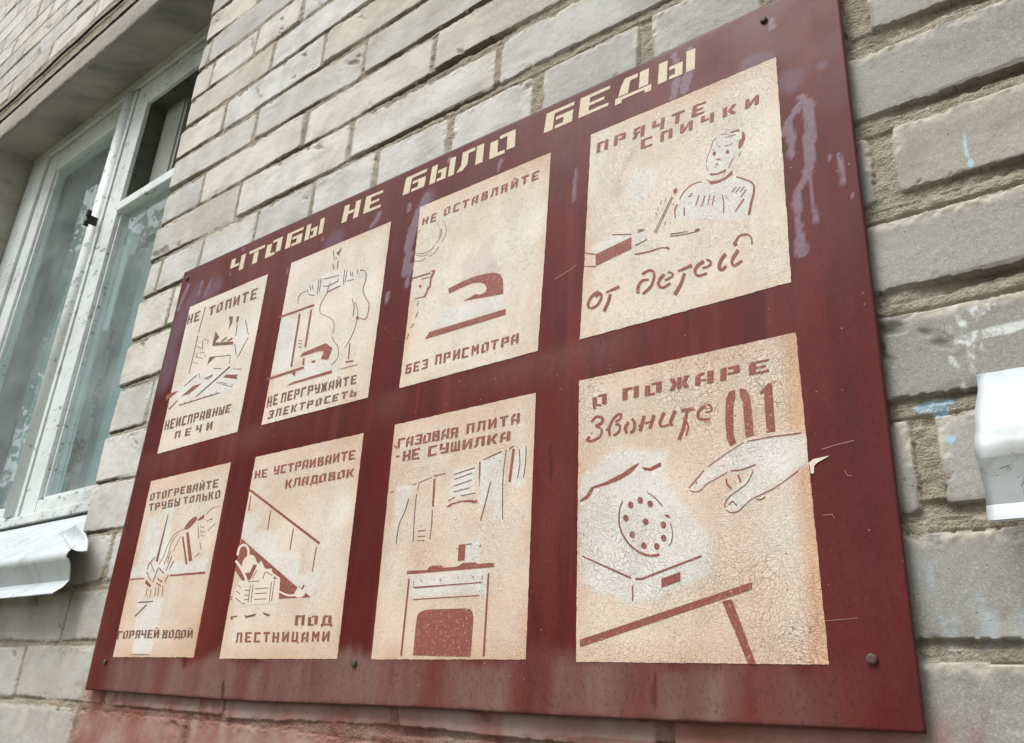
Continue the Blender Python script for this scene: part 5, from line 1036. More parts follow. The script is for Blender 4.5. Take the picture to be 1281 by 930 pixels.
  ('k','s',((-1018.4,126.1),(-1015.5,113.1)),((-1017.2,126),(-1014.2,113))),
  ('k','s',((-1071,107),(-1033.5,107.1)),((-1071.8,108.4),(-1034.2,108.5))),
  ('k','s',((-1049.4,104.7),(-1072.2,90.8)),((-1047.1,103.7),(-1069.9,89.7))),
  ('k','s',((-1059.5,42.5),(-1016.6,42.6)),((-1059.9,43.4),(-1017,43.4))),
 ],
 'B2': [
  ('r','p',((-865.2,234.8),(-859.3,232.8),(-717.1,158.4),(-719.2,156.4),(-864.4,232))),
  ('k','s',((-860.8,226.3),(-859.9,207.5)),((-858.9,225.9),(-857.9,207.2))),
  ('k','s',((-816.3,203.1),(-815.8,181.2)),((-814.5,202.8),(-814,180.9))),
  ('k','s',((-768.1,178.1),(-768.8,154.5)),((-766.4,177.8),(-767.1,154.2))),
  ('k','s',((-723.4,154.2),(-724.6,127.8)),((-721.8,154),(-723,127.6))),
  ('r','p',((-864.3,174.7),(-745,112.4),(-747.8,107.7),(-721.7,101),(-775.2,101.3),(-798.7,114.8),(-844.4,122.1),(-865.6,137.5),(-864.7,150))),
  ('c','s',((-863.1,154.2),(-863,155.6),(-863,157.5),(-862.9,159.6),(-862.6,161.5),(-861.9,162.8),(-860.8,163.6),(-859.3,164.2),(-857.5,164.6),(-855.9,164.8),(-854.8,164.7),(-853.8,164.4),(-852.5,163.7),(-851,162.7),(-849.6,161.5),(-848.5,160.3),(-847.7,159),(-847,157.3),(-846.6,155.5),(-846.2,153.9),(-845.8,152.8)),((-867.9,155.1),(-867.8,156.4),(-867.8,158.3),(-867.7,160.6),(-867.3,162.8),(-866.4,164.6),(-864.7,165.9),(-862.5,166.8),(-860,167.4),(-857.4,167.6),(-854.7,167.5),(-851.9,166.6),(-849.6,165.4),(-847.6,164),(-845.8,162.4),(-844.3,160.8),(-843.2,159),(-842.4,157.1),(-841.9,155.2),(-841.5,153.6),(-841.2,152.4))),
  ('c','p',((-827.5,139.2),(-830.4,135.8),(-834.7,133.5),(-839.8,132.7),(-845,133.4),(-849.4,135.6),(-852.4,139),(-853.5,143),(-852.5,147),(-849.6,150.5),(-845.2,152.8),(-840,153.6),(-834.8,152.8),(-830.5,150.5),(-827.6,147.1),(-826.5,143.2))),
  ('c','s',((-869,147.6),(-867.5,146.6),(-865.3,145.2),(-862.9,143.6),(-860.2,141.8),(-857.7,139.8),(-854.8,137.4),(-851.5,134.6),(-848.3,131.7),(-845.5,129),(-843.5,126.9),(-842.6,125.5),(-842.2,124.5),(-842.2,123.7),(-842.3,122.9),(-842.3,122.3)),((-865.6,149.2),(-864.1,148.2),(-862,146.9),(-859.4,145.2),(-856.6,143.2),(-853.9,141.1),(-850.9,138.6),(-847.6,135.7),(-844.3,132.7),(-841.4,129.9),(-839.2,127.6),(-837.9,125.7),(-837.3,124.1),(-837.3,122.9),(-837.4,122.1),(-837.4,121.6))),
  ('c','s',((-837.7,150.2),(-822.5,139.3),(-795.1,129),(-779.5,122.3)),((-834.6,151.5),(-820.3,141.1),(-793.5,130.9),(-777.7,124.1))),
  ('c','p',((-823.5,140.3),(-817,145.5),(-807,135),(-795.6,135.2),(-788.6,124.5),(-791.8,120.5),(-835.2,121.4),(-830.8,126.7))),
  ('c','p',((-854,124.4),(-777.2,123.1),(-773.2,96.3),(-842.9,96.9),(-859.9,103.6))),
  ('c','s',((-775.5,108.2),(-773.5,107.6),(-770.6,106.7),(-767.2,105.6),(-763.8,104.6),(-760.6,103.9),(-757.8,103.5),(-755,103.2),(-752.3,103.1),(-749.8,103.1),(-747.5,103.5),(-745.5,104.3),(-744.1,105.5),(-742.9,106.7),(-742.1,107.8),(-741.5,108.5)),((-774.5,110),(-772.5,109.4),(-769.6,108.4),(-766.3,107.4),(-763.1,106.5),(-760.3,105.8),(-757.8,105.4),(-755.2,105.2),(-752.9,105),(-750.9,105.1),(-749.3,105.4),(-748,105.9),(-746.9,106.8),(-745.8,107.9),(-745,109),(-744.4,109.7))),
  ('c','p',((-730.6,108.2),(-729.7,106.4),(-730.2,104.6),(-732.1,102.9),(-735,101.7),(-738.5,101.2),(-742.1,101.4),(-745.3,102.3),(-747.5,103.7),(-748.5,105.5),(-748,107.4),(-746.1,109.1),(-743.2,110.3),(-739.6,110.8),(-736,110.6),(-732.8,109.7))),
  ('k','s',((-819.7,113.2),(-795.4,113.4)),((-820.1,114.3),(-795.9,114.4))),
  ('k','s',((-818.2,108),(-796.9,108)),((-818.6,109.1),(-797.2,109))),
  ('k','s',((-818.4,101.6),(-795.7,101.6)),((-818.8,102.6),(-796.1,102.6))),
  ('k','s',((-838.6,112.6),(-830.2,112.3)),((-838.9,113.7),(-830.6,113.3))),
  ('k','s',((-838.4,107.1),(-829.6,107.1)),((-838.8,108.2),(-830,108.1))),
  ('k','s',((-837.1,102.2),(-829.6,102)),((-837.4,103.3),(-829.9,103))),
  ('k','s',((-854.8,119.6),(-847.6,115.8)),((-853.7,120.3),(-846.6,116.5))),
  ('k','s',((-855.6,112.6),(-847,108.8)),((-854.7,113.4),(-846.1,109.5))),
  ('k','s',((-854.8,104.7),(-842.6,99.1)),((-853.8,105.5),(-841.7,99.9))),
  ('k','s',((-839.9,97.5),(-833.6,98.2)),((-840.6,98.6),(-834.3,99.2))),
  ('k','s',((-835.3,122.1),(-813.4,121.9)),((-835.8,123.1),(-813.8,122.9))),
  ('k','s',((-866.6,105.9),(-860,106.2)),((-867.2,107),(-860.6,107.2))),
  ('k','s',((-866.4,103.3),(-859.8,103.4)),((-867,104.3),(-860.3,104.4))),
  ('k','s',((-830.8,118.9),(-829.6,99.1)),((-829.3,118.8),(-828.1,99))),
  ('k','s',((-825.6,119),(-824.3,98.9)),((-824.1,118.9),(-822.8,98.8))),
  ('k','s',((-792.5,120.5),(-790.7,97.8)),((-791.1,120.4),(-789.3,97.6))),
  ('k','s',((-787.3,122),(-787,99.3)),((-785.9,121.8),(-785.5,99.2))),
  ('k','s',((-822.7,135.2),(-829.8,126)),((-821.3,134.7),(-828.4,125.5))),
  ('k','s',((-742.1,114),(-742.3,112.9)),((-740.8,113.8),(-741,112.6))),
  ('k','s',((-807.8,124.5),(-807.5,125.6),(-807.1,127.1),(-806.6,128.8),(-806.1,130.3),(-805.4,131.1),(-804.8,131.3),(-804,131.2),(-802.9,130.9),(-801.6,130.4),(-800.2,129.9),(-798.7,129.4),(-796.9,128.7),(-795.1,128),(-793.5,127.4),(-792.4,126.9)),((-809.2,124.9),(-808.9,125.9),(-808.6,127.5),(-808.1,129.2),(-807.5,130.7),(-806.6,131.8),(-805.4,132.2),(-803.9,132.1),(-802.5,131.6),(-801.1,131.1),(-799.8,130.6),(-798.2,130.1),(-796.3,129.4),(-794.5,128.7),(-793,128.1),(-791.9,127.6))),
  ('k','p',((-735.3,114.4),(-732.8,114),(-736.2,109.3),(-738.4,110))),
  ('r','p',((-830.6,141.6),(-825.4,140.8),(-833.2,126.8),(-839.1,126.8))),
  ('r','p',((-730.5,106.1),(-720.5,101.4),(-731.1,100.8))),
  ('k','p',((-832.5,86.4),(-827.6,84.6),(-810.9,86.7),(-810.9,84.7),(-828.3,82.1))),
  ('k','p',((-799.4,88),(-785.2,84.7),(-786.1,83.1),(-796.5,85.5))),
  ('k','p',((-857.7,84.5),(-845.5,85.5),(-843.7,84.5),(-853.2,83.5),(-853,81),(-856.8,81.4))),
 ],
 'B3': [
  ('k','s',((-616.6,201.6),(-611.1,201.9)),((-617,202.5),(-611.5,202.7))),
  ('k','s',((-585.3,205.6),(-579.7,206.6)),((-585.9,206.5),(-580.3,207.5))),
  ('k','s',((-576.8,207),(-559.3,210.5)),((-577.4,207.8),(-559.8,211.3))),
  ('r','s',((-556.7,211.1),(-541,211.9)),((-557.2,212.3),(-541.5,213.1))),
  ('k','s',((-577.1,206.5),(-578.1,200.2)),((-575.9,206.2),(-576.9,199.9))),
  ('k','s',((-589.5,192.8),(-589.9,191.1),(-590.5,188.7),(-591.2,185.8),(-592.1,182.9),(-593,180.2),(-594.2,177.8),(-595.5,175.5),(-597,173.2),(-598.3,170.5),(-599.3,167.5),(-599.9,163.8),(-600.3,159.3),(-600.4,154.9),(-600.6,151),(-600.6,148.3)),((-588.2,192.4),(-588.6,190.7),(-589.2,188.3),(-590,185.4),(-590.8,182.5),(-591.8,179.8),(-592.9,177.3),(-594.3,175),(-595.8,172.6),(-597,170.1),(-598,167.2),(-598.6,163.5),(-599,159.1),(-599.2,154.7),(-599.3,150.8),(-599.4,148.1))),
  ('k','s',((-579.2,196.1),(-579.2,193.9),(-579.3,191),(-579.3,187.4),(-579.3,183.3),(-579.2,178.7),(-578.9,172.9),(-578.5,166),(-578,159),(-577.6,152.8),(-577.4,148.6)),((-577.9,195.9),(-577.9,193.7),(-578,190.8),(-578,187.2),(-578,183.1),(-577.9,178.5),(-577.6,172.8),(-577.2,165.8),(-576.8,158.8),(-576.4,152.7),(-576.1,148.4))),
  ('k','s',((-555.2,177.6),(-555.1,175.6),(-554.9,172.9),(-554.7,169.7),(-554.5,166.4),(-554.4,163.4),(-554.4,160.3),(-554.5,156.9),(-554.6,153.6),(-554.7,150.8),(-554.8,148.9)),((-554,177.4),(-553.9,175.5),(-553.7,172.8),(-553.5,169.6),(-553.3,166.3),(-553.2,163.2),(-553.2,160.1),(-553.3,156.7),(-553.4,153.4),(-553.5,150.6),(-553.6,148.7))),
  ('k','s',((-466.9,225.9),(-467.2,223),(-467.6,219),(-468.1,214.2),(-468.5,209.2),(-468.7,204.4),(-468.8,199.5),(-468.6,194.4),(-468.4,189.2),(-468.2,184.2),(-467.9,179.6),(-467.6,175),(-467.2,170.3),(-466.8,166),(-466.4,162.4),(-466.2,159.8)),((-465.8,225.6),(-466.1,222.7),(-466.6,218.7),(-467,214),(-467.4,209),(-467.6,204.2),(-467.7,199.3),(-467.6,194.2),(-467.4,189.1),(-467.1,184.1),(-466.9,179.4),(-466.6,174.8),(-466.2,170.2),(-465.7,165.9),(-465.4,162.3),(-465.1,159.7))),
  ('k','s',((-451.7,223.9),(-451.4,221.9),(-451,219.1),(-450.5,215.9),(-450.1,212.6),(-449.9,209.6),(-450.1,206.6),(-450.6,203.5),(-451.1,200.5),(-451.6,197.9),(-451.9,196)),((-450.7,223.8),(-450.4,221.8),(-449.9,219),(-449.4,215.8),(-449,212.5),(-448.9,209.4),(-449.1,206.4),(-449.5,203.2),(-450.1,200.2),(-450.6,197.6),(-450.9,195.8))),
  ('k','s',((-443.7,225.8),(-443.6,223.7),(-443.5,220.6),(-443.4,217.1),(-443.4,213.5),(-443.4,210.2),(-443.6,207.1),(-443.9,203.7),(-444.3,200.5),(-444.6,197.8),(-444.8,195.9)),((-442.7,225.6),(-442.6,223.5),(-442.5,220.5),(-442.4,216.9),(-442.3,213.3),(-442.4,210),(-442.6,206.8),(-442.9,203.5),(-443.2,200.3),(-443.6,197.6),(-443.8,195.6))),
  ('r','s',((-483.6,197),(-484.2,194.2),(-485.2,190.3),(-486.2,185.8),(-487.3,181.3),(-488.3,177.3),(-489.3,173.7),(-490.2,170),(-491.2,166.6),(-492,163.7),(-492.5,161.6)),((-482.2,196.5),(-482.9,193.8),(-483.8,189.9),(-484.9,185.4),(-486,180.9),(-486.9,176.9),(-487.9,173.2),(-488.9,169.6),(-489.8,166.2),(-490.6,163.3),(-491.2,161.2))),
  ('r','p',((-557,208.6),(-554.5,209.2),(-552.9,180.8),(-555.5,181.1))),
  ('k','s',((-571.9,157.8),(-560.9,157.9)),((-572.2,158.6),(-561.2,158.8))),
  ('k','s',((-571.2,152.4),(-560.2,152.3)),((-571.4,153.2),(-560.4,153.1))),
  ('k','s',((-571.1,148.4),(-566.7,148.4)),((-571.4,149.3),(-566.9,149.2))),
  ('k','s',((-565.3,147.7),(-561.2,148)),((-565.6,148.5),(-561.5,148.8))),
  ('k','s',((-530,209.5),(-503.6,213)),((-530.5,210.4),(-504,213.9))),
  ('k','s',((-528.9,204.5),(-506.2,208.1)),((-529.3,205.3),(-506.7,208.9))),
  ('k','s',((-528.8,198),(-505.6,201.3)),((-529.3,198.8),(-506,202.1))),
  ('k','s',((-528.7,192),(-508.1,193.9)),((-529,192.8),(-508.4,194.7))),
  ('k','s',((-518.8,187.2),(-500.4,187.9)),((-519.1,188),(-500.7,188.7))),
  ('k','s',((-534.4,183.8),(-525.5,186.9)),((-535.1,184.6),(-526.1,187.6))),
  ('r','p',((-536.9,178.9),(-529.8,181.6),(-517.4,182.7),(-507.1,182.3),(-497.5,181),(-497.7,179),(-501.7,178.3),(-507,180.4),(-517.3,181.5),(-528.6,180.2),(-532.6,177.9))),
  ('k','s',((-493.4,219.2),(-471.3,224.3)),((-494,220.1),(-471.9,225.3))),
  ('r','p',((-498.6,218.7),(-496.9,218.5),(-496.3,206.4),(-496.3,192.9),(-497.8,203.4))),
  ('r','s',((-463,225.6),(-456.9,227.4)),((-463.6,226.6),(-457.5,228.4))),
  ('r','p',((-459,225.3),(-456.1,224.9),(-458.8,193.8),(-461.7,194.1))),
  ('r','p',((-516.4,141),(-508.2,140.7),(-507.8,126),(-516.2,125.9))),
  ('k','s',((-507.7,139.9),(-500.6,140.1)),((-508,140.8),(-500.8,141))),
  ('k','s',((-518.7,137.2),(-516.2,136.7)),((-518.6,138.2),(-516.1,137.7))),
  ('k','p',((-491.7,136.9),(-489,139.2),(-489.9,136.8))),
  ('r','p',((-581.1,120.5),(-554.5,119.9),(-550.7,123.4),(-536.4,123.3),(-533.2,120.8),(-516.3,120.7),(-509.6,123.6),(-494.8,123.4),(-491.8,121.7),(-472.6,121.6),(-472.4,117.9),(-580.7,117.4))),
  ('r','s',((-571.1,110.7),(-569.2,103.4),(-485.4,104.7),(-484.6,111.1)),((-570,110.7),(-569.4,105),(-485.6,105.4),(-485.6,111.2))),
  ('r','s',((-568.6,92.9),(-487,93.4)),((-568.8,93.7),(-487.1,94.1))),
  ('r','s',((-578,113.1),(-578.6,43)),((-576,112.9),(-576.2,42.9))),
  ('r','s',((-479.1,112.8),(-478.6,42.6)),((-477.2,112.6),(-476.4,42.5))),
  ('r','p',((-562.1,71.2),(-561,78.5),(-558.2,81.4),(-553.1,83),(-543.8,83.4),(-501.8,83.1),(-496.9,82.2),(-493.8,79.9),(-492.2,75.4),(-492.3,42.2),(-562,43.3))),
  ('k','s',((-562.3,111.4),(-559.6,108),(-558.4,110.5)),((-561.8,111.6),(-559.4,108.6),(-559,110.6))),
  ('k','s',((-536,107.9),(-535.5,110.4),(-533.5,108.1)),((-536.6,108),(-535.8,111.3),(-533,108.3))),
  ('k','s',((-514.6,111.1),(-512.4,109.6)),((-514.2,111.4),(-512,109.8))),
  ('k','s',((-497.9,111.8),(-495.4,108.8),(-494.4,111.6)),((-497.4,112),(-495.5,109.7),(-495,111.8))),
  ('k','p',((-619.3,253.9),(-615.1,251.6),(-615.2,249.4),(-618.5,251.2))),
  ('k','p',((-614.4,240.9),(-609.2,240.8),(-608.9,239.2),(-614.1,239.3))),
 ],
 'B4': [
  ('r','p',((-239.2,240.3),(-244,239.5),(-247.1,234.4),(-248.7,217.5),(-248.1,200.6),(-245.4,194.7),(-240.6,197),(-242.4,203.9),(-241.8,219.1),(-241,228.9),(-239.3,232.9))),
  ('r','p',((-235.7,240.5),(-230.6,238.6),(-227.8,233.5),(-226.8,220.7),(-226.4,200.6),(-232.9,199.9),(-233.4,214.9),(-233.7,229),(-235.4,232.8))),
  ('r','p',((-219.4,234),(-212.6,240.1),(-209.7,239.8),(-209.7,224.4),(-209.8,201),(-216.4,201),(-216.6,221.6),(-216.1,233.3),(-219.3,231.6))),
  ('r','s',((-371.6,235.9),(-370.9,236.5),(-369.9,237.4),(-368.8,238.4),(-367.6,239.1),(-366.8,239.4),(-365.9,239.3),(-364.7,239),(-363.5,238.5),(-362.6,238),(-362.2,237.7),(-362.2,237.6),(-362.2,237.1),(-362.4,236.5),(-362.8,235.8),(-363.2,235.4),(-364,234.9),(-365.2,234.4),(-366.6,234),(-368,233.6),(-369,233.4)),((-373.4,237.5),(-372.7,238.2),(-371.8,239.1),(-370.6,240.2),(-369.2,241.2),(-367.8,241.8),(-366,241.8),(-364.3,241.4),(-362.7,240.9),(-361.2,240.1),(-359.9,239.1),(-359.2,237.7),(-359.1,236.4),(-359.3,235.1),(-359.8,234),(-360.6,232.9),(-361.8,232.1),(-363.3,231.4),(-364.9,230.8),(-366.2,230.4),(-367.1,230))),
  ('r','s',((-366.7,230.7),(-366,230.2),(-365,229.6),(-363.9,228.9),(-363.2,228.2),(-362.9,227.7),(-362.8,226.9),(-362.9,225.8),(-363.2,224.6),(-363.8,223.6),(-364.5,222.8),(-365.5,222.1),(-367,221.5),(-368.7,221),(-370.4,220.7),(-371.7,220.5),(-372.7,220.5),(-373.7,220.8),(-374.4,221),(-374.9,221.3),(-374.5,221),(-374.6,220.5),(-374.3,220.9),(-373.6,221.4),(-372.9,222),(-372.4,222.4)),((-365.8,232.1),(-365.1,231.7),(-364,231.1),(-362.8,230.3),(-361.6,229.3),(-360.8,228),(-360.5,226.6),(-360.6,225.1),(-361,223.6),(-361.6,222.2),(-362.5,221),(-363.9,220.1),(-365.7,219.3),(-367.5,218.7),(-369.4,218.2),(-371,218),(-372.5,218),(-374,218.2),(-375.3,218.7),(-376.5,219.3),(-377.8,220.5),(-377.6,222.1),(-376.9,223),(-376.1,223.7),(-375.4,224.3),(-375,224.7))),
  ('r','s',((-352.1,221),(-352.2,222),(-352.6,223.3),(-352.8,224.7),(-352.9,226.2),(-352.7,227.6),(-352.1,229.2),(-351.2,231),(-350.2,232.8),(-349,234.4),(-347.9,235.6),(-346.8,236.5),(-345.6,237.2),(-344.4,237.6),(-343.4,237.8),(-343.2,237.8),(-343.6,238.2),(-343.5,237.7),(-343.5,236.9),(-343.6,236),(-343.9,235.5),(-344.4,235),(-345.5,234.5),(-346.7,234.1),(-347.8,233.7),(-348.6,233.4)),((-354.9,221.1),(-355,222),(-355.3,223.3),(-355.6,225),(-355.7,226.8),(-355.4,228.6),(-354.7,230.4),(-353.7,232.4),(-352.5,234.3),(-351.2,236.1),(-349.9,237.5),(-348.6,238.5),(-347,239.3),(-345.5,239.9),(-344.1,240.1),(-342.7,240),(-341.4,238.8),(-341.1,237.5),(-341.2,236.3),(-341.5,235.1),(-342,234),(-343,233.2),(-344.3,232.7),(-345.6,232.2),(-346.8,231.9),(-347.6,231.6))),
  ('r','s',((-356.8,225.6),(-356.3,225.9),(-355.6,226.4),(-354.9,226.9),(-354.2,227.3),(-353.7,227.6)),((-358.2,227.1),(-357.8,227.4),(-357.1,228),(-356.4,228.5),(-355.8,229),(-355.4,229.4))),
  ('r','s',((-348.2,229.5),(-347.5,229.2),(-346.6,229),(-345.6,228.7),(-345,228.4),(-344.9,228.3),(-344.8,227.8),(-344.7,226.9),(-344.8,225.9),(-345.1,224.9),(-345.4,224.2),(-346.1,223.6),(-347.2,223),(-348.4,222.4),(-349.6,222),(-350.5,221.6)),((-347.9,231.6),(-347.3,231.4),(-346.3,231.2),(-345.1,230.8),(-343.8,230.2),(-342.7,229.1),(-342.3,227.8),(-342.2,226.5),(-342.3,225.1),(-342.6,223.8),(-343.2,222.6),(-344.2,221.6),(-345.6,220.8),(-347,220.2),(-348.2,219.7),(-349,219.3))),
  ('r','s',((-336.3,231.3),(-336.8,230.7),(-337.6,229.8),(-338.5,228.6),(-339.3,227.4),(-339.9,226),(-339.8,224.4),(-339.4,223),(-338.8,221.7),(-338.4,220.6),(-338,220)),((-333.6,229.2),(-334.1,228.5),(-334.9,227.6),(-335.7,226.6),(-336.4,225.7),(-336.6,225),(-336.6,224.3),(-336.4,223.4),(-335.9,222.4),(-335.5,221.4),(-335.2,220.6))),
  ('r','s',((-333.1,232.2),(-332.7,231.6),(-332,230.8),(-331.4,230),(-330.9,229.2),(-330.7,228.5),(-330.6,227.6),(-330.6,226.4),(-330.8,225.2),(-331,224.1),(-331.4,223.3),(-331.7,222.8),(-332.3,222.4),(-333,222),(-333.7,221.6),(-334.3,221.4)),((-331,233.5),(-330.6,232.9),(-329.9,232.2),(-329.1,231.1),(-328.4,229.9),(-327.8,228.6),(-327.7,227.2),(-327.7,225.8),(-327.9,224.3),(-328.2,223),(-328.6,221.8),(-329.3,220.8),(-330.2,220),(-331.1,219.5),(-331.9,219.1),(-332.3,218.8))),
  ('r','s',((-321.7,233.7),(-322.3,231.7),(-323.1,228.8),(-324.1,225.6),(-325,222.7),(-325.5,220.7)),((-318.4,232.3),(-319,230.4),(-319.9,227.5),(-320.9,224.3),(-321.8,221.4),(-322.4,219.4))),
  ('r','s',((-312.5,232.9),(-313,231.1),(-313.9,228.6),(-314.8,225.7),(-315.7,223.2),(-316.3,221.5)),((-309.2,231.4),(-309.8,229.7),(-310.7,227.2),(-311.7,224.4),(-312.6,221.8),(-313.2,220.1))),
  ('r','s',((-325.1,223.9),(-324.5,224.1),(-323.6,224.4),(-322.5,224.6),(-321.6,224.9),(-321,225.1)),((-326,225.8),(-325.3,226),(-324.4,226.2),(-323.4,226.5),(-322.5,226.7),(-321.8,226.9))),
  ('r','s',((-319.2,225.3),(-318.3,225.4),(-317,225.5),(-315.6,225.6),(-314.3,225.7),(-313.4,225.8)),((-319.7,227.2),(-318.8,227.3),(-317.5,227.4),(-316.1,227.5),(-314.8,227.6),(-313.9,227.7))),
  ('r','s',((-302.8,233.6),(-303.4,232.4),(-304.3,230.6),(-305.4,228.6),(-306.3,226.6),(-306.8,224.9),(-306.9,223.6),(-306.6,222.3),(-305.9,221.3),(-304.9,220.5),(-303.8,220),(-302.4,219.9),(-300.7,219.9),(-299.1,220),(-297.6,220.2),(-296.7,220.3)),((-299.8,231.8),(-300.5,230.6),(-301.5,228.9),(-302.6,227),(-303.5,225.2),(-304,223.9),(-304.1,223.2),(-304.1,222.9),(-304,222.7),(-303.8,222.5),(-303.4,222.2),(-302.5,222),(-301.1,222),(-299.5,222),(-298.1,222.1),(-297.1,222.1))),
  ('r','s',((-292.6,233.3),(-293.3,232),(-294.3,230.1),(-295.5,227.9),(-296.5,225.8),(-297.2,224),(-297.1,222.3),(-296.5,220.9),(-295.7,220),(-295,219.4),(-294.7,219.1)),((-289.7,231.4),(-290.5,230.1),(-291.6,228.3),(-292.8,226.3),(-293.8,224.4),(-294.3,223),(-294.3,222.4),(-294.2,222),(-293.8,221.5),(-293.3,221),(-292.9,220.5))),
  ('r','s',((-285.6,229.6),(-283.8,229.6),(-281.3,229.6),(-278.4,229.6),(-275.9,229.6),(-274.2,229.6)),((-286,232.5),(-284.3,232.5),(-281.7,232.5),(-278.9,232.5),(-276.3,232.5),(-274.6,232.4))),
  ('r','s',((-281.9,231.2),(-282.4,229.4),(-283,226.9),(-283.8,224),(-284.6,221.1),(-285.4,218.5),(-286.3,216.1),(-287.4,213.6),(-288.4,211.2),(-289.4,209.2),(-290,207.8)),((-279,230.1),(-279.5,228.4),(-280.1,225.8),(-280.8,222.9),(-281.6,219.9),(-282.4,217.2),(-283.4,214.6),(-284.4,212.1),(-285.5,209.7),(-286.4,207.7),(-287,206.2))),
  ('r','s',((-285.1,224.9),(-284.4,223.8),(-283.3,222.2),(-282.2,220.5),(-281.4,218.7),(-280.9,217.2),(-281,215.8),(-281.4,214.1),(-282.1,212.4),(-282.7,211),(-283.1,210)),((-283.8,225.5),(-283.1,224.4),(-282.1,222.9),(-280.9,221),(-280,219.1),(-279.4,217.2),(-279.4,215.3),(-279.9,213.5),(-280.6,211.7),(-281.2,210.3),(-281.6,209.3))),
  ('r','s',((-265.3,225.5),(-264.4,225.4),(-263.2,225.3),(-261.7,225.2),(-260.4,225.3),(-259.2,225.7),(-258.7,226.7),(-258.6,227.9),(-258.9,229.1),(-259.2,230.2),(-259.6,231.2),(-260.3,231.9),(-261.1,232.4),(-261.9,232.8),(-262.6,233),(-263,233.2)),((-265.4,226.9),(-264.6,226.9),(-263.3,226.8),(-261.9,226.7),(-260.8,226.8),(-260.3,227),(-260.2,227.3),(-260.2,228),(-260.4,228.9),(-260.7,229.8),(-261,230.4),(-261.2,230.7),(-261.7,230.9),(-262.3,231.2),(-262.9,231.3),(-263.4,231.5))),
  ('r','s',((-265,233.1),(-266,232.6),(-267.4,231.9),(-269.1,231),(-270.7,230),(-271.9,228.7),(-272.5,227.2),(-272.7,225.6),(-272.6,223.9),(-272.1,222.2),(-271,220.7),(-269.1,219.8),(-267,219.4),(-264.8,219.1),(-262.8,218.9),(-261.5,218.8)),((-263.5,230.5),(-264.5,230),(-266,229.4),(-267.6,228.6),(-268.9,227.8),(-269.6,227.1),(-270,226.2),(-270.2,225.1),(-270.2,223.9),(-270,223),(-269.6,222.5),(-268.7,222),(-266.9,221.5),(-264.8,221.2),(-262.9,220.9),(-261.5,220.7))),
  ('r','p',((-371.5,178.2),(-357.9,181),(-341.3,186.2),(-330.7,191.4),(-325.3,193.3),(-325.8,191.9),(-331.5,186.4),(-342.9,181.3),(-356.2,178.5),(-368.9,176.8),(-370.6,172.8),(-374.8,168.6),(-382.1,166.7),(-382.6,168.3),(-375.8,172),(-372.9,176.1))),
  ('r','p',((-323,189.2),(-315.5,187.6),(-305,191),(-305.1,187.6),(-314,184.8),(-320.3,186.4))),
  ('r','p',((-330.6,159.2),(-330.5,158.1),(-330.9,157.2),(-331.6,156.5),(-332.5,156.3),(-333.5,156.4),(-334.5,157),(-335.2,157.9),(-335.6,159),(-335.6,160.1),(-335.2,161),(-334.5,161.7),(-333.6,162),(-332.6,161.8),(-331.7,161.2),(-331,160.3))),
  ('r','p',((-321.8,161.8),(-321.8,160.7),(-322.2,159.8),(-322.9,159.1),(-323.8,158.9),(-324.8,159),(-325.7,159.6),(-326.4,160.5),(-326.8,161.6),(-326.8,162.7),(-326.4,163.6),(-325.8,164.3),(-324.8,164.5),(-323.8,164.4),(-322.9,163.8),(-322.2,162.9))),
  ('r','p',((-312.7,158),(-312.7,157),(-313.1,156),(-313.8,155.4),(-314.7,155.1),(-315.6,155.3),(-316.5,155.8),(-317.2,156.7),(-317.6,157.8),(-317.6,158.9),(-317.2,159.8),(-316.6,160.4),(-315.6,160.7),(-314.7,160.5),(-313.8,160),(-313.1,159.1))),
  ('r','p',((-335.1,148.9),(-335,147.8),(-335.4,146.8),(-336.1,146.2),(-337,145.9),(-338,146.1),(-339,146.6),(-339.7,147.5),(-340.1,148.6),(-340.1,149.7),(-339.8,150.6),(-339.1,151.3),(-338.1,151.5),(-337.1,151.4),(-336.2,150.8),(-335.5,149.9))),
  ('r','p',((-316.9,144.1),(-316.9,143),(-317.3,142.1),(-318,141.5),(-318.9,141.2),(-319.8,141.3),(-320.7,141.9),(-321.4,142.7),(-321.8,143.8),(-321.8,144.8),(-321.5,145.8),(-320.8,146.4),(-319.9,146.7),(-318.9,146.6),(-318,146),(-317.3,145.1))),
  ('r','p',((-301.4,140.2),(-301.4,139.2),(-301.8,138.3),(-302.4,137.6),(-303.3,137.4),(-304.2,137.5),(-305.1,138),(-305.8,138.9),(-306.1,139.9),(-306.1,141),(-305.8,141.9),(-305.1,142.5),(-304.2,142.8),(-303.3,142.6),(-302.4,142.1),(-301.8,141.2))),
  ('r','p',((-329,134.9),(-329,133.8),(-329.3,132.9),(-330,132.2),(-330.9,132),(-331.9,132.1),(-332.8,132.6),(-333.6,133.5),(-333.9,134.5),(-334,135.6),(-333.6,136.5),(-332.9,137.2),(-332,137.4),(-331,137.3),(-330.1,136.8),(-329.4,135.9))),
  ('r','p',((-301.3,130),(-301.3,129),(-301.7,128.1),(-302.4,127.5),(-303.2,127.2),(-304.2,127.3),(-305,127.8),(-305.7,128.7),(-306,129.7),(-306,130.7),(-305.7,131.6),(-305,132.2),(-304.1,132.5),(-303.2,132.4),(-302.3,131.9),(-301.7,131))),
  ('r','p',((-318.7,125.5),(-318.7,124.5),(-319.1,123.6),(-319.8,122.9),(-320.6,122.6),(-321.6,122.8),(-322.5,123.3),(-323.2,124.1),(-323.6,125.1),(-323.6,126.2),(-323.2,127.1),(-322.5,127.7),(-321.6,128),(-320.7,127.9),(-319.8,127.4),(-319.1,126.5))),
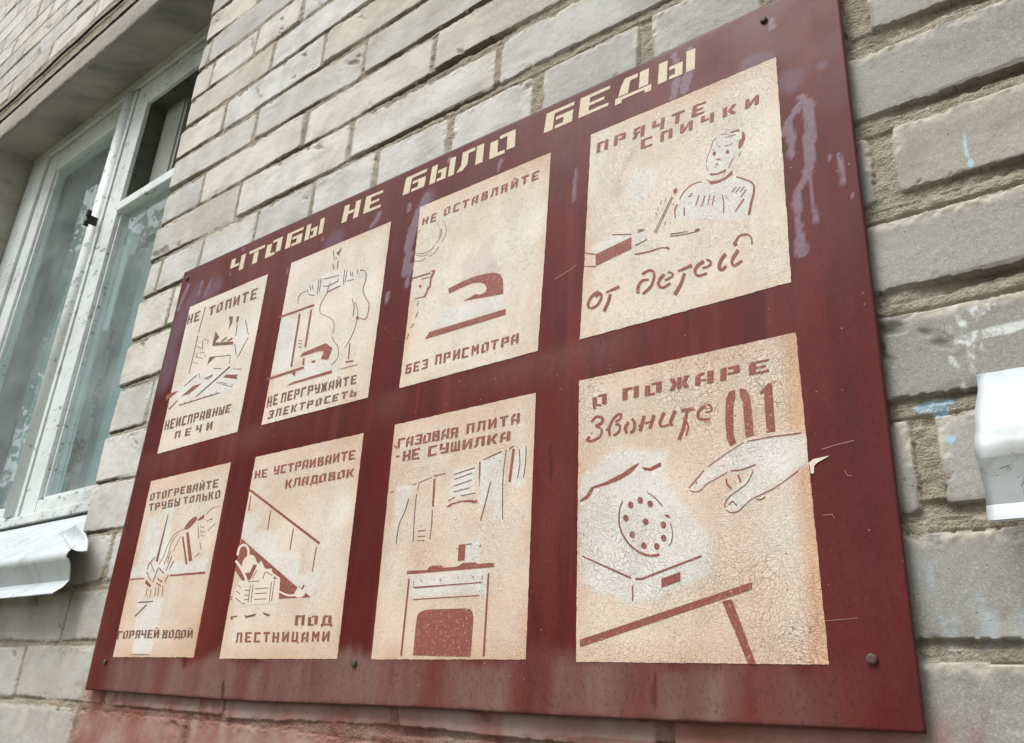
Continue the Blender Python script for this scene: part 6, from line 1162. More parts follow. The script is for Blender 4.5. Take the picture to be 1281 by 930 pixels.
  ('r','p',((-307.4,124),(-307.4,123),(-307.8,122.1),(-308.4,121.4),(-309.3,121.2),(-310.3,121.3),(-311.1,121.8),(-311.8,122.6),(-312.2,123.6),(-312.2,124.6),(-311.8,125.5),(-311.1,126.2),(-310.3,126.5),(-309.3,126.3),(-308.4,125.8),(-307.8,125))),
  ('r','s',((-340.9,163.8),(-341.4,162.6),(-342.2,160.9),(-343.1,158.9),(-343.8,156.7),(-344.3,154.4),(-344.5,152),(-344.6,149.4),(-344.5,146.7),(-344.2,144),(-343.6,141.4),(-342.7,138.9),(-341.6,136.4),(-340.2,134),(-338.8,131.6),(-337.2,129.5),(-335.5,127.5),(-333.7,125.7),(-331.7,124),(-329.7,122.5),(-327.7,121.1),(-325.6,119.8),(-323.3,118.7),(-321.1,117.7),(-318.8,116.9),(-316.7,116.4),(-314.5,116),(-312.3,116),(-310.2,116.1),(-308.6,116.2),(-307.4,116.3)),((-340,163.4),(-340.5,162.2),(-341.2,160.5),(-342,158.5),(-342.7,156.3),(-343.1,154.1),(-343.3,151.8),(-343.3,149.3),(-343.1,146.7),(-342.8,144.1),(-342.2,141.6),(-341.3,139.2),(-340.2,136.8),(-338.9,134.5),(-337.4,132.3),(-335.9,130.3),(-334.2,128.4),(-332.4,126.7),(-330.6,125.1),(-328.6,123.6),(-326.7,122.4),(-324.7,121.2),(-322.5,120.2),(-320.4,119.3),(-318.3,118.6),(-316.4,118.1),(-314.5,117.9),(-312.5,117.9),(-310.5,118),(-308.9,118.2),(-307.7,118.3))),
  ('k','s',((-318.3,167.6),(-317.4,166.9),(-316,166),(-314.5,165),(-313,163.8),(-311.5,162.5),(-310,161),(-308.4,159.1),(-306.9,157.2),(-305.5,155.6),(-304.6,154.4)),((-318,168),(-317,167.4),(-315.7,166.5),(-314.1,165.5),(-312.5,164.3),(-310.9,163),(-309.4,161.5),(-307.7,159.6),(-306.1,157.7),(-304.8,156.1),(-303.8,154.9))),
  ('k','s',((-298.1,140.8),(-297.8,139.8),(-297.4,138.3),(-297,136.6),(-296.6,134.9),(-296.4,133.4),(-296.4,132),(-296.5,130.6),(-296.7,129.2),(-297,128),(-297.3,126.9),(-297.7,126),(-298.2,125.2),(-298.7,124.6),(-299.2,124),(-299.5,123.6)),((-297.4,140.9),(-297.1,139.9),(-296.7,138.4),(-296.3,136.7),(-295.9,134.9),(-295.7,133.4),(-295.7,131.9),(-295.8,130.4),(-296,129.1),(-296.3,127.8),(-296.6,126.7),(-297,125.7),(-297.6,124.9),(-298.1,124.2),(-298.6,123.6),(-298.9,123.2))),
  ('r','p',((-303.1,147.9),(-299.1,147.7),(-297.7,144.9),(-300.9,145.9))),
  ('r','s',((-379.2,120.7),(-333.1,100.3)),((-378.8,121.6),(-332.4,101.6))),
  ('r','s',((-328.9,99.3),(-322.5,99.2),(-272.1,113.4)),((-328.9,100.9),(-323.1,100.7),(-272.6,114.6))),
  ('r','s',((-331.8,95),(-331.9,83.3)),((-330.6,94.9),(-330.7,83.2))),
  ('r','p',((-306.1,99),(-290.1,103.2),(-290.3,96.6),(-306.1,92.5))),
  ('r','p',((-379.1,55.4),(-234.3,93),(-234.7,88),(-379,49.8))),
  ('r','p',((-257.6,80.7),(-250.1,81.7),(-234.7,38.2),(-240.4,38.1))),
  ('r','s',((-280.8,166.4),(-267.7,179)),((-281.4,167),(-268.3,179.6))),
  ('r','s',((-264.6,181.2),(-248.3,189.9),(-234.4,196.4)),((-265,181.8),(-248.6,190.4),(-234.7,196.9))),
  ('r','s',((-231.8,196.4),(-215.9,197.1),(-191.1,196.3)),((-231.9,197.2),(-216,197.9),(-191.2,197.1))),
  ('r','s',((-280.3,164.3),(-279.9,164.1),(-279.4,163.8),(-278.7,163.4),(-277.9,163.1),(-277,162.9),(-276.1,162.8),(-275.1,162.8),(-274,162.8),(-272.8,162.9),(-271.6,163.3),(-270.4,164.1),(-269.3,165),(-268.1,166.1),(-266.9,167.2),(-265.7,168),(-264.5,168.6),(-263.2,169.1),(-261.9,169.6),(-260.5,170),(-258.9,170.6),(-257,171.4),(-254.7,172.4),(-252.4,173.3),(-250.5,174.2),(-249.1,174.7)),((-280,164.8),(-279.6,164.6),(-279.1,164.3),(-278.4,164),(-277.8,163.7),(-277,163.5),(-276.1,163.4),(-275.1,163.3),(-274.1,163.4),(-273,163.5),(-271.9,163.9),(-270.8,164.5),(-269.7,165.5),(-268.6,166.6),(-267.3,167.7),(-266,168.6),(-264.8,169.2),(-263.5,169.7),(-262.2,170.1),(-260.8,170.6),(-259.2,171.2),(-257.3,172),(-255,172.9),(-252.7,173.8),(-250.7,174.7),(-249.4,175.3))),
  ('r','s',((-275.5,171.3),(-274.2,168.7)),((-274.8,171.5),(-273.5,168.9))),
  ('r','s',((-246.2,175.1),(-244.9,175.1),(-243.1,175.1),(-241,175.1),(-238.8,175.2),(-236.7,175.3),(-234.5,175.7),(-232.1,176.2),(-229.9,176.7),(-227.9,177.2),(-226.5,177.6)),((-246.2,176),(-244.9,176),(-243.1,176),(-241,176),(-238.9,176),(-236.8,176.2),(-234.7,176.6),(-232.4,177),(-230.1,177.6),(-228.2,178.1),(-226.8,178.4))),
  ('r','s',((-228.9,173.9),(-229.5,172.7),(-230.4,170.9),(-231.5,168.9),(-232.6,167),(-233.7,165.5),(-234.8,164.5),(-235.9,163.7),(-237.1,163),(-238.4,162.3),(-239.7,161.6),(-241.3,160.6),(-243,159.7),(-244.8,158.7),(-246.5,157.7),(-247.9,156.8),(-249.1,155.8),(-250,155),(-250.9,154.1),(-251.5,153.2),(-252,152.3),(-252.3,151.4),(-252.4,150.5),(-252.4,149.6),(-252.3,148.9),(-252.2,148.4)),((-228.3,173.6),(-228.9,172.3),(-229.8,170.6),(-230.9,168.6),(-232,166.6),(-233.2,165.1),(-234.4,164),(-235.5,163.1),(-236.7,162.4),(-238,161.8),(-239.4,161),(-240.9,160.1),(-242.7,159.1),(-244.4,158.1),(-246.1,157.2),(-247.5,156.2),(-248.6,155.3),(-249.5,154.5),(-250.3,153.6),(-250.9,152.8),(-251.4,152),(-251.6,151.2),(-251.7,150.4),(-251.7,149.6),(-251.6,148.9),(-251.6,148.4))),
  ('r','s',((-251.4,146.2),(-251,145.9),(-250.4,145.4),(-249.7,144.8),(-248.9,144.2),(-248,143.9),(-247,143.7),(-245.9,143.6),(-244.7,143.6),(-243.5,143.8),(-242.3,144.1),(-241.1,144.7),(-239.9,145.6),(-238.6,146.5),(-237.4,147.5),(-236.2,148.4),(-235.1,149.2),(-234.2,150),(-233.2,150.8),(-231.9,151.6),(-230.2,152.4),(-228,153.2),(-225.2,154.1),(-222.3,155),(-219.4,155.9),(-216.7,156.9),(-214.4,157.9),(-212.3,158.9),(-210.2,159.9),(-208.2,161),(-206.1,162.1),(-203.8,163.5),(-201.2,165),(-198.7,166.5),(-196.6,167.8),(-195.1,168.8)),((-251,146.7),(-250.6,146.3),(-250,145.8),(-249.3,145.3),(-248.6,144.8),(-247.8,144.5),(-246.9,144.4),(-245.9,144.3),(-244.8,144.3),(-243.7,144.4),(-242.6,144.7),(-241.5,145.3),(-240.3,146.1),(-239.1,147),(-237.8,148),(-236.6,148.9),(-235.6,149.7),(-234.6,150.5),(-233.6,151.3),(-232.3,152.1),(-230.6,153),(-228.2,153.8),(-225.5,154.7),(-222.5,155.6),(-219.6,156.6),(-217,157.5),(-214.7,158.5),(-212.6,159.4),(-210.6,160.5),(-208.5,161.5),(-206.4,162.7),(-204.1,164),(-201.5,165.6),(-199.1,167.1),(-196.9,168.4),(-195.4,169.3))),
  ('r','s',((-248.8,149.7),(-246,152.1),(-243,148.8)),((-249.3,150.3),(-245.9,153.3),(-242.4,149.3))),
  ('r','s',((-227.7,151.8),(-227.3,151.6),(-226.7,151.4),(-225.9,151.1),(-225.1,150.9),(-224.2,150.8),(-223.4,151.1),(-222.5,151.5),(-221.7,151.9),(-221,152.4),(-220.5,152.6)),((-227.4,152.6),(-227,152.4),(-226.4,152.1),(-225.7,151.9),(-225,151.7),(-224.4,151.7),(-223.7,151.9),(-222.9,152.2),(-222.1,152.7),(-221.4,153.1),(-220.9,153.4))),
  ('r','s',((-241,171.8),(-239.4,165.8)),((-239.8,172),(-238.2,166.1))),
  ('r','s',((-250.5,170.3),(-250.5,169.8),(-250.6,169.1),(-250.6,168.2),(-250.6,167.1),(-250.3,166.1),(-249.8,165.1),(-249,164),(-248.2,163),(-247.4,162.1),(-247,161.5)),((-249.1,170.1),(-249.1,169.6),(-249.2,168.8),(-249.2,168),(-249.2,167.2),(-249,166.5),(-248.6,165.7),(-247.9,164.7),(-247.1,163.8),(-246.4,162.9),(-245.9,162.3))),
  ('r','p',((-367.8,249.1),(-367.9,248.6),(-368.2,248.2),(-368.7,248),(-369.3,248),(-369.9,248.2),(-370.4,248.6),(-370.7,249.1),(-370.8,249.7),(-370.7,250.2),(-370.4,250.6),(-369.9,250.8),(-369.3,250.8),(-368.8,250.6),(-368.2,250.2),(-367.9,249.7))),
 ],
}
SPRAY = {
 'A1': [('w',((-965.5,481.9),(-948.8,487.2),(-934.5,458.6),(-951.7,430),(-966.8,455.9))),('w',((-1119.8,409.4),(-1052.8,427.4),(-962.3,417.3),(-937.9,407.4),(-934.5,384.2),(-975.6,378.9),(-1087.9,391.1)))],
 'A2': [('w',((-848.4,463.8),(-826.6,458),(-823.8,387.7),(-865.9,385.8),(-870.8,469.7))),('w',((-829.4,378.1),(-795.7,384.2),(-742.9,380.3),(-743.4,365),(-818,363.7))),('w',((-781,511.3),(-717.9,494.7),(-733.3,479.9),(-794,480.5),(-823.7,489),(-814.3,500.9)))],
 'A3': [('w',((-574.8,401.2),(-482.7,393.1),(-478.4,376.9),(-581.9,379.3))),('l',((-544.2,416.6),(-543.8,448.8),(-526.8,467.9),(-527.8,453.9),(-515.2,468.1),(-498.6,474.7),(-502.3,449.6),(-494.3,433.2),(-486.5,417.1),(-502.5,423.9),(-534.2,421.6)))],
 'A4': [('w',((-338,472.4),(-329.4,483.2),(-309.4,480.2),(-306.4,463.3),(-314.7,451.1),(-326.3,445.2),(-336.3,455.9))),('l',((-353.5,466),(-350.1,486.2),(-329.2,512.1),(-325.8,505.1),(-343.1,483.4),(-344.8,452.1),(-329.7,429.4),(-339.7,436.4))),('w',((-286.4,433.5),(-278.5,440.4),(-258.7,444.2),(-228.6,435.3),(-214.1,421.6),(-218.8,390.9),(-241.9,397.8),(-286.9,414))),('w',((-252.8,478.6),(-237.5,485.4),(-220.5,477.7),(-224.7,454.8),(-235.3,442.9),(-251.2,446.1),(-254.9,462.6))),('w',((-383.1,410.7),(-352.9,420.4),(-332.1,413.3),(-331.8,410.8),(-371.4,405.2))),('w',((-331.8,413.2),(-316.1,413.3),(-313.1,402),(-328.7,399.3)))],
 'B1': [('w',((-1056.3,241.9),(-1034.8,239.5),(-1020.3,159.8),(-1047.5,161.6))),('w',((-1112.4,156.9),(-924.5,155),(-928.2,137.9),(-1113.3,139.4))),('w',((-1073.2,112),(-1009.7,112.4),(-1012.3,67.2),(-1013,43.8),(-1057.4,43.7))),('w',((-1091,221.1),(-1057.4,220.9),(-1050.3,161.8),(-1090.3,158.5)))],
 'B2': [('w',((-865,203.8),(-840.5,204.2),(-838.1,179),(-794.9,176.2),(-794.2,151.6),(-748.3,149.2),(-746.8,125.7),(-713.6,125.2),(-717.8,100.8),(-743.7,112.4),(-864.3,174.7),(-867.5,190.8)))],
 'B3': [('w',((-609.2,207.2),(-583.3,205.8),(-598.2,164),(-603,149.7))),('w',((-531.1,214.2),(-502.1,216.8),(-501.4,186.4),(-534.6,187))),('w',((-496.2,219.2),(-468.6,224.8),(-466,159.8),(-475.6,160.7),(-477.1,180.6),(-495.8,168.7))),('w',((-455.2,226),(-441.8,225.5),(-443.4,187.3),(-458.4,187.6))),('w',((-508.2,140.7),(-491.8,144.6),(-490.1,125.3),(-506.8,125.6))),('w',((-575.8,116.8),(-479.9,117.4),(-478.2,95.9),(-572.8,95.3)))],
 'B4': [('w',((-384.4,170.2),(-382.2,188),(-349.6,207.8),(-299.7,200.3),(-301.7,179.2),(-284.5,151),(-265.5,128.2),(-265.4,100.4),(-299.4,88.2),(-332.1,80.4),(-381.9,99.8))),('w',((-280.1,165.1),(-268,179.4),(-234.5,197.5),(-186.2,196.1),(-187.3,173.3),(-215.8,158.5),(-242.5,143.7),(-251.2,146.4),(-250.7,155.9),(-229.1,173.3),(-248.7,174.9),(-265.4,168.2)))],
}
PANELS = {'A1':((-1111.4,551.6),(-915.9,550.2),(-915.9,316.8),(-1109.2,315.4)),'A2':((-864.3,551.4),(-669.9,548.4),(-670.9,317.2),(-865,317.2)),'A3':((-620.6,551.2),(-429.2,548.2),(-435.1,319.6),(-621.6,318.6)),'A4':((-378.9,548.4),(-184.6,544.2),(-188.6,320.3),(-387,319.9)),'B1':((-1109.3,275.2),(-916.8,275.9),(-917.6,40.2),(-1105.6,40)),'B2':((-864.9,275.4),(-669.9,275),(-666.3,39.6),(-865.6,38.9)),'B3':((-621.7,276.6),(-434.9,276.7),(-432.2,40.2),(-617.1,39.5)),'B4':((-386.5,278.6),(-188.4,276.8),(-185.7,38.2),(-382.6,38.8))}
RUNS = [(0,5.3,((-166.5,490),(-160.4,479.7),(-162.5,455.2),(-165.3,423.3),(-169.9,409.1),(-176.2,400.9)),0),(0,4.18,((-177.3,401.3),(-178.7,370.5),(-179.2,345.3)),0),(0,5.14,((-178.3,348.8),(-178.3,343)),0),(0,3.97,((-166.8,485.8),(-175.9,475.6),(-179.7,471.6),(-178.5,456.8),(-179.1,434.7)),0),(0,2.66,((-181.1,469.4),(-184.7,459.6)),0),(0,1.73,((-165.7,418.1),(-165.9,383.8),(-164.9,370.6)),0),(0,3.75,((-164.4,370.5),(-164.7,367.5)),0),(0,2.18,((-148.8,422.3),(-149,420.5)),0),(0,2.17,((-142.4,421.7),(-141,407.9),(-141.3,393.8)),0),(0,1.37,((-136,380.7),(-136.3,377.8)),0),(0,2.69,((-185.6,586.8),(-185.5,578.6)),0),(1,10.39,((-174,514.5),(-173.6,509.8)),0),(1,3.99,((-146.8,515.2),(-146.4,514.7)),0),(1,7.7,((-210.3,550.6),(-195,547.2)),0),(0,3.23,((-1092.3,589.4),(-1094.4,568.4)),0),(0,3.17,((-1066.2,588.8),(-1075,560.5)),0),(0,5.94,((-1133.3,591.7),(-1146.7,558.9)),0),(1,21.33,((-1104,568.7),(-1133.4,533.8),(-1141.7,489),(-1135.3,437.4)),0),(1,16.99,((-1045.8,570.8),(-1071.8,561.9)),0),(0,2.6,((-871.6,543),(-871.8,537.7)),0),(0,8.52,((-613.7,559.2),(-623.8,540.3),(-631.6,516.7),(-633.7,486.4),(-632.7,468.3)),0),(0,4.21,((-625.7,473.7),(-628.5,449.6)),0),(0,4.22,((-640.1,559.7),(-640.6,554.5)),0),(0,3.97,((-659.2,446),(-660.5,433.9)),0),(0,3.68,((-498.9,565.6),(-501.3,553.9)),0),(0,4.73,((-579.7,602.4),(-580,599.8)),0),(1,11.9,((-609,558.8),(-616.1,553.4)),0),(0,3.57,((-283.1,600.3),(-280.6,587.7)),0),(0,4.26,((-281.9,566.4),(-285.9,549.4)),0),(0,6.03,((-268,570.6),(-272.1,553.3)),0),(0,3.77,((-265.9,599.8),(-267.2,597.1)),0),(0,2.31,((-396.6,512.5),(-399.1,475.6)),0),(0,4.42,((-693.4,568.7),(-698.7,559.6),(-707,554.3)),0),(0,3.41,((-804.5,571.2),(-802.6,567.6)),0),(0,2.76,((-871.4,543.3),(-871.9,539.1)),0),(0,2.75,((-993.9,616.3),(-992.5,613.3)),0),(0,2.29,((-1016.5,581.8),(-1016.5,580.2)),0),(1,13.88,((-784.6,557.2),(-772.9,554.7)),0),(0,1.82,((-312.2,31.8),(-313.8,19.1),(-313.3,9.8)),1),(0,2.61,((-849.8,13.6),(-848.4,-0.5)),1),(0,3.94,((-867,150.8),(-860.6,113.6)),1),(0,2.67,((-705.7,102.9),(-705.6,66.8)),1),(0,2.07,((-416.1,220.9),(-414,191.1)),1)]
CREAM_DRIP = [((-187.7,173.4),(-183.5,176),(-172,176.8),(-181.1,172.9),(-183.5,171),(-184.2,165.6),(-186.4,165.7),(-186.6,171.4))]
SCRATCHES = [(((-177.3,182),(-166,183.8),(-155,185)),((-177.4,182.5),(-166.1,184.4),(-155,185.6))),(((-163.7,165.1),(-161.4,160.7),(-158.7,160.3)),((-163.4,165.3),(-161.1,161.1),(-158.6,160.8))),(((-418.1,392.5),(-399.3,397.4),(-392.8,400.7)),((-418.5,393.2),(-399.7,398.1),(-393.4,401.4))),(((-656.2,230.4),(-649,247.2)),((-657.1,230.7),(-649.9,247.5))),(((-633.5,227.4),(-628.6,242.5)),((-634.4,227.7),(-629.5,242.8))),(((-180.6,135.3),(-174.7,135.2),(-173.4,132.5)),((-180.6,135.7),(-174.5,135.7),(-173,132.7))),(((-185.5,65.2),(-164.8,66.8)),((-185.5,65.6),(-164.8,67.1))),(((-158.3,81.1),(-148.5,80.3)),((-158.2,81.5),(-148.4,80.6)))]

# ------------------------------------------------------------ the sign
SIGN = empty('fire_safety_sign', 'large maroon sheet metal fire safety sign with eight cream stencilled pictures and Russian slogans', 'sign', (-1.13*S, 0, Z0))
def bulge(x, z):
    """depth (metres, + into the wall) of the thin sheet at wall position x,z given in millimetres"""
    u = x/(1000*S); v = z/(1000*S)
    return (-.0030-.0020*fbm(u, v, 1.3, 2, 8, .3)-.0012*np.sin(u*3.1+.4)*np.sin(v*2.8))
TL, TR_, BR_, BL_ = (-2.026, 1.098), (-.222, 1.069), (-.2325, .0), (-2.037, -.002)
ns, nt = 440, 270
s_, t_ = np.meshgrid(np.linspace(0, 1, ns), np.linspace(0, 1, nt))
def bil(k): return (BL_[k]*(1-s_)+BR_[k]*s_)*(1-t_)+(TL[k]*(1-s_)+TR_[k]*s_)*t_
XU = bil(0)*S*1000; ZU = bil(1)*S*1000
ZU = ZU+np.where(t_ > .5, 1, 0)*sstep(.8, 1, t_)*(-3.2*np.exp(-((s_-.78)/.2)**2)-2*np.exp(-((s_-.45)/.15)**2))+sstep(.12, 0, t_)*(-3.0*np.exp(-((s_-.33)/.2)**2)-1.2*np.exp(-((s_-.75)/.12)**2))
XU = XU+.5*fbm(ZU, XU*0, .02, 3, 2)*((s_ == 0)+(s_ == 1.))
def seg_dist(x, z, pts):
    d = np.full(x.shape, 1e9)
    if len(pts) == 1: pts = [pts[0], pts[0]]
    for (ax, az), (bx, bz) in zip(pts, pts[1:]):
        l2 = (bx-ax)**2+(bz-az)**2+1e-9
        t = np.clip(((x-ax)*(bx-ax)+(z-az)*(bz-az))/l2, 0, 1)
        d = np.minimum(d, np.hypot(x-ax-t*(bx-ax), z-az-t*(bz-az)))
    return d
att = {k: np.zeros(XU.shape) for k in ('drip', 'haze', 'patina', 'dark_run', 'worn')}
wn1 = fbm(XU, ZU, .09, 3, 31)
for soft, r, pts, dark in RUNS:
    d = seg_dist(XU, ZU, pts)
    if soft: att['haze'] = np.maximum(att['haze'], sstep(1.6*r, .35*r, d+.6*r*fbm(XU, ZU, .03, 3, 4)))
    else:
        m = sstep(r*.82+.7, r*.82-.5, d+wn1*r*.6)
        att['dark_run' if dark else 'drip'] = np.maximum(att['dark_run' if dark else 'drip'], m)
vv = ZU/(1000*S); uu = XU/(1000*S)
st = fbm(XU, ZU*.12, .03, 4, 41); st2 = fbm(XU, ZU*.2, .008, 3, 43)
att['patina'] = np.clip(sstep(.092, .055, vv+.03*st+.012*fbm(XU, ZU*.1, .12, 3, 45))*(.66+.8*st+.7*st2)*sstep(-.24, -.42, uu+.08*st)*sstep(-2.03, -1.9, uu), 0, .85)
att['patina'] = np.maximum(att['patina'], np.clip(sstep(.47, .55, vv)*sstep(.575, .54, vv)*(.1+.6*st2)*sstep(-.3, -.5, uu), 0, .4))
att['patina'] = np.maximum(att['patina'], np.clip(sstep(.75, 1.05, vv)*.22*(1+st2), 0, .4))
edge = np.minimum.reduce([s_*1.8, (1-s_)*1.8, t_*1.07, (1-t_)*1.07])
att['worn'] = np.clip(sstep(.006, .0, edge+.003*wn1)*.8, 0, 1)
Yb = bulge(XU, ZU)
n0 = XU.size
front = np.stack([XU/1000, Yb, Z0+ZU/1000], -1).reshape(-1, 3)
rear = front+np.array([0, .0012, 0])
i2 = np.arange(n0).reshape(nt, ns)
F = [grid_faces(nt, ns), grid_faces(nt, ns, n0)[:, ::-1]]
for e in (i2[0], i2[-1][::-1], i2[:, 0][::-1], i2[:, -1]): F.append(np.stack([e[1:], e[:-1], e[:-1]+n0, e[1:]+n0], -1))
nfr = 2*len(F[0]); FF = np.concatenate(F)
link('backing_sheet', mesh_np('backing_sheet', np.concatenate([front, rear]), FF, {k: np.concatenate([a.ravel(), a.ravel()]) for k, a in att.items()}, smooth=np.arange(len(FF)) < nfr), [SHEET], SIGN)

def inside(x, z, poly):
    r = np.zeros(x.shape, bool); n = len(poly)
    for i in range(n):
        (x1, z1), (x2, z2) = poly[i], poly[(i+1) % n]
        c = ((z1 > z) != (z2 > z)) & (x < (x2-x1)*(z-z1)/((z2-z1)+1e-12)+x1)
        r ^= c
    return r
def flat_mesh(name, shapes, lift, mats, parent):
    """shapes: list of (material index, list of polygons in mm). Paint films laid on the sheet, each a hair above the last"""
    bm = bmesh.new(); lay = bm.verts.layers.float.new('lift')
    for i, (mi, poly) in enumerate(shapes):
        dz = lift+i*.000003
        vs_ = []
        poly = [p for j, p in enumerate(poly) if math.hypot(p[0]-poly[j-1][0], p[1]-poly[j-1][1]) > .01]
        for (x, z) in poly:
            v_ = bm.verts.new((x/1000, 0, Z0+z/1000)); v_[lay] = dz; vs_.append(v_)
        try: f = bm.faces.new(vs_)
        except ValueError: continue
        f.material_index = mi; f.normal_update()
    bmesh.ops.triangulate(bm, faces=bm.faces[:])
    for _ in range(4):      # follow the sheet's gentle waves
        es = [e for e in bm.edges if e.calc_length() > .014]
        if not es: break
        bmesh.ops.subdivide_edges(bm, edges=es, cuts=1)
        bmesh.ops.triangulate(bm, faces=[f for f in bm.faces if len(f.verts) > 3])
    for v_ in bm.verts: v_.co.y = float(bulge(np.array(v_.co.x*1000), np.array((v_.co.z-Z0)*1000)))-v_[lay]
    for f in bm.faces:
        f.normal_update()
        if f.normal.y > 0: f.normal_flip()
    me = bpy.data.meshes.new(name); bm.to_mesh(me); bm.free()
    return link(name, me, mats, parent)
def strips(kind, a, b=None):
    if kind == 'p': return [a]
    out = []
    # a ribbon as one simple outline
    return [list(a)+list(b)[::-1]]

MIR = lambda ps: [(.95-x, y) for x, y in ps]
def rc(x0, x1, y0, y1): return [(x0, y0), (x1, y0), (x1, y1), (x0, y1)]
G = {
 'А': [[(0, 0), (.27, 0), (.27, .72), (.48, .86), (.48, 1), (.26, 1), (0, .76)], rc(.64, .95, 0, 1), rc(.33, .58, .3, .46)],
 'Б': [[(0, 0), (.3, 0), (.3, .82), (.95, .82), (.95, 1), (0, 1)], [(.37, .6), (.95, .6), (.95, 0), (.37, 0), (.37, .16), (.64, .16), (.64, .44), (.37, .44)]],
 'В': [rc(0, .3, 0, 1), [(.37, 1), (.88, 1), (.88, .58), (.37, .58), (.37, .7), (.6, .7), (.6, .86), (.37, .86)], [(.37, .5), (.95, .5), (.95, 0), (.37, 0), (.37, .15), (.64, .15), (.64, .36), (.37, .36)]],
 'Г': [[(0, 0), (.3, 0), (.3, .82), (.95, .82), (.95, 1), (0, 1)]],
 'Д': [[(.04, .2), (.33, .2), (.38, .8), (.6, .8), (.6, 1), (.2, 1), (.1, .66)], rc(.66, .93, .2, 1), [(-.04, -.16), (.16, -.16), (.16, .0), (.84, .0), (.84, -.16), (1.03, -.16), (1.03, .15), (-.04, .15)]],
 'Е': [[(0, 0), (.95, 0), (.95, .16), (.32, .16), (.32, .42), (.8, .42), (.8, .57), (.32, .57), (.32, .84), (.95, .84), (.95, 1), (0, 1)]],
 'Ж': [rc(.37, .6, 0, 1), [(-.05, 1), (.22, 1), (.33, .58), (.33, .42), (.22, 0), (-.05, 0), (.12, .5)], [(1.02, 1), (.76, 1), (.64, .58), (.64, .42), (.76, 0), (1.02, 0), (.85, .5)]],
 'З': [[(0, 1), (.95, 1), (.95, 0), (0, 0), (0, .17), (.64, .17), (.64, .43), (.2, .43), (.2, .57), (.64, .57), (.64, .83), (0, .83)]],
 'И': [rc(0, .28, 0, 1), rc(.67, .95, 0, 1), [(.31, .06), (.31, .38), (.64, .94), (.64, .62)]],
 'К': [rc(0, .3, 0, 1), [(.35, .5), (.66, 1), (.98, 1), (.62, .5), (.98, 0), (.66, 0)]],
 'Л': [[(-.1, 0), (.16, 0), (.34, .24), (.34, .82), (.6, .82), (.6, 1), (.08, 1), (.08, .3)], rc(.66, .95, 0, 1)],
 'М': [rc(0, .24, 0, 1), rc(.72, .96, 0, 1), [(.27, 1), (.48, .62), (.69, 1), (.69, .64), (.48, .25), (.27, .64)]],
 'Н': [rc(0, .3, 0, 1), rc(.66, .95, 0, 1), rc(.3, .63, .41, .58)],
 'О': [[(0, 0), (.58, 0), (.58, .18), (.3, .18), (.3, .86), (0, .86)], [(.36, 1), (.95, 1), (.95, .1), (.65, .1), (.65, .83), (.36, .83)]],
 'П': [[(0, 0), (.3, 0), (.3, .8), (.6, .8), (.6, 1), (0, 1)], rc(.66, .95, 0, 1)],
 'Р': [rc(0, .3, 0, 1), [(.37, 1), (.95, 1), (.95, .4), (.37, .4), (.37, .55), (.66, .55), (.66, .83), (.37, .83)]],
 'С': [[(0, 0), (.95, 0), (.95, .16), (.32, .16), (.32, .84), (.95, .84), (.95, 1), (0, 1)]],
 'Т': [rc(-.02, .97, .81, 1), rc(.32, .62, 0, .76)],
 'У': [[(0, 1), (.28, 1), (.28, .56), (.6, .56), (.6, .39), (0, .39)], [(.66, 1), (.95, 1), (.95, 0), (.15, 0), (.15, .17), (.66, .17)]],
 'Ц': [[(0, 1), (.27, 1), (.27, .18), (.58, .18), (.58, 1), (.85, 1), (.85, 0), (0, 0)], rc(.8, 1.0, -.17, -.03)],
 'Ч': [[(0, 1), (.28, 1), (.28, .56), (.6, .56), (.6, .39), (0, .39)], rc(.66, .95, 0, 1)],
 'Ш': [[(0, 0), (.95, 0), (.95, 1), (.73, 1), (.73, .18), (.58, .18), (.58, 1), (.37, 1), (.37, .18), (.22, .18), (.22, 1), (0, 1)]],
 'Ы': [rc(0, .25, 0, 1), [(.31, .62), (.68, .62), (.68, 0), (.31, 0), (.31, .16), (.47, .16), (.47, .45), (.31, .45)], rc(.78, 1.02, 0, 1)],
 'Ь': [rc(0, .32, 0, 1), [(.4, .62), (.95, .62), (.95, 0), (.4, 0), (.4, .16), (.64, .16), (.64, .45), (.4, .45)]],
 'Э': [[(0, 1), (.95, 1), (.95, 0), (0, 0), (0, .17), (.64, .17), (.64, .43), (.25, .43), (.25, .57), (.64, .57), (.64, .83), (0, .83)]],
 'Я': [rc(.65, .95, 0, 1), [(.05, 1), (.59, 1), (.59, .83), (.32, .83), (.32, .58), (.59, .58), (.59, .42), (.05, .42)], [(0, 0), (.28, 0), (.46, .36), (.2, .36)]],
}
G['Й'] = G['И']+[[(.28, 1.12), (.6, 1.12), (.66, 1.26), (.44, 1.2), (.22, 1.26)]]
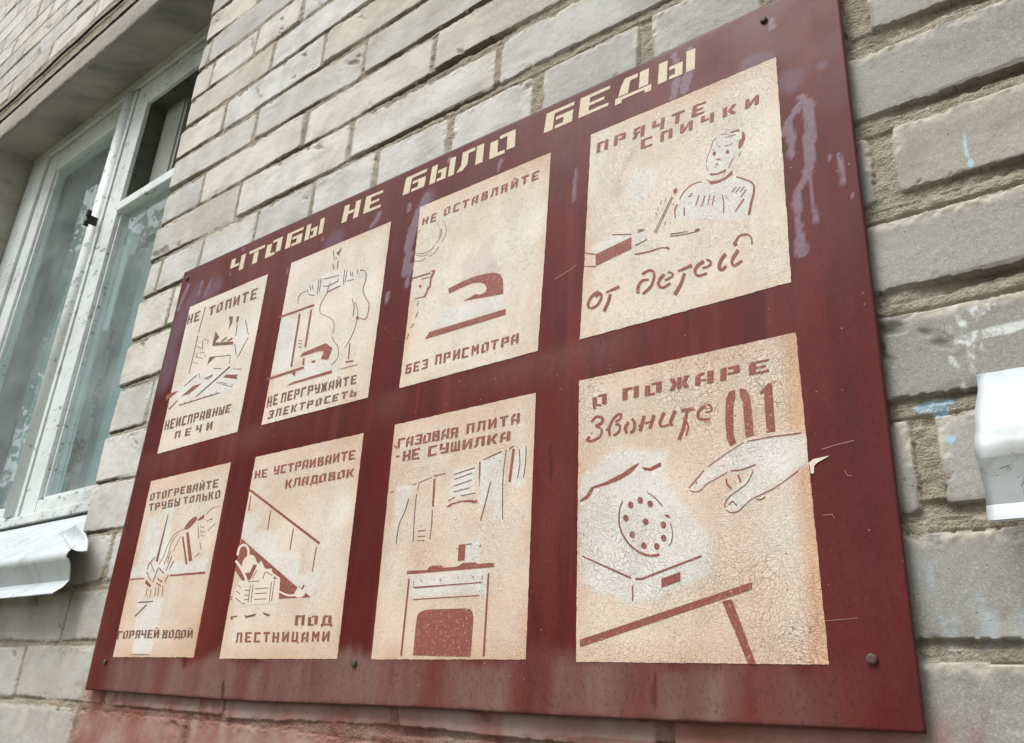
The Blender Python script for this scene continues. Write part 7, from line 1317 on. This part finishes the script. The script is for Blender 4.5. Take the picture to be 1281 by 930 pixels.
def letters(lines, mi):
    out = []
    for txt, (tl, tr, br, bl), gw in lines:
        n = len(txt)
        pitch = 1/(n-1+gw) if n > 1 else 1
        for i, ch in enumerate(txt):
            jx = random.uniform(-.03, .03)*pitch; jy = random.uniform(-.03, .03)
            for pl_ in G[ch]:
                q = []
                for (x, y) in pl_:
                    a = i*pitch+jx+x/.95*gw*pitch; b = y+jy
                    top = (tl[0]+(tr[0]-tl[0])*a, tl[1]+(tr[1]-tl[1])*a); bo = (bl[0]+(br[0]-bl[0])*a, bl[1]+(br[1]-bl[1])*a)
                    q.append((bo[0]+(top[0]-bo[0])*b, bo[1]+(top[1]-bo[1])*b))
                # break long edges and roughen them, as brushed through a stencil
                r = []
                for (x0, z0), (x1, z1) in zip(q, q[1:]+q[:1]):
                    L = math.hypot(x1-x0, z1-z0); k = max(1, int(L/2.5))
                    for j in range(k):
                        r.append((x0+(x1-x0)*j/k+random.uniform(-.16, .16), z0+(z1-z0)*j/k+random.uniform(-.16, .16)))
                out.append((mi, r))
    return out

for ln in LETTERING['title']: flat_mesh('title_word', letters([ln], 0), .00022, [CREAM], SIGN)
for p_ in CREAM_DRIP: flat_mesh('paint_smear', [(0, p_)], .0007, [PALE], SIGN)
for a, b in SCRATCHES[:3]+SCRATCHES[5:7]: flat_mesh('scratch', [(0, list(a)+list(b)[::-1])], .0003, [SCRATCH], SIGN)

PTEXT = {'A1': 'cream picture of a stove with logs on its floor', 'A2': 'cream picture of an overloaded wall socket with iron, lamp and television', 'A3': 'cream picture of an unattended iron smoking beside a socket',
         'A4': 'cream picture of a child lighting a match beside a matchbox', 'B1': 'cream picture of hands pouring hot water over a wrapped pipe', 'B2': 'cream picture of junk crates stored under a staircase',
         'B3': 'cream picture of laundry hung over a gas cooker', 'B4': 'cream picture of a dial telephone and pointing hand with the number 01'}
for key in PANELS:
    q = PANELS[key]
    na, nb = (96, 116) if key[1] in '12' else (110, 130)
    A_, B_ = np.meshgrid(np.linspace(0, 1, na), np.linspace(0, 1, nb))
    tl, tr, br, bl = [np.array(p) for p in q]
    X = (bl[0]*(1-A_)+br[0]*A_)*(1-B_)+(tl[0]*(1-A_)+tr[0]*A_)*B_
    Zz = (bl[1]*(1-A_)+br[1]*A_)*(1-B_)+(tl[1]*(1-A_)+tr[1]*A_)*B_
    w = np.zeros(X.shape); lav = np.zeros(X.shape)
    for kind, pts in SPRAY[key]:
        wob = fbm(X, Zz, .12, 3, 5)*2.0
        m = inside(X+wob, Zz+wob, pts)
        d = seg_dist(X, Zz, list(pts)+[pts[0]])
        sd = np.where(m, d, -d)
        mm = sstep(-3.5, 3.5, sd+wob)
        if kind == 'w': w = np.maximum(w, mm*(.85+.2*fbm(X, Zz, .05, 3, 6)))
        else: lav = np.maximum(lav, mm*.8)
    low = key[0] == 'B'
    n4 = fbm(X, Zz, .016, 4, 14+ord(key[1])); n5 = fbm(X, Zz*.35, .02, 4, 15)
    ed = np.minimum.reduce([A_, 1-A_, B_, 1-B_])
    sta = .02+.45*n4+(.14 if low else -.12)+.30*sstep(.10, 0, ed)
    if key in ('A3', 'A4'): sta = sta+.25*sstep(.8, 1, B_)
    if low: sta = sta+.22*sstep(.35, 0, B_)+.15*n5
    if key == 'B4': sta = sta+.75*sstep(.90, 1, A_)
    if key == 'A1': sta = sta-.25
    crk = {'A1': .12, 'A2': .15, 'A3': .3, 'A4': .5, 'B1': .1, 'B2': .3, 'B3': .5, 'B4': 1.0}[key]
    crk = np.clip(crk*(.75+.7*fbm(X, Zz, .012, 3, 77)), 0, 1)
    X2 = X+np.where((A_ == 0) | (A_ == 1), .45*fbm(X, Zz, .25, 2, 8), 0); Z2 = Zz+np.where((B_ == 0) | (B_ == 1), .4*fbm(X, Zz, .25, 2, 9), 0)
    Y = bulge(X, Zz)-.00030
    me = mesh_np('picture_panel', np.stack([X2/1000, Y, Z0+Z2/1000], -1).reshape(-1, 3), grid_faces(nb, na), {'white_spray': np.clip(w, 0, 1), 'mauve': np.clip(lav, 0, 1), 'stain': np.clip(sta, 0, .9), 'crackle': crk})
    p = link('picture_panel', me, [PANEL], SIGN, (float(X.mean())/1000+1.13*S, 0, float(bl[1])/1000))
    p['label'] = PTEXT[key]
    for ln in LETTERING[key]: flat_mesh('lettering', letters([ln], 0), .00062, [INK_K if key in ('A1', 'A2', 'B1') else INK_R], p)
    dr_ = []
    for e in DRAWINGS[key]:
        mi = {'r': 0, 'k': 1, 'c': 2}[e[0]]
        for poly in strips(e[1], *e[2:]): dr_.append((mi, list(poly)))
    flat_mesh('drawing', dr_, .00045, [INK_R, INK_K, PALE], p)

# nails holding the sheet
for (u, v, r) in ((-.338, 1.038, .0034), (-.278, .073, .0036), (-1.123, .063, .0036), (-2.0, 1.07, .0036), (-1.968, .059, .0034), (-.70, .075, .0), (-1.13, 1.075, .0)):
    if r == 0: continue
    x, z = u*S, v*S
    y = float(bulge(np.array(x*1000), np.array(z*1000)))
    mb = MB(); mb.tube([(x, y+.012, Z0+z), (x, y-.0010, Z0+z)], r*.4, 10)
    mb.tube([(x, y-.0004, Z0+z), (x, y-.0014, Z0+z), (x, y-.0022, Z0+z), (x, y-.0026, Z0+z)], [r*.98, r, r*.9, r*.5], 18)
    mb.build('nail', [IRON], SIGN)

# ------------------------------------------------------------ trees of the yard mirrored in the window panes, and two unseen ones added for shade
LT = NT('birch_leaf', .6, .3)
LEAF = LT.done(LT.mix(LT.noise(1.2, 3), srgb(70, 88, 46), srgb(108, 124, 70)), .6)
tl_ = LT.n('ShaderNodeBsdfTranslucent'); tl_.inputs[0].default_value = srgb(120, 136, 74)
mx_ = LT.n('ShaderNodeMixShader'); mx_.inputs[0].default_value = .5
LT.t.links.new(LT.b.outputs[0], mx_.inputs[1]); LT.t.links.new(tl_.outputs[0], mx_.inputs[2]); LT.t.links.new(mx_.outputs[0], LT.out.inputs[0])
BARK = mat_plain('grey_bark', srgb(70, 62, 54), srgb(112, 104, 94), .9, 14)
def tree(x, y, h, rad, seed, label):
    rng = np.random.default_rng(seed); random.seed(seed)
    rt = empty('tree', label, 'tree', (x, y, 0), 'yard trees opposite the wall')
    mb = MB()
    mb.tube([(x, y, -.1), (x+.05, y, h*.3), (x-.05, y+.1, h*.6), (x, y, h*.92)], [.20, .16, .10, .02], 10)
    cent = []
    for i in range(24):
        a = rng.uniform(0, 6.28); z = h*rng.uniform(.28, .8); L = rad*rng.uniform(.5, 1.0)*(1.15-z/h*.7)
        p0 = (x, y, z); p1 = (x+math.cos(a)*L*.5, y+math.sin(a)*L*.5, z+L*.35); p2 = (x+math.cos(a)*L, y+math.sin(a)*L, z+L*.5)
        mb.tube([p0, p1, p2], [.06, .035, .012], 6)
        for k in range(7):
            t = rng.uniform(.35, 1.1); cent.append((x+math.cos(a)*L*t+rng.normal(0, .25), y+math.sin(a)*L*t+rng.normal(0, .25), z+L*.5*t+rng.normal(0, .25)))
    mb.build('trunk', [BARK], rt)
    cent = np.array(cent); n = 15000
    c = cent[rng.integers(0, len(cent), n)]+rng.normal(0, rad*.16, (n, 3))
    d1 = rng.normal(0, 1, (n, 3)); d1 /= np.linalg.norm(d1, axis=1)[:, None]
    d2 = np.cross(d1, rng.normal(0, 1, (n, 3))); d2 /= np.linalg.norm(d2, axis=1)[:, None]
    sz = rng.uniform(.05, .10, (n, 1))
    V_ = np.stack([c-d1*sz, c+d2*sz*.55, c+d1*sz, c-d2*sz*.55], 1).reshape(-1, 3)
    link('crown', mesh_np('crown', V_, np.arange(n*4).reshape(n, 4), smooth=False), [LEAF], rt)
for t_a in ((-10.5, -4.2, 8.5, 2.6, 1, 'leafy yard tree nearest the window, mirrored in its panes'), (-14.0, -7.5, 10.5, 3.2, 2, 'taller leafy tree farther down the yard'), (-8.5, -8.5, 8.0, 2.8, 3, 'bushy tree standing out in the middle of the yard'),
            (3.5, -7.0, 9.0, 3.0, 4, 'leafy tree across the yard from the sign'), (9.0, -6.0, 10.0, 3.3, 5, 'broad leafy tree at the right end of the yard')): tree(*t_a)  # the last two, out of view, are added to darken the wall's right side
